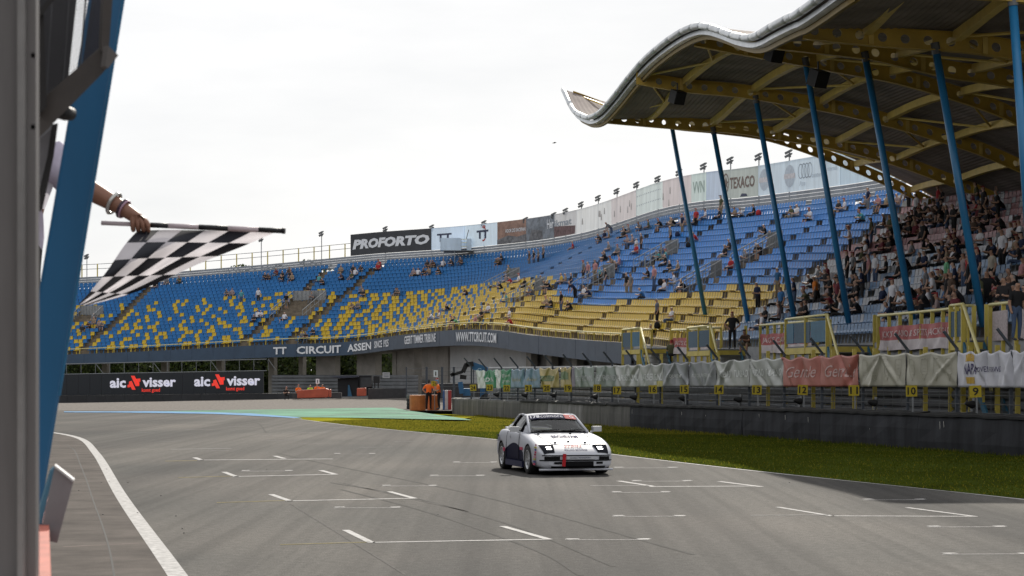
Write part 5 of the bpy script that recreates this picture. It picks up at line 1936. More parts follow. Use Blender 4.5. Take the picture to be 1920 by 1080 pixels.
# ------------------------------------------------------------------ trees behind the bowl
M_leaf = [mat('leaf_dark', (.035, .055, .014), .6, var=.3, scale=2, trans=.35), mat('leaf_mid', (.07, .095, .02), .6, var=.3, scale=2, trans=.4)]
M_bark = mat('bark', (.07, .055, .04), .9, var=.3)
def tree(px, Y, h, r, label, seed, n=2600):
    rs = np.random.default_rng(seed)
    x = (px - 960) * Y / F
    t = thing('tree', (x, Y, -.7), label, 'tree', 'trees behind the curved grandstand')
    bb = MB()
    bb.tube([(x, Y, -.75), (x + .1, Y, h * .35), (x, Y + .1, h * .75)], .28, 8, r2=.08)
    for k in range(6):
        a_ = rs.random() * 6.28
        z = h * (.25 + .1 * k)
        bb.tube([(x, Y, z), (x + math.cos(a_) * r * .5, Y + math.sin(a_) * r * .5, z + h * .15)], .09, 5, r2=.03)
    bb.build('trunk', M_bark, t)
    cl = [(rs.normal(0, r * .42), rs.normal(0, r * .42), h * (.22 + .72 * rs.random())) for _ in range(26)]
    bb = MB()
    for k in range(n):
        c_ = cl[rs.integers(0, len(cl))]
        v = rs.normal(0, 1, 3); v /= np.linalg.norm(v)
        rad = r * .34 * rs.random() ** .5
        q = Vector((x + c_[0] + v[0] * rad, Y + c_[1] + v[1] * rad, min(h, c_[2] + v[2] * rad)))
        s_ = .14 + .16 * rs.random()
        a_ = Vector(rs.normal(0, 1, 3)).normalized(); b2 = a_.orthogonal().normalized()
        bb.poly([q - a_ * s_, q + b2 * s_ * .6, q + a_ * s_, q - b2 * s_ * .6], int(rs.random() < .4))
    bb.build('crown', M_leaf, t)
for k, (px, Y, h, r, lb) in enumerate([(150, 231, 8, 5, 'bushy tree behind the bowl, leftmost under the fascia'), (245, 229, 8.5, 5, 'bushy tree seen through the truss above the left screen logo'), (330, 233, 9, 5, 'bushy tree seen between the two screen logos'), (420, 230, 8.5, 5.5, 'bushy tree seen above the right screen logo'),
                                       (470, 234, 14.9, 5, 'tall tree whose top peeks over the rail by the flag tip'), (552, 228, 8.5, 4.5, 'bushy tree in the opening left of the first pier'), (622, 231, 15.4, 4.6, 'tall tree in the second opening, top peeking left of charcoal board'), (690, 230, 9, 4.5, 'bushy tree in the opening with white stair rails'), (745, 224, 8.5, 4, 'bushy tree in the narrow opening right of the concrete panel')]):
    tree(px, Y, h, r, lb, 100 + k)
# dense hedge mass far behind, closing the view below the bowl
rs = np.random.default_rng(5)
bb = MB()
for k in range(16000):
    q = Vector((rs.uniform(-75, 12), 239 + rs.normal(0, 1.2), -.7 + 8.2 * rs.random() ** .8))
    s_ = .5 + .4 * rs.random()
    a_ = Vector(rs.normal(0, 1, 3)).normalized(); b2 = a_.orthogonal().normalized()
    bb.poly([q - a_ * s_, q + b2 * s_ * .6, q + a_ * s_, q - b2 * s_ * .6], int(rs.random() < .35))
tag(bb.build('far_hedge', M_leaf), 'dark mass of greenery far behind the open grandstand', None, kind='stuff')
# bird
c_ = at(1039, 268, 140)
bb = MB()
bb.add([c_ + Vector(v) for v in [(-.16, 0, -.02), (.20, 0, .03), (0, 0, .05), (.02, 0, -.04), (-.05, .3, .10), (.1, .32, .09), (.0, -.3, .03), (.13, -.32, .02), (.07, 0, .04)]], [(0, 3, 2), (1, 2, 3), (2, 4, 5), (2, 5, 8), (2, 6, 7), (2, 7, 8), (0, 2, 1, 3)])
tag(bb.build('bird', M_blackbox, origin=tuple(c_)), 'tiny dark bird flying in the white sky', 'bird')
# ================================================================== RACE CAR
car = thing('race_car', (0.886, 43.88, 0.0), 'white vintage race coupe with navy flanks driving towards the camera', 'car')
car.rotation_euler = (0, 0, R(13.5))
M_cw = mat('car_white_paint', (0.47, 0.48, 0.52), 0.5, var=0.04, spec=0.01)
def livery():
    m = bpy.data.materials.new('car_livery_paint')
    m.use_nodes = True
    n, l = m.node_tree.nodes, m.node_tree.links
    b_ = n['Principled BSDF']
    b_.inputs['Roughness'].default_value = .35
    b_.inputs['Coat Weight'].default_value = 0
    b_.inputs['Specular IOR Level'].default_value = 0.01
    b_.inputs['Coat Roughness'].default_value = .05
    tc = n.new('ShaderNodeTexCoord'); sx = n.new('ShaderNodeSeparateXYZ')
    l.new(tc.outputs['Object'], sx.inputs[0])
    def M(op, a_, c_):
        q = n.new('ShaderNodeMath'); q.operation = op
        for k, v in ((0, a_), (1, c_)):
            if isinstance(v, (int, float)):
                q.inputs[k].default_value = v
            elif v is not None:
                l.new(v, q.inputs[k])
        return q.outputs[0]
    X, Y, Z = sx.outputs
    # navy flank: lower body, its upper edge climbing from the front wheel to the door then falling
    edge_ = M('ADD', .47, M('MULTIPLY', M('SINE', M('MULTIPLY', M('ADD', Y, .75), 2.0), None), .16))
    k1 = M('LESS_THAN', Z, edge_)
    k2 = M('GREATER_THAN', M('ABSOLUTE', X, None), .6)
    k3 = M('GREATER_THAN', Y, -.84)
    k4 = M('LESS_THAN', Y, 1.0)
    mask = M('MULTIPLY', M('MULTIPLY', k1, k2), M('MULTIPLY', k3, k4))
    mx = n.new('ShaderNodeMixRGB')
    mx.inputs['Color1'].default_value = (.47, .48, .52, 1)
    mx.inputs['Color2'].default_value = (.012, .013, .035, 1)
    l.new(mask, mx.inputs['Fac'])
    l.new(mx.outputs[0], b_.inputs['Base Color'])
    return m
M_liv = livery()
M_cn = mat('car_navy_paint', (0.020, 0.022, 0.06), 0.5, var=0.1, spec=0.15)
M_cblk = mat('car_black_trim', (0.010, 0.010, 0.011), 0.7, var=0, spec=0.05)
M_cgrey = mat('car_silver', (0.45, 0.46, 0.48), 0.3, metal=.7, var=0.05)
M_ctyre = mat('race_tyre', (0.014, 0.014, 0.014), .75, var=.2, scale=6)
M_cred = mat('car_red', (0.36, 0.02, 0.025), .6, var=0, spec=0.05)
def glass_mat():
    m = bpy.data.materials.new('car_glass')
    m.use_nodes = True
    n, l = m.node_tree.nodes, m.node_tree.links
    n.remove(n['Principled BSDF'])
    tr = n.new('ShaderNodeBsdfTransparent'); tr.inputs['Color'].default_value = (.62, .66, .66, 1)
    gl = n.new('ShaderNodeBsdfGlossy'); gl.inputs['Roughness'].default_value = .03
    fr = n.new('ShaderNodeFresnel'); fr.inputs['IOR'].default_value = 1.5
    mx = n.new('ShaderNodeMixShader')
    out = [x for x in n if x.type == 'OUTPUT_MATERIAL'][0]
    l.new(fr.outputs['Fac'], mx.inputs['Fac']); l.new(tr.outputs[0], mx.inputs[1]); l.new(gl.outputs[0], mx.inputs[2]); l.new(mx.outputs[0], out.inputs['Surface'])
    return m
M_glass = glass_mat()
# stations: y, zb, w, zl, zm, (shoulder x,z), (inner x,z), zc
ST = [
    (-2.06, .20, .60, .25, .36, (.56, .425), (.42, .435), .44),
    (-2.00, .13, .75, .24, .39, (.71, .475), (.45, .485), .49),
    (-1.86, .12, .82, .26, .43, (.79, .545), (.50, .555), .555),
    (-1.62, .14, .855, .28, .48, (.825, .645), (.52, .645), .645),
    (-1.25, .15, .872, .30, .52, (.835, .745), (.55, .73), .73),
    (-0.88, .15, .868, .30, .55, (.82, .80), (.56, .80), .805),
    (-0.52, .15, .855, .30, .57, (.80, .845), (.58, .865), .875),
    (0.00, .15, .850, .30, .58, (.81, .875), (.62, .87), .87),
    (0.55, .15, .855, .30, .58, (.82, .885), (.62, .87), .87),
    (0.95, .15, .878, .30, .58, (.845, .89), (.62, .87), .87),
    (1.20, .16, .890, .32, .58, (.85, .895), (.62, .88), .88),
    (1.60, .20, .870, .34, .58, (.80, .89), (.56, .905), .91),
    (1.95, .26, .800, .38, .58, (.70, .85), (.48, .87), .875),
    (2.10, .32, .740, .42, .56, (.62, .76), (.42, .78), .785),
]
rows = []
for (y, zb, w, zl, zm, sh_, inn, zc) in ST:
    half = [(0.0, zb), (w * .80, zb), (w * .985, zb + (zl - zb) * .45), (w, zl + .03), (w * 1.0, zm), ((w + sh_[0]) / 2 + .012, (zm + sh_[1]) / 2 + .02), (sh_[0], sh_[1] - .012), (sh_[0] - .07, sh_[1] + .006), inn, (inn[0] * .5, (inn[1] + zc) / 2 + .003), (0.0, zc)]
    row = [(x, y, z) for x, z in half] + [(-x, y, z) for x, z in half[-2:0:-1]]
    rows.append(row)
bb = MB()
bb.grid(rows, close=True)
bb.poly(rows[0]); bb.poly(list(reversed(rows[-1])))
bm_me = bb.mesh('body', [M_liv, M_cn, M_cblk], smooth=True)
bo = bpy.data.objects.new('body_tmp', bm_me)
COL.objects.link(bo)
bo.modifiers.new('s', 'SUBSURF').levels = 2
cutters = []
for yy, rr_ in ((-1.22, .335), (1.18, .335)):
    for sx in (-1, 1):
        cb = MB()
        Mx = Matrix.Translation((sx * .80, yy, .31))
        cb.lathe([(0.0, -.22), (rr_, -.22), (rr_, .22), (0.0, .22)], 28, M=Mx)
        cme = cb.mesh('cut', [M_cblk])
        bm = bmesh.new(); bm.from_mesh(cme); bmesh.ops.remove_doubles(bm, verts=bm.verts, dist=1e-5); bmesh.ops.recalc_face_normals(bm, faces=bm.faces); bm.to_mesh(cme); bm.free()
        co = bpy.data.objects.new('cut_tmp', cme)
        COL.objects.link(co)
        md = bo.modifiers.new('b', 'BOOLEAN'); md.object = co; md.operation = 'DIFFERENCE'; md.solver = 'EXACT'
        cutters.append(co)
bm = bmesh.new(); bm.from_mesh(bm_me); bmesh.ops.recalc_face_normals(bm, faces=bm.faces); bm.to_mesh(bm_me); bm.free()
dg = bpy.context.evaluated_depsgraph_get()
body_me = bpy.data.meshes.new_from_object(bo.evaluated_get(dg))
for o_ in cutters + [bo]:
    bpy.data.objects.remove(o_)
body_me.name = 'body'
for pl in body_me.polygons:
    c_ = pl.center
    pl.use_smooth = True
    if (abs(c_.y + 1.22) < .34 or abs(c_.y - 1.18) < .34) and abs(c_.x) < .80 and c_.z < .66 and math.hypot(min(abs(c_.y + 1.22), abs(c_.y - 1.18)), c_.z - .31) < .345:
        pl.material_index = 2
    elif abs(c_.x) < .70 and -.46 < c_.y < 1.72 and c_.z > .80:
        pl.material_index = 2
    else:
        pl.material_index = 0
body = sub(car, 'body', body_me)
# greenhouse
CB_ = [  # y, base half width, base z, mid half width/z, top half width/z, centre z
    (-.56, .66, .872, .66, .876, .64, .880, .895),
    (-.20, .71, .885, .66, .98, .585, 1.045, 1.075),
    (0.12, .74, .89, .66, 1.05, .535, 1.200, 1.236),
    (0.30, .745, .89, .66, 1.05, .53, 1.228, 1.262),
    (0.60, .745, .895, .66, 1.05, .52, 1.235, 1.268),
    (0.90, .74, .90, .65, 1.05, .51, 1.215, 1.25),
    (1.30, .71, .90, .63, 1.0, .49, 1.11, 1.15),
    (1.70, .66, .90, .58, .95, .46, .975, 1.01),
    (1.98, .58, .868, .52, .885, .42, .89, .905),
]
rows = []
for (y, bw, bz, mw, mz, tw_, tz, cz_) in CB_:
    h_ = [(bw, bz - .02), (mw, mz), (tw_, tz), (tw_ * .55, (tz + cz_ * 1.6) / 2.6 + .004), (0, cz_)]
    rows.append([(x, y, z) for x, z in h_] + [(-x, y, z) for x, z in h_[-2::-1]])
gl_f, rf_f, rd_f, cb_l, cb_r = MB(), MB(), MB(), MB(), MB()
nc = len(rows[0])
for i in range(len(rows) - 1):
    for j in range(nc - 1):
        q = [rows[i][j], rows[i][j + 1], rows[i + 1][j + 1], rows[i + 1][j]]
        side_ = j in (0, 1, nc - 2, nc - 3)
        if side_:
            tgt = gl_f if 1 <= i <= 5 else (rd_f if i > 5 else (cb_l if j < 4 else cb_r))
        else:
            tgt = gl_f if i in (0, 1) or i in (5, 6) else (rd_f if i > 6 else rf_f)
        tgt.poly(q)
gme = gl_f.mesh('glass', M_glass, smooth=False)
for pl_ in gme.polygons:
    if pl_.normal.dot(pl_.center - Vector((0, .5, .7))) < 0:
        pl_.flip()
gme.update()
sub(car, 'glass', gme)
rfm = rf_f.mesh('roof_skin', M_cw, smooth=True)
sub(car, 'roof', rfm)
sub(car, 'rear_deck', rd_f.mesh('rear_deck', M_cw, smooth=True))
sub(car, 'pillar_base', cb_l.mesh('pillar_base', M_cw, smooth=True))
sub(car, 'pillar_base', cb_r.mesh('pillar_base', M_cw, smooth=True))
def carpart(name, mb_, m_, parent=None, smooth=False):
    return sub(parent or car, name, mb_.mesh(name, m_, smooth))
# pillars and window frames
for s_ in (-1, 1):
    p_ = MB()
    p_.tube([(s_ * .655, -.55, .872), (s_ * .592, -.20, 1.048), (s_ * .54, .12, 1.203), (s_ * .53, .30, 1.226)], .030, 8)
    carpart('front_pillar', p_, M_cw, smooth=True)
    p_ = MB()
    p_.tube([(s_ * .53, .30, 1.226), (s_ * .525, .6, 1.236), (s_ * .515, .9, 1.216), (s_ * .495, 1.3, 1.112), (s_ * .465, 1.7, .978), (s_ * .43, 1.96, .89)], .028, 8)
    carpart('roof_rail', p_, M_cw, smooth=True)
    p_ = MB()
    p_.tube([(s_ * .745, .68, .89), (s_ * .665, .66, 1.05), (s_ * .525, .62, 1.236)], .032, 8)
    carpart('door_pillar', p_, M_cblk, smooth=True)
    p_ = MB()
    p_.tube([(s_ * .735, -.12, .885), (s_ * .67, -.10, .99), (s_ * .585, -.06, 1.10)], .02, 6)
    p_.tube([(s_ * .71, -.2, .888), (s_ * .748, .2, .892), (s_ * .748, .6, .897), (s_ * .735, 1.0, .9)], .016, 6)
    carpart('window_trim', p_, M_cblk, smooth=True)
    # door seam
    p_ = MB()
    p_.tube([(s_ * .862, -.42, .30), (s_ * .866, -.42, .55), (s_ * .845, -.40, .76), (s_ * .815, -.36, .86)], .006, 4)
    p_.tube([(s_ * .868, .72, .30), (s_ * .872, .72, .55), (s_ * .855, .72, .76), (s_ * .83, .70, .87)], .006, 4)
    carpart('door_seam', p_, M_cblk)
# windscreen surface for the sun strip
def scr(u, v, out=0.0):
    """u -1..1 across, v 0..1 from cowl to roof"""
    y = -.56 + (.12 + .56) * v
    tw_ = np.interp(y, [c[0] for c in CB_], [c[5] for c in CB_]); tz = np.interp(y, [c[0] for c in CB_], [c[6] for c in CB_]); cz_ = np.interp(y, [c[0] for c in CB_], [c[7] for c in CB_])
    a_ = abs(u)
    m_ = .55
    zm_ = (tz + cz_ * 1.6) / 2.6 + .004
    z = zm_ + (cz_ - zm_) * (1 - a_ / m_) if a_ < m_ else zm_ + (tz - zm_) * (a_ - m_) / (1 - m_)
    return Vector((u * tw_, y - .010 - out, z + .018 + out))
p_ = MB(); p_.grid([[scr(u, v) for v in np.linspace(.74, 1.0, 9)] for u in np.linspace(-.97, .50, 18)])
strip_o = carpart('sun_strip', p_, mat('sun_strip_navy', (.012, .014, .05), .7, var=0, spec=.03))
p_ = MB(); p_.grid([[scr(u, v) for v in np.linspace(.74, 1.0, 9)] for u in np.linspace(.505, .96, 8)])
carpart('sun_strip_end', p_, M_cred)
def car_text(txt_, fm, m_, parent=None, nm='lettering', **kw):
    vv_, ff_, _ = text_mesh(txt_, **kw)
    p2 = MB(); p2.add([fm(u, v) for u, v in vv_], ff_)
    return carpart(nm, p2, m_, parent)
M_cwt = mat('car_white_letter', (.70, .70, .74), .6, var=0, spec=0.02)
car_text('178', lambda u, v: scr(-.90 + .38 * u, .79 + .17 * v, .006), M_cwt, strip_o, bold=.03)
car_text('colmore', lambda u, v: scr(-.49 + .92 * u, .79 + .17 * v, .006), M_cwt, strip_o)
car_text('G', lambda u, v: scr(.72 + .14 * u, .79 + .15 * v, .006), M_cwt)
# bonnet surface
sy = [s[0] for s in ST]
from mathutils.bvhtree import BVHTree
_bv = BVHTree.FromPolygons([v.co for v in body_me.vertices], [tuple(p.vertices) for p in body_me.polygons])
def hood(x, y, out=0.004):
    """point of the bonnet surface below (x, y)"""
    h_ = _bv.ray_cast(Vector((x, y, 3)), Vector((0, 0, -1)))
    z = h_[0].z if h_[0] is not None else .5
    return Vector((x, y - out * .4, z + out))
M_cnavy_t = mat('car_navy_letter', (.02, .02, .09), .7, var=0, spec=0.02)
car_text('BECHEVAM', lambda u, v: hood(-.28 + .58 * u, -1.12 + .24 * v, .012), M_cnavy_t, bold=.03)
car_text('JOUSTRA', lambda u, v: hood(-.20 + .40 * u, -1.84 + .15 * v, .012), M_cred, bold=.03)
car_text('HOLLAND BERGWEGIE', lambda u, v: hood(-.24 + .50 * u, -1.965 + .07 * v, .012), M_cnavy_t, bold=.02)
for x, y in ((-.33, -1.50), (.33, -1.50), (-.02, -1.42), (-.5, -.72), (.22, -.70)):
    p_ = MB(); q = hood(x, y); p_.box((q.x - .02, q.y - .02, q.z - .01), (q.x + .02, q.y + .02, q.z + .02)); carpart('bonnet_pin', p_, M_cblk)
p_ = MB()
for pts in ([(-.56, -.62), (-.53, -1.0), (-.46, -1.45), (-.42, -1.62)], [(.56, -.62), (.53, -1.0), (.46, -1.45), (.42, -1.62)], [(-.42, -1.62), (0, -1.66), (.42, -1.62)]):
    p_.tube([hood(x, y, .003) for x, y in pts], .006, 4)
carpart('bonnet_seam', p_, M_cblk)
# headlamps set in the nose
for s_ in (-1, 1):
    p_ = MB()
    c_ = [hood(s_ * .43, -1.66, .014), hood(s_ * .74, -1.68, .014), hood(s_ * .72, -1.96, .018), hood(s_ * .49, -1.985, .018)]
    p_.grid([[hood(s_ * (.42 + .33 * u + .05 * v * (1 - 2 * u)), -1.66 - .35 * v, .012) for v in np.linspace(0, 1, 8)] for u in np.linspace(0, 1, 8)])
    hl = carpart('headlamp', p_, mat('headlamp_dark', (.018, .019, .024), .6, var=0, spec=0))
    for k in range(2):
        p_ = MB(); a_ = hood(s_ * .56, -1.80 - .085 * k, .016); p_.box((a_.x - .055, a_.y - .012, a_.z - .01), (a_.x + .055, a_.y + .012, a_.z + .010))
        carpart('lit_bar', p_, mat('lamp_lit', (1, 1, 1), .3, var=0, emit=4.0), hl)
# front bumper face: slots, intake, lip
def nose(x, z, out=.0):
    """point of the body's front face at lateral x and height z"""
    h_ = _bv.ray_cast(Vector((x, -4, z)), Vector((0, 1, 0)))
    y = h_[0].y if h_[0] is not None else -1.95
    return Vector((x, y - .006 - out, z))
def nose_patch(name, x0, x1, z0, z1, m_, out=.008, parent=None):
    p2 = MB()
    p2.grid([[nose(x, z, out) for z in np.linspace(z1, z0, 6)] for x in np.linspace(x0, x1, 16)])
    rim = [nose(x, z, out) for x, z in ((x0, z0), (x1, z0), (x1, z1), (x0, z1))]
    return carpart(name, p2, m_, parent)
nose_patch('slot', -.70, -.37, .335, .405, M_cblk)
nose_patch('slot', .48, .72, .335, .405, M_cblk)
nose_patch('intake', -.26, .36, .185, .30, M_cblk)
nose_patch('lower_intake', -.56, .62, .155, .20, M_cblk, .012)
nose_patch('slot', -.50, -.33, .245, .29, M_cblk)
nose_patch('slot', .42, .56, .245, .29, M_cblk)
nose_patch('plate', -.22, .38, .345, .405, M_cgrey, .010)
car_text('CLASSIC RENNSPORT', lambda u, v: nose(-.16 + .46 * u, .36 + .03 * v, .02), M_cnavy_t)
p_ = MB()
p_.tube([nose(x, .322, .006) for x in np.linspace(-.78, .78, 20)], .012, 5)
p_.tube([nose(x, .425, .004) for x in np.linspace(-.74, .74, 20)], .010, 5)
carpart('bumper_seam', p_, M_cblk, smooth=True)
p_ = MB(); p_.tube([nose(x, .125, .03) for x in np.linspace(-.80, .80, 20)], .025, 6); carpart('front_lip', p_, M_cw, smooth=True)
p_ = MB(); q = nose(-.30, .33, .04); p_.beam((q.x + .02, q.y, .46), (q.x - .01, q.y - .03, .20), .07, .02); carpart('tow_strap', p_, M_cred)
# stickers on the front wing behind the wheel opening and bumper corner
st_c = [(.5, .08, .14), (.1, .1, .25), (.45, .4, .1), (.5, .25, .3), (.3, .05, .08)]
for k in range(9):
    z = .22 + .05 * k
    p_ = MB()
    x0 = -.845 + .004 * k
    p_.box((x0 - .012 if k < 8 else x0, -1.80 - .02 * (k % 2), z), (x0 + .004, -1.66, z + .036))
    carpart('sticker', p_, mat('sticker_%d' % (k % 5), st_c[k % 5], .6, var=0, spec=.05))
p_ = MB(); p_.box((-.885, -.80, .50), (-.868, -.60, .56)); carpart('sticker', p_, mat('sticker_0', (.5, .1, .1)))
p_ = MB(); p_.box((-.905, .78, .42), (-.884, .9, .50)); carpart('sticker', p_, mat('sticker_0', (.5, .1, .1)))
p_ = MB()
for a_ in range(5):
    th = a_ * 1.2566
    p_.poly([(-.872, .30, .76), (-.874, .30 + .07 * math.cos(th - .2), .76 + .07 * math.sin(th - .2)), (-.874, .30 + .03 * math.cos(th + .3), .76 + .03 * math.sin(th + .3))])
carpart('emblem', p_, M_cblk)
car_text('178', lambda u, v: Vector((-.905, 1.50 - .26 * u, .62 + .16 * v)), M_cnavy_t, bold=.03)
# side skirt and navy sill
for s_ in (-1, 1):
    p_ = MB(); p_.box((min(s_ * .84, s_ * .885), -.80, .13), (max(s_ * .84, s_ * .885), .76, .25)); carpart('side_skirt', p_, M_cn)
    # mirrors
    p_ = MB()
    Mx = Matrix.Translation((s_ * .93, -.30, .93)) @ Matrix.Rotation(R(12 * s_), 4, 'Z')
    p_.box((-.10, -.05, -.055), (.10, .055, .06), M=Mx)
    p_.beam((s_ * .80, -.28, .86), (s_ * .88, -.29, .90), .06, .04)
    mo = carpart('mirror', p_, M_cgrey if s_ < 0 else M_cgrey)
# rear spoiler lip
p_ = MB(); p_.grid([[(x, 1.72, .95 - .06 * abs(x)), (x, 1.96, .965 - .06 * abs(x)), (x, 1.98, .93 - .06 * abs(x))] for x in np.linspace(-.60, .60, 9)]); carpart('rear_spoiler', p_, M_cw, smooth=True)
# wheels
tp, rp_, sp_ = MB(), MB(), MB()
tp.lathe([(.20, -.10), (.285, -.11), (.305, -.085), (.31, 0), (.305, .085), (.285, .11), (.20, .10)], 32)
TY = tp.mesh('tyre', M_ctyre, smooth=True)
rp_.lathe([(.205, -.10), (.205, -.105), (.19, -.10), (.18, -.03), (.06, -.02), (.05, -.07), (.0, -.075)], 28)
RM_ = rp_.mesh('rim', M_cgrey, smooth=True)
for k in range(10):
    th = 2 * math.pi * k / 10
    sp_.beam((-.06, .05 * math.cos(th), .05 * math.sin(th)), (-.075, .19 * math.cos(th), .19 * math.sin(th)), .03, .02, up=(1, 0, 0))
SPK = sp_.mesh('spokes', mat('spoke_silver', (.55, .56, .58), .35, metal=.6, var=0))
for yy in (-1.22, 1.18):
    for s_ in (-1, 1):
        w_ = bpy.data.objects.new('wheel', TY); COL.objects.link(w_); w_.parent = car
        w_.location = (s_ * .765, yy, .31)
        w_.rotation_euler = (0, 0, 0 if s_ < 0 else math.pi)
        for nm, me_ in (('rim', RM_), ('spokes', SPK)):
            o_ = bpy.data.objects.new(nm, me_); COL.objects.link(o_); o_.parent = w_
# interior: roll cage, dash, seat
p_ = MB()
for s_ in (-1, 1):
    p_.tube([(s_ * .58, -.40, .88), (s_ * .50, .05, 1.14), (s_ * .47, .5, 1.19), (s_ * .50, .62, .9)], .022, 6)
    p_.tube([(s_ * .47, .55, 1.19), (s_ * -.35, 1.35, .93)], .020, 6)
p_.tube([(-.47, .5, 1.19), (.47, .5, 1.19)], .022, 6)
p_.tube([(-.50, .05, 1.14), (.50, .05, 1.14)], .022, 6)
carpart('roll_cage', p_, mat('cage_grey', (.35, .36, .38), .4, var=0), smooth=True)
p_ = MB(); p_.grid([[(x, -.50, .885), (x, -.30, .93), (x, -.1, .915), (x, -.05, .89)] for x in np.linspace(-.62, .62, 8)]); carpart('dashboard', p_, M_cblk)
p_ = MB(); p_.box((.16, .55, .85), (.58, .66, 1.14)); carpart('seat_back', p_, M_cblk)
p_ = MB(); p_.tube([(-.55, -.60, .90), (.0, -.55, .92)], .010, 5); p_.tube([(.05, -.60, .90), (.52, -.54, .92)], .010, 5); carpart('wiper', p_, M_cblk)
# seams under nose / dark underbody
p_ = MB(); p_.box((-.70, -1.85, .09), (.70, 1.9, .17)); carpart('underbody', p_, M_cblk)
# ================================================================== PEOPLE
def skin_person(J, E, Rd, root):
    """J: joint name -> xyz, E: edges, Rd: joint -> radius; returns evaluated mesh and joint table"""
    names = list(J)
    me_ = bpy.data.meshes.new('sk')
    me_.from_pydata([J[n] for n in names], [(names.index(a), names.index(b_)) for a, b_ in E], [])
    ob_ = bpy.data.objects.new('sk', me_)
    COL.objects.link(ob_)
    ob_.modifiers.new('skin', 'SKIN').use_smooth_shade = True
    sv_ = me_.skin_vertices[0].data
    for k, n in enumerate(names):
        r_ = Rd[n]
        sv_[k].radius = r_ if isinstance(r_, tuple) else (r_, r_)
        sv_[k].use_root = (n == root)
    ob_.modifiers.new('sub', 'SUBSURF').levels = 1
    dg_ = bpy.context.evaluated_depsgraph_get()
    out = bpy.data.meshes.new_from_object(ob_.evaluated_get(dg_))
    bpy.data.objects.remove(ob_)
    bpy.data.meshes.remove(me_)
    return out
def seg_dist(p, a, b_):
    ab = b_ - a
    t = max(0, min(1, (p - a).dot(ab) / max(1e-9, ab.length_squared)))
    return (p - (a + ab * t)).length
EDG = [('pelvis', 'belly'), ('belly', 'chest'), ('chest', 'neck'), ('neck', 'chin'), ('chin', 'head'), ('head', 'crown')]
for s_ in 'LR':
    EDG += [('chest', 'sh' + s_), ('sh' + s_, 'el' + s_), ('el' + s_, 'wr' + s_), ('wr' + s_, 'hd' + s_), ('pelvis', 'hip' + s_), ('hip' + s_, 'kn' + s_), ('kn' + s_, 'an' + s_), ('an' + s_, 'toe' + s_)]
RAD = {'pelvis': (.165, .13), 'belly': (.16, .12), 'chest': (.175, .125), 'neck': .06, 'chin': .075, 'head': (.085, .10), 'crown': .07}
for s_ in 'LR':
    RAD.update({'sh' + s_: .075, 'el' + s_: .048, 'wr' + s_: .034, 'hd' + s_: .042, 'hip' + s_: .095, 'kn' + s_: .065, 'an' + s_: .045, 'toe' + s_: .042})
# material slots: 0 skin 1 shirt 2 trousers 3 hair 4 shoes
def colour(me_, J, shorts=False, sleeves=True, cap=False):
    V = {n: Vector(p) for n, p in J.items()}
    for pl in me_.polygons:
        pl.use_smooth = True
        c_ = pl.center
        best = min(EDG, key=lambda e_: seg_dist(c_, V[e_[0]], V[e_[1]]) - .8 * min(max(RAD[e_[0]]) if isinstance(RAD[e_[0]], tuple) else RAD[e_[0]], max(RAD[e_[1]]) if isinstance(RAD[e_[1]], tuple) else RAD[e_[1]]))
        n1 = best[1]
        m_ = 1
        if n1 in ('chin', 'head', 'crown'):
            hz = V['head']
            fwd = (V['_f'] if '_f' in V else Vector((0, -1, 0)))
            rel = c_ - hz
            m_ = 3 if (rel.z > .045 or rel.y > .02) and rel.z > -.09 else 0
        elif n1 == 'neck':
            m_ = 0 if (c_ - V['neck']).length < .07 else 1
        elif n1[:2] in ('wr', 'hd'):
            m_ = 0
        elif n1[:2] == 'el':
            t = (c_ - V['el' + n1[2]]).length / max(.01, (V['sh' + n1[2]] - V['el' + n1[2]]).length)
            m_ = 1 if t > .35 else 0
        elif n1[:3] == 'hip' or n1 == 'belly' and c_.z < V['pelvis'].z + .06 + 0:
            m_ = 2
        elif n1[:2] == 'kn':
            m_ = 2
        elif n1[:2] == 'an':
            m_ = 0 if shorts else 2
        elif n1[:3] == 'toe':
            m_ = 4
        pl.material_index = m_
def base_upper(J, hipz, lean=0.0, tw=0.0):
    """torso up from the pelvis with forward lean (radians), face towards -Y"""
    s, c_ = math.sin(lean), math.cos(lean)
    def up(h, fwd=0.0, x=0.0):
        return (x, -h * s - fwd, hipz + h * c_ - fwd * s * .2)
    J['pelvis'] = (0, 0, hipz)
    J['belly'] = up(.20)
    J['chest'] = up(.40)
    J['neck'] = up(.545)
    J['chin'] = (up(.62)[0], up(.62)[1] - .015, up(.62)[2])
    hb = up(.62)
    J['head'] = (0, hb[1] - .025, hb[2] + .085)
    J['crown'] = (0, hb[1] - .01, hb[2] + .155)
    for sx, s_ in ((-1, 'L'), (1, 'R')):
        J['sh' + s_] = up(.455, 0, sx * .185)
def legs_sit(J, hipz, spread=.13, ext=.0):
    for sx, s_ in ((-1, 'L'), (1, 'R')):
        J['hip' + s_] = (sx * .095, -.05, hipz - .01)
        J['kn' + s_] = (sx * spread, -.47, hipz + .05)
        J['an' + s_] = (sx * spread, -.50 - ext, hipz - .37)
        J['toe' + s_] = (sx * spread * 1.1, -.66 - ext, hipz - .42)
def legs_stand(J, stride=.0):
    for sx, s_ in ((-1, 'L'), (1, 'R')):
        k = stride * sx
        J['hip' + s_] = (sx * .095, 0, .88)
        J['kn' + s_] = (sx * .105, -.02 - k * .6, .49)
        J['an' + s_] = (sx * .11, .03 - k, .085)
        J['toe' + s_] = (sx * .125, -.14 - k, .045)
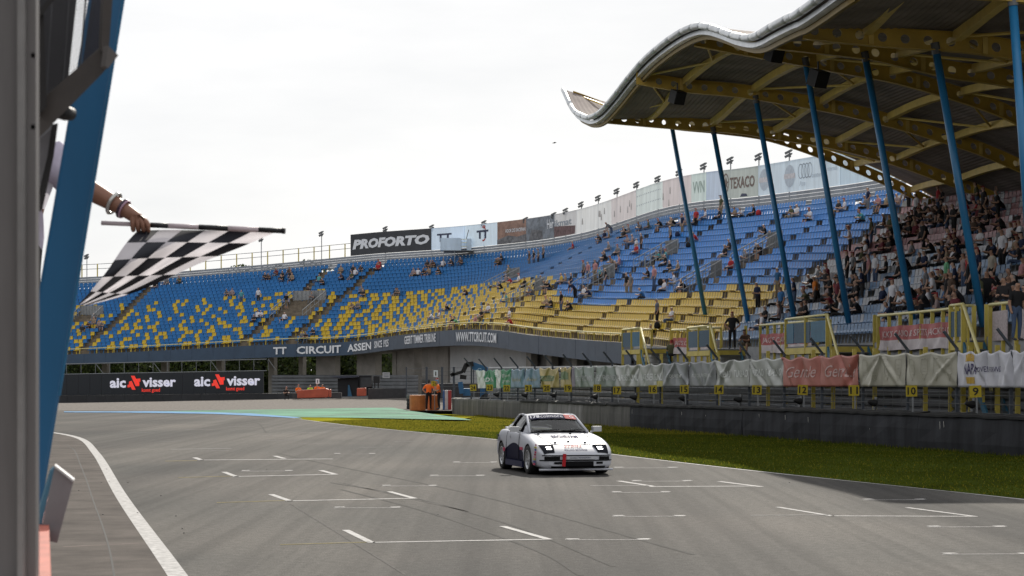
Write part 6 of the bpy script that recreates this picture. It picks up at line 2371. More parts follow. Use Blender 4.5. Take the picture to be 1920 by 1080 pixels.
def arms(J, L, Rr):
    for (s_, sx, (el, wr, hd)) in (('L', -1, L), ('R', 1, Rr)):
        J['el' + s_] = (sx * el[0], el[1], el[2]); J['wr' + s_] = (sx * wr[0], wr[1], wr[2]); J['hd' + s_] = (sx * hd[0], hd[1], hd[2])
def pose(kind):
    J = {}
    if kind.startswith('sit'):
        hz = .10
        lean = {'sit': .05, 'sitfwd': .62, 'sitback': -.18, 'sitphone': .18, 'sitcross': .0}[kind]
        base_upper(J, hz, lean)
        legs_sit(J, hz, .10 if kind == 'sitcross' else .15, .12 if kind == 'sitback' else 0)
        a = J['shL']
        if kind == 'sit':
            q = ((.25, a[1] - .05, a[2] - .27), (.17, a[1] - .27, hz + .14), (.15, a[1] - .35, hz + .13))
        elif kind == 'sitfwd':
            q = ((.24, -.44, hz + .16), (.08, -.62, hz + .20), (.04, -.68, hz + .22))
        elif kind == 'sitback':
            q = ((.30, a[1] + .06, a[2] - .26), (.24, a[1] - .15, hz + .10), (.20, a[1] - .24, hz + .12))
        elif kind == 'sitphone':
            q = ((.24, a[1] - .10, a[2] - .27), (.10, a[1] - .32, a[2] - .16), (.05, a[1] - .36, a[2] - .10))
        else:
            q = ((.26, a[1] - .06, a[2] - .24), (.04, a[1] - .25, a[2] - .24), (-.06, a[1] - .25, a[2] - .20))
        arms(J, q, q)
    else:
        lean = {'stand': .02, 'walk': .08, 'hips': .0, 'lookdown': .12, 'bent': .95, 'raise': 0}[kind]
        base_upper(J, .93, lean)
        legs_stand(J, .18 if kind == 'walk' else .0)
        a = J['shL']
        if kind in ('stand', 'walk'):
            w_ = .10 if kind == 'walk' else 0
            arms(J, ((.25, a[1] + .03 + w_, a[2] - .28), (.25, a[1] - .06 + w_, a[2] - .52), (.24, a[1] - .10 + w_, a[2] - .60)), ((.25, a[1] + .03 - w_, a[2] - .28), (.25, a[1] - .08 - w_, a[2] - .52), (.24, a[1] - .12 - w_, a[2] - .60)))
        elif kind == 'hips':
            q = ((.36, a[1] + .06, a[2] - .24), (.21, a[1] - .05, a[2] - .40), (.16, a[1] - .08, a[2] - .42)); arms(J, q, q)
        elif kind == 'lookdown':
            q = ((.25, a[1] + .0, a[2] - .28), (.11, a[1] - .22, a[2] - .26), (.05, a[1] - .27, a[2] - .22)); arms(J, q, q)
        elif kind == 'bent':
            q = ((.22, a[1] - .06, a[2] - .28), (.16, a[1] - .12, a[2] - .50), (.14, a[1] - .14, a[2] - .58)); arms(J, q, q)
        else:
            q = ((.22, a[1] - .02, a[2] + .26), (.14, a[1] - .04, a[2] + .48), (.12, a[1] - .04, a[2] + .56)); arms(J, q, q)
    return J
PSK = [mat('skin_%d' % k, c, .55, var=.05) for k, c in enumerate([(.40, .24, .17), (.32, .18, .12), (.45, .29, .22)])]
PCOL = {'black': (.018, .018, .020), 'dark': (.035, .033, .035), 'navy': (.022, .030, .065), 'grey': (.16, .16, .17), 'white': (.58, .58, .62), 'tan': (.26, .20, .14), 'olive': (.085, .09, .05), 'brown': (.09, .06, .045), 'red': (.36, .035, .04), 'maroon': (.13, .03, .04), 'pink': (.40, .20, .21), 'teal': (.08, .28, .31), 'blue': (.05, .15, .33), 'green': (.14, .36, .20), 'orange': (.50, .15, .025), 'yellow': (.50, .34, .06), 'plaid': (.28, .22, .22), 'beige': (.34, .31, .26), 'lime': (.42, .62, .06), 'hiorange': (.85, .17, .03), 'striped': (.12, .13, .17), 'denim': (.07, .10, .17), 'khaki': (.22, .18, .13), 'lilac': (.46, .42, .52)}
PM = {k: mat('cloth_' + k, c, .85, var=.12, scale=6, spec=.15) for k, c in PCOL.items()}
PHAIR = {'dark': mat('hair_dark', (.025, .018, .014), .6), 'brown': mat('hair_brown', (.075, .045, .028), .6), 'fair': mat('hair_fair', (.25, .18, .10), .6), 'grey': mat('hair_grey', (.28, .27, .26), .6), 'redcap': mat('cap_red', (.30, .04, .04), .7), 'blackcap': mat('cap_black', (.02, .02, .022), .7), 'bluecap': mat('cap_blue', (.05, .2, .4), .7)}
SHOE = mat('shoe_dark', (.04, .04, .045), .6)
CLOTHTXT = {'hiorange': 'bright orange', 'lime': 'lime yellow', 'plaid': 'plaid', 'dark': 'dark', 'striped': 'striped'}
PROTO = {}
def get_proto(kind, shorts, capped):
    key = (kind, shorts, capped)
    if key not in PROTO:
        J = pose(kind)
        Jm = dict(J)
        E2 = list(EDG)
        R2 = dict(RAD)
        h = Vector(J['head'])
        Jm['nose'] = tuple(h + Vector((0, -.118, -.03))); R2['nose'] = .012
        Jm['nb'] = tuple(h + Vector((0, -.09, -.005))); R2['nb'] = .02
        E2 += [('head', 'nb'), ('nb', 'nose')]
        if capped:
            Jm['brim'] = tuple(h + Vector((0, -.17, .065))); R2['brim'] = (.055, .012)
            Jm['cp'] = tuple(h + Vector((0, -.08, .075))); R2['cp'] = (.07, .03)
            E2 += [('crown', 'cp'), ('cp', 'brim')]
        me_ = skin_person(Jm, E2, R2, 'pelvis')
        me_.materials.clear()
        for m_ in (PSK[0], PM['grey'], PM['denim'], PHAIR['dark'], SHOE):
            me_.materials.append(m_)
        colour(me_, J, shorts)
        if capped:
            hh = h
            for pl in me_.polygons:
                r_ = pl.center - hh
                if r_.length < .28 and r_.z > .03 and r_.y < -.06:
                    pl.material_index = 3
        me_.name = 'person_body'
        PROTO[key] = me_
    return PROTO[key]
def person(loc, rot, kind, shirt, pants, hair='dark', shorts=False, skin=0, label='', group=None, scale=1.0):
    capped = hair.endswith('cap')
    o = bpy.data.objects.new('person', get_proto(kind, shorts, capped))
    COL.objects.link(o)
    o.location = loc
    o.rotation_euler = (0, 0, rot)
    o.scale = (scale,) * 3
    for k, m_ in enumerate((PSK[skin], PM[shirt], PM[pants], PHAIR[hair], SHOE)):
        o.material_slots[k].link = 'OBJECT'
        o.material_slots[k].material = m_
    tag(o, label, 'person', group)
    return o
A_ = np.array([a[:6] for a in anchors])
AP = np.stack([960 + F * A_[:, 0] / A_[:, 1], HOR - F * (A_[:, 2] + .42 - CZ) / A_[:, 1]], 1)
AF = np.stack([960 + F * A_[:, 0] / A_[:, 1], HOR - F * (A_[:, 2] - CZ) / A_[:, 1]], 1)
used_a = set()
S, T, Fw, Bk, Ph, Cr = 'sit', 'stand', 'sitfwd', 'sitback', 'sitphone', 'sitcross'
SPEC = """1125,455,f,dark;1132,450,s,navy;1142,449,s,tan;1153,449,B,grey;1165,447,s,dark;1173,443,f,black;1180,440,s,grey;1203,435,f,grey;1215,435,s,olive;1178,462,p,plaid;1184,460,s,plaid;1207,477,t,brown;1201,478,c,white;1192,480,s,red
1140,470,s,grey;1138,488,f,black;1157,480,s,grey;1152,500,f,tan;1158,497,s,pink;1243,430,f,black;1252,428,s,dark;1260,428,s,tan;1267,427,f,black;1278,423,s,white;1284,422,s,plaid;1265,463,w,grey;1287,449,t,navy;1303,420,s,olive;1312,437,t,red;1320,417,s,white;1308,453,f,red
1237,482,s,olive;1247,483,s,teal;1238,493,f,teal;1247,496,s,black;1255,508,s,black;1267,510,s,tan;1215,525,p,black;1235,542,t,pink;1265,540,s,white;1275,542,s,white;1288,542,f,black;1247,552,s,white;1182,552,t,black;1191,557,t,grey;1207,560,f,blue;1142,543,t,black;1122,530,t,pink;1132,530,c,teal;1108,529,t,pink;1101,527,t,grey
1025,578,s,tan;1033,577,s,black;1058,588,t,black;1073,580,f,black;1083,572,B,navy;1095,557,s,white;1108,558,f,navy;1240,613,t,striped;1258,606,s,white;1032,540,f,black;1052,528,s,yellow;1058,530,s,tan;1069,528,s,dark;1133,493,s,dark;1155,506,s,brown;1007,503,t,dark;1013,501,t,grey;1025,494,t,grey;999,503,t,brown
877,555,f,brown;943,545,f,black;948,530,s,plaid;960,532,f,red;970,533,s,white;982,540,s,black;953,518,s,olive;948,567,s,teal;1000,555,f,grey;1012,533,s,white;1030,543,f,black;837,583,s,black;843,582,f,black;815,603,f,white;822,600,s,white;853,607,f,dark;860,607,f,green;887,607,s,pink;897,607,s,olive;901,598,s,black;913,585,s,white;955,593,s,white;960,608,f,red
499,525,s,dark;507,525,f,brown;516,521,s,maroon;527,522,s,dark;531,530,f,black;541,518,s,brown;547,519,s,dark;545,530,s,tan;490,573,t,white;486,599,s,white;538,580,t,black;533,601,b,white;569,633,s,grey;576,633,f,dark;590,632,f,black;636,515,s,tan;644,522,f,navy;656,524,s,olive;667,519,s,white;662,509,s,dark;674,509,f,dark;600,531,s,teal;609,531,f,dark;581,549,f,dark;587,564,s,grey;676,555,s,grey;683,555,s,dark;662,577,f,tan;673,576,s,grey
706,509,s,red;715,504,f,red;803,500,s,dark;811,500,s,grey;818,500,f,brown;826,500,s,white;775,517,s,plaid;783,515,s,white;797,515,f,dark;804,513,s,tan;828,515,f,black;850,500,f,dark;863,500,s,brown;932,496,f,olive;942,493,s,dark;953,517,s,olive
294,546,t,orange;288,541,s,black;263,540,f,dark;316,534,s,grey;335,531,s,olive;426,555,f,grey;438,555,s,plaid;454,575,t,teal;473,602,s,dark;485,599,s,white;153,620,s,dark;165,614,f,brown;180,608,s,tan;189,614,s,plaid;198,614,f,grey;174,602,s,grey;177,560,s,dark;198,558,s,dark;739,557,s,dark;748,557,f,grey;1072,471,s,red;937,499,f,brown
1357,408,t,olive;1349,412,s,dark;1380,409,s,tan;1392,409,f,white;1411,409,s,black;1484,407,p,olive;1492,407,s,white;1519,416,p,white;1569,399,s,dark;1581,397,s,white;1637,403,h,navy;1646,390,s,pink;1660,390,s,tan;1681,389,s,plaid;1619,416,f,teal;1625,391,s,grey;1436,439,p,black;1452,451,f,tan;1361,478,s,black;1370,474,s,dark;1369,502,s,red;1398,490,s,grey;1413,476,s,black;1427,473,f,black
1641,463,t,olive;1623,474,s,dark;1650,473,s,maroon;1658,468,f,black;1526,536,f,black;1536,531,s,grey;1552,526,s,maroon;1466,557,t,blue;1474,598,t,blue;1505,575,s,grey;1515,575,f,olive;1541,588,w,orange;1528,547,s,brown;1567,583,f,maroon;1578,588,s,white;1567,545,s,red;1596,540,t,black;1611,541,t,grey;1632,547,t,black;1643,547,t,pink;1653,552,t,white;1604,562,s,dark;1614,591,f,black;1598,587,s,white;1500,598,s,dark;1430,617,s,white;1458,606,s,plaid;1422,618,s,dark
1700,432,s,dark;1692,437,f,black;1709,429,s,tan;1712,406,B,white;1734,404,s,dark;1742,420,s,maroon;1748,420,f,white;1766,410,t,red;1784,409,s,black;1798,407,s,beige;1814,404,s,red;1837,404,f,red;1834,418,s,maroon;1851,392,s,brown;1864,396,s,plaid;1862,415,f,dark;1870,412,s,navy;1878,398,R,teal;1784,445,B,black;1742,484,w,black;1670,465,s,plaid;1676,462,f,black;1664,470,s,dark;1703,509,f,black;1717,507,s,black;1730,507,s,navy;1706,479,s,grey;1787,462,s,maroon;1798,468,f,black;1812,468,s,dark;1781,470,s,plaid;1834,466,s,white;1762,504,s,plaid;1773,504,s,tan;1787,495,s,white;1803,497,f,dark;1814,495,s,olive
1745,576,t,grey;1792,562,t,green;1803,522,s,dark;1820,561,t,plaid;1831,551,t,red;1773,573,p,blue;1848,536,t,black;1873,547,t,beige;1892,520,t,white;1887,507,w,grey;1914,457,s,white;1898,451,s,black;1884,434,f,dark;1692,582,s,grey;1703,590,f,white;1728,580,s,maroon;1740,582,f,dark;1756,590,s,plaid;1789,586,s,maroon;1770,592,s,black;1881,570,f,pink;1892,562,s,dark;1912,532,s,pink;1905,548,f,black;1860,572,s,maroon;1805,580,f,dark;1680,520,s,dark;1690,500,f,brown;1758,540,s,tan;1778,536,f,olive;1660,520,s,black;1585,562,f,dark;1550,560,s,plaid;1720,455,s,dark;1755,430,f,dark;1822,440,s,brown;1845,440,f,dark;1905,480,s,tan"""
KIND = {'s': 'sit', 'f': 'sitfwd', 'b': 'sitback', 'p': 'sitphone', 't': 'stand', 'w': 'walk', 'B': 'bent', 'h': 'hips', 'R': 'raise', 'c': 'stand'}
placed = []
prs = random.Random(31)
for rec in SPEC.replace('\n', ';').split(';'):
    x_, y_, k_, c_ = rec.split(',')
    x_, y_ = float(x_), float(y_)
    kind = KIND[k_]
    sitting = kind.startswith('sit')
    tab = AP if sitting else AF
    d2 = (tab[:, 0] - x_) ** 2 + (tab[:, 1] - y_) ** 2
    for idx in np.argsort(d2)[:40]:
        if idx not in used_a:
            break
    used_a.add(idx)
    a_ = anchors[idx]
    if sitting:
        kind = {'sit': prs.choice(['sit', 'sit', 'sitcross', 'sitback', 'sitphone'])}.get(kind, kind)
    placed.append(dict(a=a_, idx=idx, kind=kind, shirt=c_, child=(k_ in ('c', 'R'))))
# the crowd thickens under the roof: fill clusters there
cov_idx = [k for k, a_ in enumerate(anchors) if covered(a_[0], a_[1]) and 1400 < AP[k, 0] < 1915 and 380 < AP[k, 1] < 612]
cl_ = [(1545, 575), (1600, 555), (1640, 470), (1690, 445), (1740, 425), (1790, 415), (1830, 400), (1870, 420), (1790, 480), (1800, 545), (1850, 555), (1890, 490), (1750, 585), (1500, 590), (1905, 585), (1700, 575)]
n_add = 0
while n_add < 105:
    cx, cy = prs.choice(cl_)
    x_, y_ = cx + prs.gauss(0, 24), cy + prs.gauss(0, 13)
    k_ = min(cov_idx, key=lambda k: (AP[k, 0] - x_) ** 2 + (AP[k, 1] - y_) ** 2)
    if k_ in used_a:
        n_add += .2
        continue
    used_a.add(k_)
    placed.append(dict(a=anchors[k_], idx=k_, kind=prs.choice(['sit', 'sitfwd', 'sitcross', 'sitphone', 'sitback', 'sitfwd', 'stand', 'lookdown']), shirt=prs.choice(['dark', 'black', 'maroon', 'brown', 'black', 'olive', 'navy', 'white', 'black', 'dark', 'navy']), child=False))
    n_add += 1
# labels: row and order within the row single each one out
ORD = 'first second third fourth fifth sixth seventh eighth ninth tenth eleventh twelfth thirteenth fourteenth fifteenth sixteenth seventeenth eighteenth nineteenth twentieth'.split() + ['twenty-' + w for w in 'first second third fourth fifth sixth seventh eighth ninth'.split()] + sum([[t + 'ieth'] + [t + 'y-' + w for w in 'first second third fourth fifth sixth seventh eighth ninth'.split()] for t in ('thirt', 'fort', 'fift', 'sixt')], [])
POSE_T = {'sit': 'sitting upright', 'sitfwd': 'sitting bent forward', 'sitback': 'sitting leaning back', 'sitphone': 'sitting with raised hands', 'sitcross': 'sitting with folded arms', 'stand': 'standing', 'walk': 'stepping along', 'bent': 'standing bent over', 'hips': 'standing hands on hips', 'raise': 'standing with raised arms', 'lookdown': 'standing looking down'}
bykey = {}
for p_ in placed:
    cov = covered(p_['a'][0], p_['a'][1])
    bykey.setdefault((cov, p_['a'][4]), []).append(p_)
for (cov, row), lst in bykey.items():
    lst.sort(key=lambda q: 960 + F * q['a'][0] / q['a'][1])
    for n_, q in enumerate(lst):
        q['where'] = '%s stand, %s row, %s from left' % ('covered' if cov else 'open', ORD[row], ORD[n_])
for p_ in placed:
    a_ = p_['a']
    sitting = p_['kind'].startswith('sit')
    pants = prs.choice(['denim', 'khaki', 'dark', 'black', 'grey', 'denim', 'khaki'])
    shorts = prs.random() < .4
    if covered(a_[0], a_[1]):
        pants = prs.choice(['dark', 'black', 'denim', 'black'])
        shorts = prs.random() < .2
    hair = prs.choice(['dark', 'brown', 'fair', 'grey', 'redcap', 'blackcap', 'dark', 'brown'])
    n_ = Vector((a_[6], a_[7], 0))
    loc = Vector(a_[:3])
    if sitting:
        loc += Vector((0, 0, .39)) + n_ * .05
    else:
        loc -= n_ * .28
    lb = 'person in %s top %s, %s' % (CLOTHTXT.get(p_['shirt'], p_['shirt']), POSE_T[p_['kind']], p_['where'])
    person(loc, a_[3] + prs.uniform(-.35, .35), p_['kind'], p_['shirt'], pants, hair, shorts, prs.randrange(3), lb, 'spectators in the stands', (.72 if p_['child'] else prs.uniform(.95, 1.05)))
# a few bags and rucksacks left on the seats
for px, py, c_, lb in ((1270, 443, 'navy', 'dark rucksack on the back of a standing spectator'), (1421, 404, 'red', 'red rucksack beside a seated spectator in the top row'), (1288, 466, 'black', 'black bag on a seat left of the first column'), (1237, 530, 'black', 'black rucksack behind the person in pink'), (1234, 618, 'black', 'black bag below the striped top')):
    d2 = (AP[:, 0] - px) ** 2 + (AP[:, 1] - py) ** 2
    a_ = anchors[int(np.argmin(d2))]
    bb = MB()
    bb.lathe([(.02, -.20), (.15, -.19), (.19, -.05), (.17, .12), (.09, .22), (.01, .24)], 9, M=Matrix.Translation((a_[0], a_[1], a_[2] + .62)) @ Matrix.Rotation(R(-90), 4, 'Y'))
    tag(bb.build('rucksack', PM[c_], origin=(a_[0], a_[1], a_[2] + .42), smooth=True), lb, 'bag')
# people on the landings
def stand_at(px, py, Y, *a, **k):
    return person(at(px, py, Y), *a, **k)
stand_at(1220, 662, 118.5, R(-5), 'lookdown', 'black', 'denim', 'blackcap', True, 0, 'person in black tee and shorts holding a camera on the left landing')
stand_at(1373, 655, 91.5, R(-12), 'hips', 'black', 'black', 'redcap', False, 1, 'person all in black with red cap standing on the second landing')
person(at(1402, 650, 92.0), R(-30), 'sitfwd', 'brown', 'khaki', 'blackcap', True, 1, 'person crouched on the deck right of the man in black')
person(at(1258, 668, 108.0), R(160), 'sit', 'olive', 'dark', 'redcap', False, 0, 'person in olive with red cap half hidden below the rail')
stand_at(1850, 604, 66, R(-20), 'hips', 'black', 'black', 'dark', False, 1, 'person in black leaning at the right-hand stair head')
stand_at(1906, 640, 57.5, R(25), 'stand', 'black', 'denim', 'dark', False, 1, 'person in black tee and jeans by the right edge')
stand_at(1884, 622, 62.5, R(-40), 'lookdown', 'dark', 'denim', 'brown', False, 0, 'person in dark top half hidden beside the right-edge man')
# marshals
stand_at(804, 767.5, 117.0, R(170), 'hips', 'hiorange', 'black', 'blackcap', False, 0, 'marshal in dull orange vest and dark trousers beside the orange drum')
stand_at(823, 768, 116.4, R(-80), 'lookdown', 'hiorange', 'black', 'bluecap', False, 0, 'marshal in bright orange vest with blue cap, right of the pair')
stand_at(817, 763, 119.6, R(100), 'stand', 'hiorange', 'black', 'redcap', False, 0, 'marshal with red cap half hidden between the pair')
for px, py, c_, lb in ((559, 741, 'hiorange', 'marshal in orange at the left end of the red-orange block'), (581, 741, 'lime', 'marshal in lime yellow vest behind the red-orange block'), (594, 739, 'hiorange', 'marshal in orange holding a sign behind the block'), (604, 740, 'hiorange', 'marshal in orange at the right behind the block'), (535, 743, 'dark', 'dark-clothed person sitting alone left of the red-orange block')):
    person(at(px, py, 165.6), R(20), 'sitphone' if c_ != 'dark' else 'sitfwd', c_, 'dark', prs.choice(['dark', 'redcap', 'brown']), False, 0, lb, None, 1.0)
def paddle(px, py, Y, w, h, label, stick):
    c_ = at(px, py, Y)
    t = thing('sign_paddle', tuple(c_ - Vector((0, 0, stick))), label, 'sign')
    bb = MB(); bb.box((c_.x - w, c_.y - .01, c_.z - h), (c_.x + w, c_.y + .01, c_.z + h)); bb.build('plate', M_white_l, t)
    bb = MB(); bb.box((c_.x - w * .25, c_.y - .016, c_.z - h * .6), (c_.x + w * .25, c_.y - .011, c_.z + h * .6)); bb.build('stroke', M_blk, t)
    bb = MB(); bb.beam(c_ - Vector((0, -.02, h + stick)), c_ - Vector((0, -.02, h)), .03); bb.build('stick', M_galv, t)
paddle(595.5, 715, 164.9, .15, .20, 'small white sign with a dark stroke held behind the block', .5)
paddle(817, 700.5, 116.9, .125, .20, 'white sign with a dark stroke above the two marshals', .7)
# yellow board between the two marshals
c_ = at(815, 720, 116.9)
t = thing('number_board', (c_.x, c_.y, 0), 'crumpled yellow board reading twenty-five between the two marshals', 'number board', 'yellow grid number boards along the wall')
bb = MB(); bb.box((c_.x - .2, c_.y, c_.z - .13), (c_.x + .2, c_.y + .02, c_.z + .17)); bb.build('plate', M_numy, t)
lettering('number', '25', lambda u, v: Vector((c_.x - .12 + .24 * u, c_.y - .006, c_.z - .08 + .2 * v)), M_blk, t)
bb = MB(); bb.beam((c_.x, c_.y + .03, 0), (c_.x, c_.y + .03, c_.z - .1), .04); bb.build('post', M_galv, t)
# driver inside the car
JD = pose('sit')
drv = person((0.886, 43.88, 0), R(13.5), 'sit', 'navy', 'dark', 'blackcap', False, 0, 'driver with dark helmet at the wheel of the white coupe')
loc = Matrix.Rotation(R(13.5), 4, 'Z') @ Vector((.36, .42, .30))
drv.location = Vector((0.886, 43.88, 0)) + loc
drv.scale = (.92,) * 3
bb = MB()
hl = Vector((0.886, 43.88, 0)) + Matrix.Rotation(R(13.5), 4, 'Z') @ Vector((.36, .38, 1.035))
bb.lathe([(.01, -.14), (.09, -.13), (.13, -.05), (.135, .03), (.10, .11), (.01, .14)], 16, M=Matrix.Translation(hl) @ Matrix.Rotation(R(-90), 4, 'Y'))
hm = bb.build('helmet', mat('helmet_dark', (.03, .03, .035), .25), None, smooth=True, origin=tuple(hl))
tag(hm, 'dark round helmet on the head of the driver', 'helmet')
# ================================================================== FOREGROUND: PIT WALL, GANTRY, FLAG
M_pg = mat('grey_post_paint', (0.15, 0.14, 0.138), .6, var=.3, scale=3, streak=.3)
M_pgl = mat('pale_post_edge', (0.22, 0.21, 0.205), .5, var=.2, scale=3)
M_mesh = mat('dark_mesh_steel', (0.060, 0.060, 0.066), .6, var=.2)
M_frame = mat('brown_grey_frame', (0.060, 0.052, 0.048), .6, var=.25, scale=4)
# pit wall
pw = thing('pit_wall', (-1.2, 5.0, 0), 'white-topped red-faced pit wall at the lower left corner', 'wall')
def pwl(d): return Vector((-1.02 - .235 * (d - 4.4), d, 0))
bb = MB(); rr = []
for d in np.linspace(3.2, 8.4, 8):
    q = pwl(d); rr.append([q + Vector((-.45, 0, 1.62)), q + Vector((0, 0, 1.62)), q + Vector((.0, 0, 1.60))])
bb.grid(rr); bb.build('white_top', mat('chipped_white_paint', (.62, .58, .54), .6, var=.2, scale=9), pw)
bb = MB(); rr = []
for d in np.linspace(3.2, 8.4, 8):
    q = pwl(d); rr.append([q + Vector((.003, 0, 1.60)), q + Vector((.02, 0, 1.2)), q + Vector((.04, 0, 0))])
bb.grid(rr); bb.build('red_face', mat('chipped_red_paint', (.45, .12, .08), .6, var=.25, scale=9), pw)
bb = MB(); rr = []
for d in np.linspace(3.2, 8.4, 8):
    q = pwl(d); rr.append([q + Vector((-.045, 0, 1.624)), q + Vector((0.003, 0, 1.624))])
bb.grid(rr); bb.build('red_edge', mat('chipped_red_paint', (.45, .12, .08)), pw)
# steel post filling the left border
po = thing('gantry_post', (-1.27, 5.0, 0), 'thick grey steel post filling the left border', 'post')
bb = MB(); a_ = at(41, 500, 5.0); c_ = at(-120, 500, 5.0)
bb.box((c_.x, 4.98, 1.5), (a_.x, 5.01, 4.4)); bb.build('web', M_pg, po)
bb = MB(); bb.box((at(41, 0, 5).x + .001, 4.95, 1.5), (at(52, 0, 5).x, 5.0, 4.4)); bb.build('flange', M_pgl, po)
bb = MB(); bb.box((at(52, 0, 5).x + .001, 4.985, 1.5), (at(70, 0, 5).x, 5.02, 4.4)); bb.build('side_strip', M_pg, po)
for y_ in (104, 238):
    bb = MB(); q = at(62, y_, 4.985); bb.box((q.x - .005, q.y, q.z - .006), (q.x + .005, q.y + .02, q.z + .006)); bb.build('bolt', M_pgl, po)
# raking blue beam
bl_ = thing('raking_beam', tuple(at(60, 1020, 7.2)), 'raking blue painted steel beam of the start gantry', 'beam')
def slab(name, pts, Y, depth, m_, parent, Y2=None):
    b2 = MB()
    q = [at(x, y, Y if Y2 is None else Y + (Y2 - Y) * (k / (len(pts) - 1.0))) for k, (x, y) in enumerate(pts)]
    n2 = len(q)
    b2.add(q + [v + Vector((-.02, depth, 0)) for v in q], [tuple(range(n2)), tuple(reversed(range(n2, 2 * n2)))] + [(k, n2 + k, n2 + (k + 1) % n2, (k + 1) % n2) for k in range(n2)])
    return b2.build(name, m_, parent)
M_gb = mat('gantry_blue_paint', (0.012, 0.105, 0.235), .38, var=.16, scale=2.5, streak=.14, spec=.5)
sb_ = slab('beam_body', [(242, -60), (176, -60), (60, 620), (28, 1010), (68, 1010), (112, 742)], 7.2, .09, M_gb, bl_)
md = sb_.modifiers.new('edge', 'BEVEL'); md.width = .012; md.segments = 3
slab('beam_edge', [(244, -60), (242.4, -60), (112.4, 742), (114, 742)], 7.19, .02, mat('beam_lit_edge', (.04, .16, .30), .4), bl_)  # lit right edge of the beam, painted as a lighter blue strip
# box bracket at the foot
bk_ = thing('foot_bracket', tuple(at(100, 1015, 6.8)), 'grey steel box bracket at the foot of the blue beam', 'bracket')
slab('plate', [(103, 874), (138, 902), (107, 1018), (73, 1010)], 6.8, .10, mat('mauve_grey_steel', (.19, .175, .185), .5, var=.15), bk_)
slab('top_edge', [(103, 872), (139, 900), (137.5, 904), (102, 876)], 6.79, .10, mat('lit_steel_edge', (.5, .5, .5), .4), bk_)  # light along the top edge, painted as a paler strip
slab('side', [(97, 882), (102.5, 876), (72.5, 1010), (73, 960)], 6.82, .06, mat('bracket_blue', (.06, .17, .26), .5), bk_)
# raised mesh flap of the signalling booth
fl_ = thing('mesh_flap', tuple(at(110, 180, 6.3)), 'dark framed mesh flap hinged out above the marshal', 'panel')
slab('bottom_beam', [(58, 205), (200, 78), (218, 108), (190, 140), (70, 262), (58, 262)], 6.3, .05, M_frame, fl_)
slab('side_beam', [(196, -40), (214, -40), (206, 70), (203, 108), (190, 96)], 6.28, .05, M_frame, fl_)
slab('inner_beam', [(70, 24), (82, 24), (88, 200), (76, 212)], 6.26, .04, mat('dark_frame', (.02, .018, .018), .6), fl_)
slab('corner_plate', [(203, 85), (222, 104), (203, 128), (198, 124)], 6.24, .02, mat('corner_grey', (.12, .11, .105), .6), fl_)
slab('top_beam', [(40, 55), (100, -12), (112, -12), (48, 66)], 6.25, .05, mat('dark_frame', (0, 0, 0)), fl_)
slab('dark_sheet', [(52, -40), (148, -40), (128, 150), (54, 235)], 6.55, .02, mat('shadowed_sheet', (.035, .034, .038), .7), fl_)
slab('dark_sheet', [(186, -40), (206, -40), (200, 85), (163, 120)], 6.55, .02, mat('navy_sheet', (.03, .035, .055), .7), fl_)
for k in range(44):
    y0 = -30 + k * 5.6
    bb = MB()
    x0, x1 = 58, 200
    ya, yb = y0 + 62, y0 - 62
    bb.tube([at(x0, ya, 6.42), at(x1, yb, 6.42)], .0013, 4)
    if yb < 110 and ya > -60 and (ya < 214):
        bb.build('mesh_bar', M_mesh, fl_)
for k in range(3):
    bb = MB(); x = 100 + 32 * k; bb.tube([at(x, -40, 6.40), at(x - 14, 190 - 30 * k, 6.40)], .003, 4); bb.build('mesh_bar', M_mesh, fl_)
# grey side screen and lamp under the beam
slab('side_screen', [(72, 262), (108, 232), (100, 290), (77, 396), (74, 396)], 6.6, .01, mat('side_screen_grey', (.16, .155, .165), .5, var=.15), fl_)
slab('screen_edge', [(106, 234), (109, 231), (101, 292), (80, 392), (76, 396), (74, 392), (98, 290)], 6.58, .02, mat('dark_frame', (0, 0, 0)), fl_)
bb = MB(); bb.lathe([(.003, -.03), (.021, -.03), (.024, 0), (.021, .03), (.003, .03)], 14, M=Matrix.Translation(at(122, 212, 6.35)) @ Matrix.Rotation(R(60), 4, 'Z'))
tag(bb.build('small_lamp', M_blackbox, origin=tuple(at(122, 212, 6.35)), smooth=True), 'small round black lamp under the mesh flap', 'lamp')
# ------------------------------------------------------------------ flag marshal: one continuous skinned body
FY = 9.5
hand = at(262, 414, FY)
wrist = at(236, 394, FY)
elbow = at(150, 345, FY + .05)
shoulder = at(92, 298, FY + .1)
J = {'chest': tuple(shoulder + Vector((-.20, .03, -.02))), 'shR': tuple(shoulder), 'elR': tuple(elbow), 'f1': tuple(elbow.lerp(wrist, .45)), 'wrR': tuple(wrist), 'palm': tuple(at(250, 405, FY))}
ch = Vector(J['chest'])
J['belly'] = tuple(ch + Vector((-.02, .02, -.26))); J['pelvis'] = tuple(ch + Vector((-.03, .03, -.50)))
J['neck'] = tuple(ch + Vector((0, -.01, .17))); J['chin'] = tuple(ch + Vector((.03, -.03, .25))); J['head'] = tuple(ch + Vector((.05, -.03, .34))); J['crown'] = tuple(ch + Vector((.03, -.02, .41)))
J['shL'] = tuple(ch + Vector((-.2, .02, .0))); J['elL'] = tuple(ch + Vector((-.26, -.05, -.26))); J['wrL'] = tuple(ch + Vector((-.14, -.22, -.36))); J['hdL'] = tuple(ch + Vector((-.08, -.26, -.36)))
for s_, sx in (('L', -.1), ('R', .1)):
    J['hip' + s_] = tuple(Vector(J['pelvis']) + Vector((sx, 0, -.05))); J['kn' + s_] = tuple(Vector(J['pelvis']) + Vector((sx, -.03, -.46))); J['an' + s_] = tuple(Vector(J['pelvis']) + Vector((sx, .04, -.86))); J['toe' + s_] = tuple(Vector(J['pelvis']) + Vector((sx, -.14, -.90)))
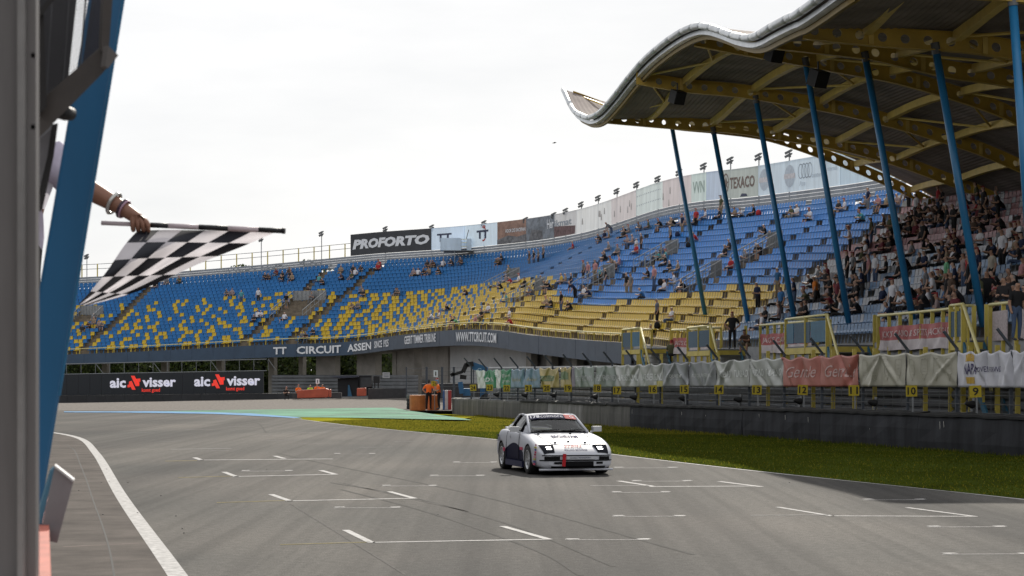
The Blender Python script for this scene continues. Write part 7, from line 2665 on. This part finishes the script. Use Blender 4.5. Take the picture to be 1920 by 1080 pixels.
Ef = [('pelvis', 'belly'), ('belly', 'chest'), ('chest', 'neck'), ('neck', 'chin'), ('chin', 'head'), ('head', 'crown'), ('chest', 'shR'), ('shR', 'elR'), ('elR', 'f1'), ('f1', 'wrR'), ('wrR', 'palm'), ('chest', 'shL'), ('shL', 'elL'), ('elL', 'wrL'), ('wrL', 'hdL')]
for s_ in 'LR':
    Ef += [('pelvis', 'hip' + s_), ('hip' + s_, 'kn' + s_), ('kn' + s_, 'an' + s_), ('an' + s_, 'toe' + s_)]
Rf = dict(RAD)
Rf.update({'shR': .078, 'elR': .058, 'f1': .052, 'wrR': .037, 'palm': (.044, .034), 'shL': .075, 'elL': .05, 'wrL': .034, 'hdL': .04})
# four fingers curl over the pole (pole runs along x at y = 423..428 px), thumb closes below
pz = lambda px: at(px, 418 + (px - 190) * .0436, FY)
for k in range(4):
    px = 250 + 9.5 * k
    c_ = pz(px)
    kn_ = at(249 + 8.5 * k, 408 + 2.5 * k, FY - .030 + .002 * k)
    J['kn%d' % k] = tuple(kn_)
    J['pip%d' % k] = tuple(c_ + Vector((.004, -.036, -.002 + .0 * k)))
    J['dip%d' % k] = tuple(c_ + Vector((.004, -.024, -.030)))
    J['tip%d' % k] = tuple(c_ + Vector((.002, -.002, -.032)))
    Ef += [('palm', 'kn%d' % k), ('kn%d' % k, 'pip%d' % k), ('pip%d' % k, 'dip%d' % k), ('dip%d' % k, 'tip%d' % k)]
    rr_ = [.0130, .0138, .0130, .0115][k]
    Rf.update({'kn%d' % k: .017, 'pip%d' % k: rr_, 'dip%d' % k: rr_ * .92, 'tip%d' % k: rr_ * .8})
J['th1'] = tuple(at(252, 412, FY + .03)); J['th2'] = tuple(pz(266) + Vector((0, .026, -.006))); J['th3'] = tuple(pz(277) + Vector((0, .012, -.024)))
Ef += [('palm', 'th1'), ('th1', 'th2'), ('th2', 'th3')]
Rf.update({'th1': .019, 'th2': .015, 'th3': .012})
piv = Vector(J['pelvis']) - Vector((0, 0, .92))
J = {k: tuple(Vector(v) - piv) for k, v in J.items()}
fm_me = skin_person(J, Ef, Rf, 'pelvis')
Vj = {k: Vector(v) for k, v in J.items()}
fm_me.materials.clear()
for m_ in (mat('tanned_skin', (.24, .115, .075), .5, var=.08, scale=20), PM['lilac'], PM['dark'], PHAIR['brown'], SHOE):
    fm_me.materials.append(m_)
for pl in fm_me.polygons:
    pl.use_smooth = True
    c_ = pl.center
    best = min(Ef, key=lambda e_: seg_dist(c_, Vj[e_[0]], Vj[e_[1]]))[1]
    m_ = 0
    if best in ('belly', 'chest', 'shL', 'shR', 'elL', 'neck'):
        m_ = 1
    elif best == 'elR':
        t = (c_ - Vj['shR']).length / (Vj['elR'] - Vj['shR']).length
        m_ = 1 if t < .66 else 0
    elif best[:3] == 'hip' or best in ('knL', 'knR', 'anL', 'anR'):
        m_ = 2
    elif best in ('toeL', 'toeR'):
        m_ = 4
    elif best in ('head', 'crown') and (c_.z > Vj['head'].z + .03 or c_.y > Vj['head'].y + .03):
        m_ = 3
    pl.material_index = m_
fm = bpy.data.objects.new('person', fm_me); COL.objects.link(fm); fm.location = piv
tag(fm, 'flag marshal in pale lilac shirt reaching out with a chequered flag', 'person')
# loose sleeve hem
bb = MB()
ax = (elbow - shoulder).normalized()
u_ = ax.cross(Vector((0, 1, 0))).normalized(); w_ = ax.cross(u_)
rr = []
for t, r_ in ((.02, .10), (.3, .098), (.55, .095), (.72, .098)):
    c_ = shoulder.lerp(elbow, t)
    rr.append([c_ + (u_ * math.cos(a2) + w_ * math.sin(a2)) * (r_ * (1 + .08 * math.sin(a2 * 3 + t * 5))) - piv for a2 in np.linspace(0, 2 * math.pi, 18)[:-1]])
bb.grid(rr, close=True)
sub(fm, 'sleeve', bb.mesh('sleeve', PM['lilac'], smooth=True))
bb = MB()
tl0, tl1 = at(104, 300, FY + .05), at(84, 392, FY + .05)
bb.grid([[tl0 - piv + Vector((-.16, .0, .02)), tl0 - piv], [tl1 - piv + Vector((-.13, .02, .08)), at(99, 352, FY + .04) - piv], [tl1 - piv + Vector((-.13, .02, 0)), tl1 - piv]])
sub(fm, 'shirt_tail', bb.mesh('shirt_tail', mat('shirt_white', (.62, .60, .66), .8, trans=.4), smooth=True))
# bracelets
def bracelet(f_, r_, m_, th):
    c_ = elbow.lerp(wrist, f_) - piv
    ax2 = (wrist - elbow).normalized()
    u2 = ax2.cross(Vector((0, 1, 0))).normalized(); w2 = ax2.cross(u2)
    b2 = MB()
    b2.tube([c_ + (u2 * math.cos(a2) + w2 * math.sin(a2)) * r_ for a2 in np.linspace(0, 2 * math.pi, 25)], th, 6, cap=False)
    sub(fm, 'bracelet', b2.mesh('bracelet', m_, smooth=True))
bracelet(.74, .052, mat('watch_silver', (.5, .5, .48), .3, metal=.6), .009)
bracelet(.93, .045, mat('bead_dark', (.05, .03, .05), .4), .006)
bracelet(.97, .044, mat('bead_pink', (.4, .25, .33), .4), .005)
# flag
fg = thing('chequered_flag', tuple(pz(270)), 'waving black and white chequered flag on a banded stick', 'flag')
M_fw = mat('flag_white', (.70, .67, .70), .8, var=.04, trans=.5)
M_fk = mat('flag_black', (.012, .013, .020), .7, var=.1, trans=.10)
M_sw = mat('stick_pinkish_white', (.50, .42, .44), .5, var=.08)
M_sk = mat('stick_black', (.012, .012, .014), .5, var=0)
for x0, x1, m_, r_ in ((190, 282, M_sw, .0105), (282, 316, M_sk, .0125), (316, 373, M_sw, .0125), (373, 428, M_sk, .0130), (428, 485, M_sw, .0130), (485, 533, M_sk, .0125)):
    bb = MB(); bb.tube([pz(x0 + .15), pz(x1 - .15)], r_, 12); bb.build('stick_band', m_, fg, smooth=True)
bb = MB(); bb.tube([pz(529), pz(535)], .0145, 12); bb.build('tip_knob', M_sk, fg, smooth=True)
hoist = [(258, 432), (320, 431), (385, 432), (450, 434), (515, 436)]
fly = [(148, 570), (151, 571), (155, 572), (160, 572.5), (166, 572.5)]
left_c = [(258, 432), (232, 462), (203, 505), (175, 540), (148, 570)]
right_c = [(515, 436), (455, 462), (372, 495), (262, 545), (166, 572.5)]
hc = catmull(hoist, 41); lc = catmull(left_c, 41); rc_ = catmull(right_c, 41); fc2 = catmull(fly, 41)
NU, NV = 6, 5
def flag_pt(u, v):
    def S1(c_, t):
        t = max(0, min(1, t)) * 40; i = min(int(t), 39); return c_[i] * (1 - (t - i)) + c_[i + 1] * (t - i)
    # Coons patch in the picture plane, depth from billowing
    P_ = (1 - v) * S1(hc, u) + v * S1(fc2, u) + (1 - u) * S1(lc, v) + u * S1(rc_, v) - ((1 - u) * (1 - v) * hc[0] + u * (1 - v) * hc[-1] + (1 - u) * v * fc2[0] + u * v * fc2[-1])
    Y = FY + .02 - .42 * math.sin(math.pi * v * .85) * (1 - u) * .9 + .16 * v * u + .035 * math.sin(u * 11 + v * 6) * v ** .5 + .02 * math.sin(u * 23 - v * 9) * v
    return at(P_[0], P_[1], Y)
SUBD = 7
fb_ = MB()
Nu, Nv = NU * SUBD, NV * SUBD
g_ = [[flag_pt(i / Nu, j / Nv) for j in range(Nv + 1)] for i in range(Nu + 1)]
k0 = len(fb_.v)
for r_ in g_:
    fb_.v += [tuple(p) for p in r_]
for i in range(Nu):
    for j in range(Nv):
        fb_.f.append((i * (Nv + 1) + j, (i + 1) * (Nv + 1) + j, (i + 1) * (Nv + 1) + j + 1, i * (Nv + 1) + j + 1))
        fb_.mi.append(1 if (i // SUBD + j // SUBD) % 2 == 0 else 0)
fb_.build('cloth', [M_fw, M_fk], fg, smooth=True)

# ------------------------------------------------------------------ pit building across the pit lane (left of the picture, seen only as shade and reflection)
pbd = thing('pit_building', (-19.0, 10.0, 0), 'long pit building with garage doors across the pit lane', 'building')
def pbp(d, off, z):
    return Vector((-15.5 - .235 * d - off, d + .235 * off, z))
for (o0, o1, z0, z1, nm, m_) in ((0, 14, 0, 4.2, 'garage_storey', mat('pit_wall_grey', (.22, .22, .23), .8)), (-1.5, 14, 4.25, 4.7, 'terrace_slab', M_conc), (2.5, 14, 4.75, 11.5, 'upper_storeys', mat('pit_upper_grey', (.16, .17, .19), .6)), (0, 14.5, 11.55, 12.1, 'roof', M_galv_d)):
    bb = MB()
    q = [pbp(d, o_, z) for z in (z0, z1) for d, o_ in ((-70, o0), (130, o0), (130, o1), (-70, o1))]
    bb.add(q, [(3, 2, 1, 0), (4, 5, 6, 7), (0, 1, 5, 4), (1, 2, 6, 5), (2, 3, 7, 6), (3, 0, 4, 7)])
    bb.build(nm, m_, pbd)
for k in range(30):
    d = -66 + k * 6.5
    bb = MB()
    bb.add([pbp(d, -.03, .05), pbp(d + 4.6, -.03, .05), pbp(d + 4.6, -.03, 3.4), pbp(d, -.03, 3.4)], [(0, 1, 2, 3)])
    bb.build('garage_door', mat('garage_door_dark', (.05, .055, .065), .6), pbd)
# ------------------------------------------------------------------ tidy
for o in bpy.data.objects:
    if '_pv' in o:
        del o['_pv']
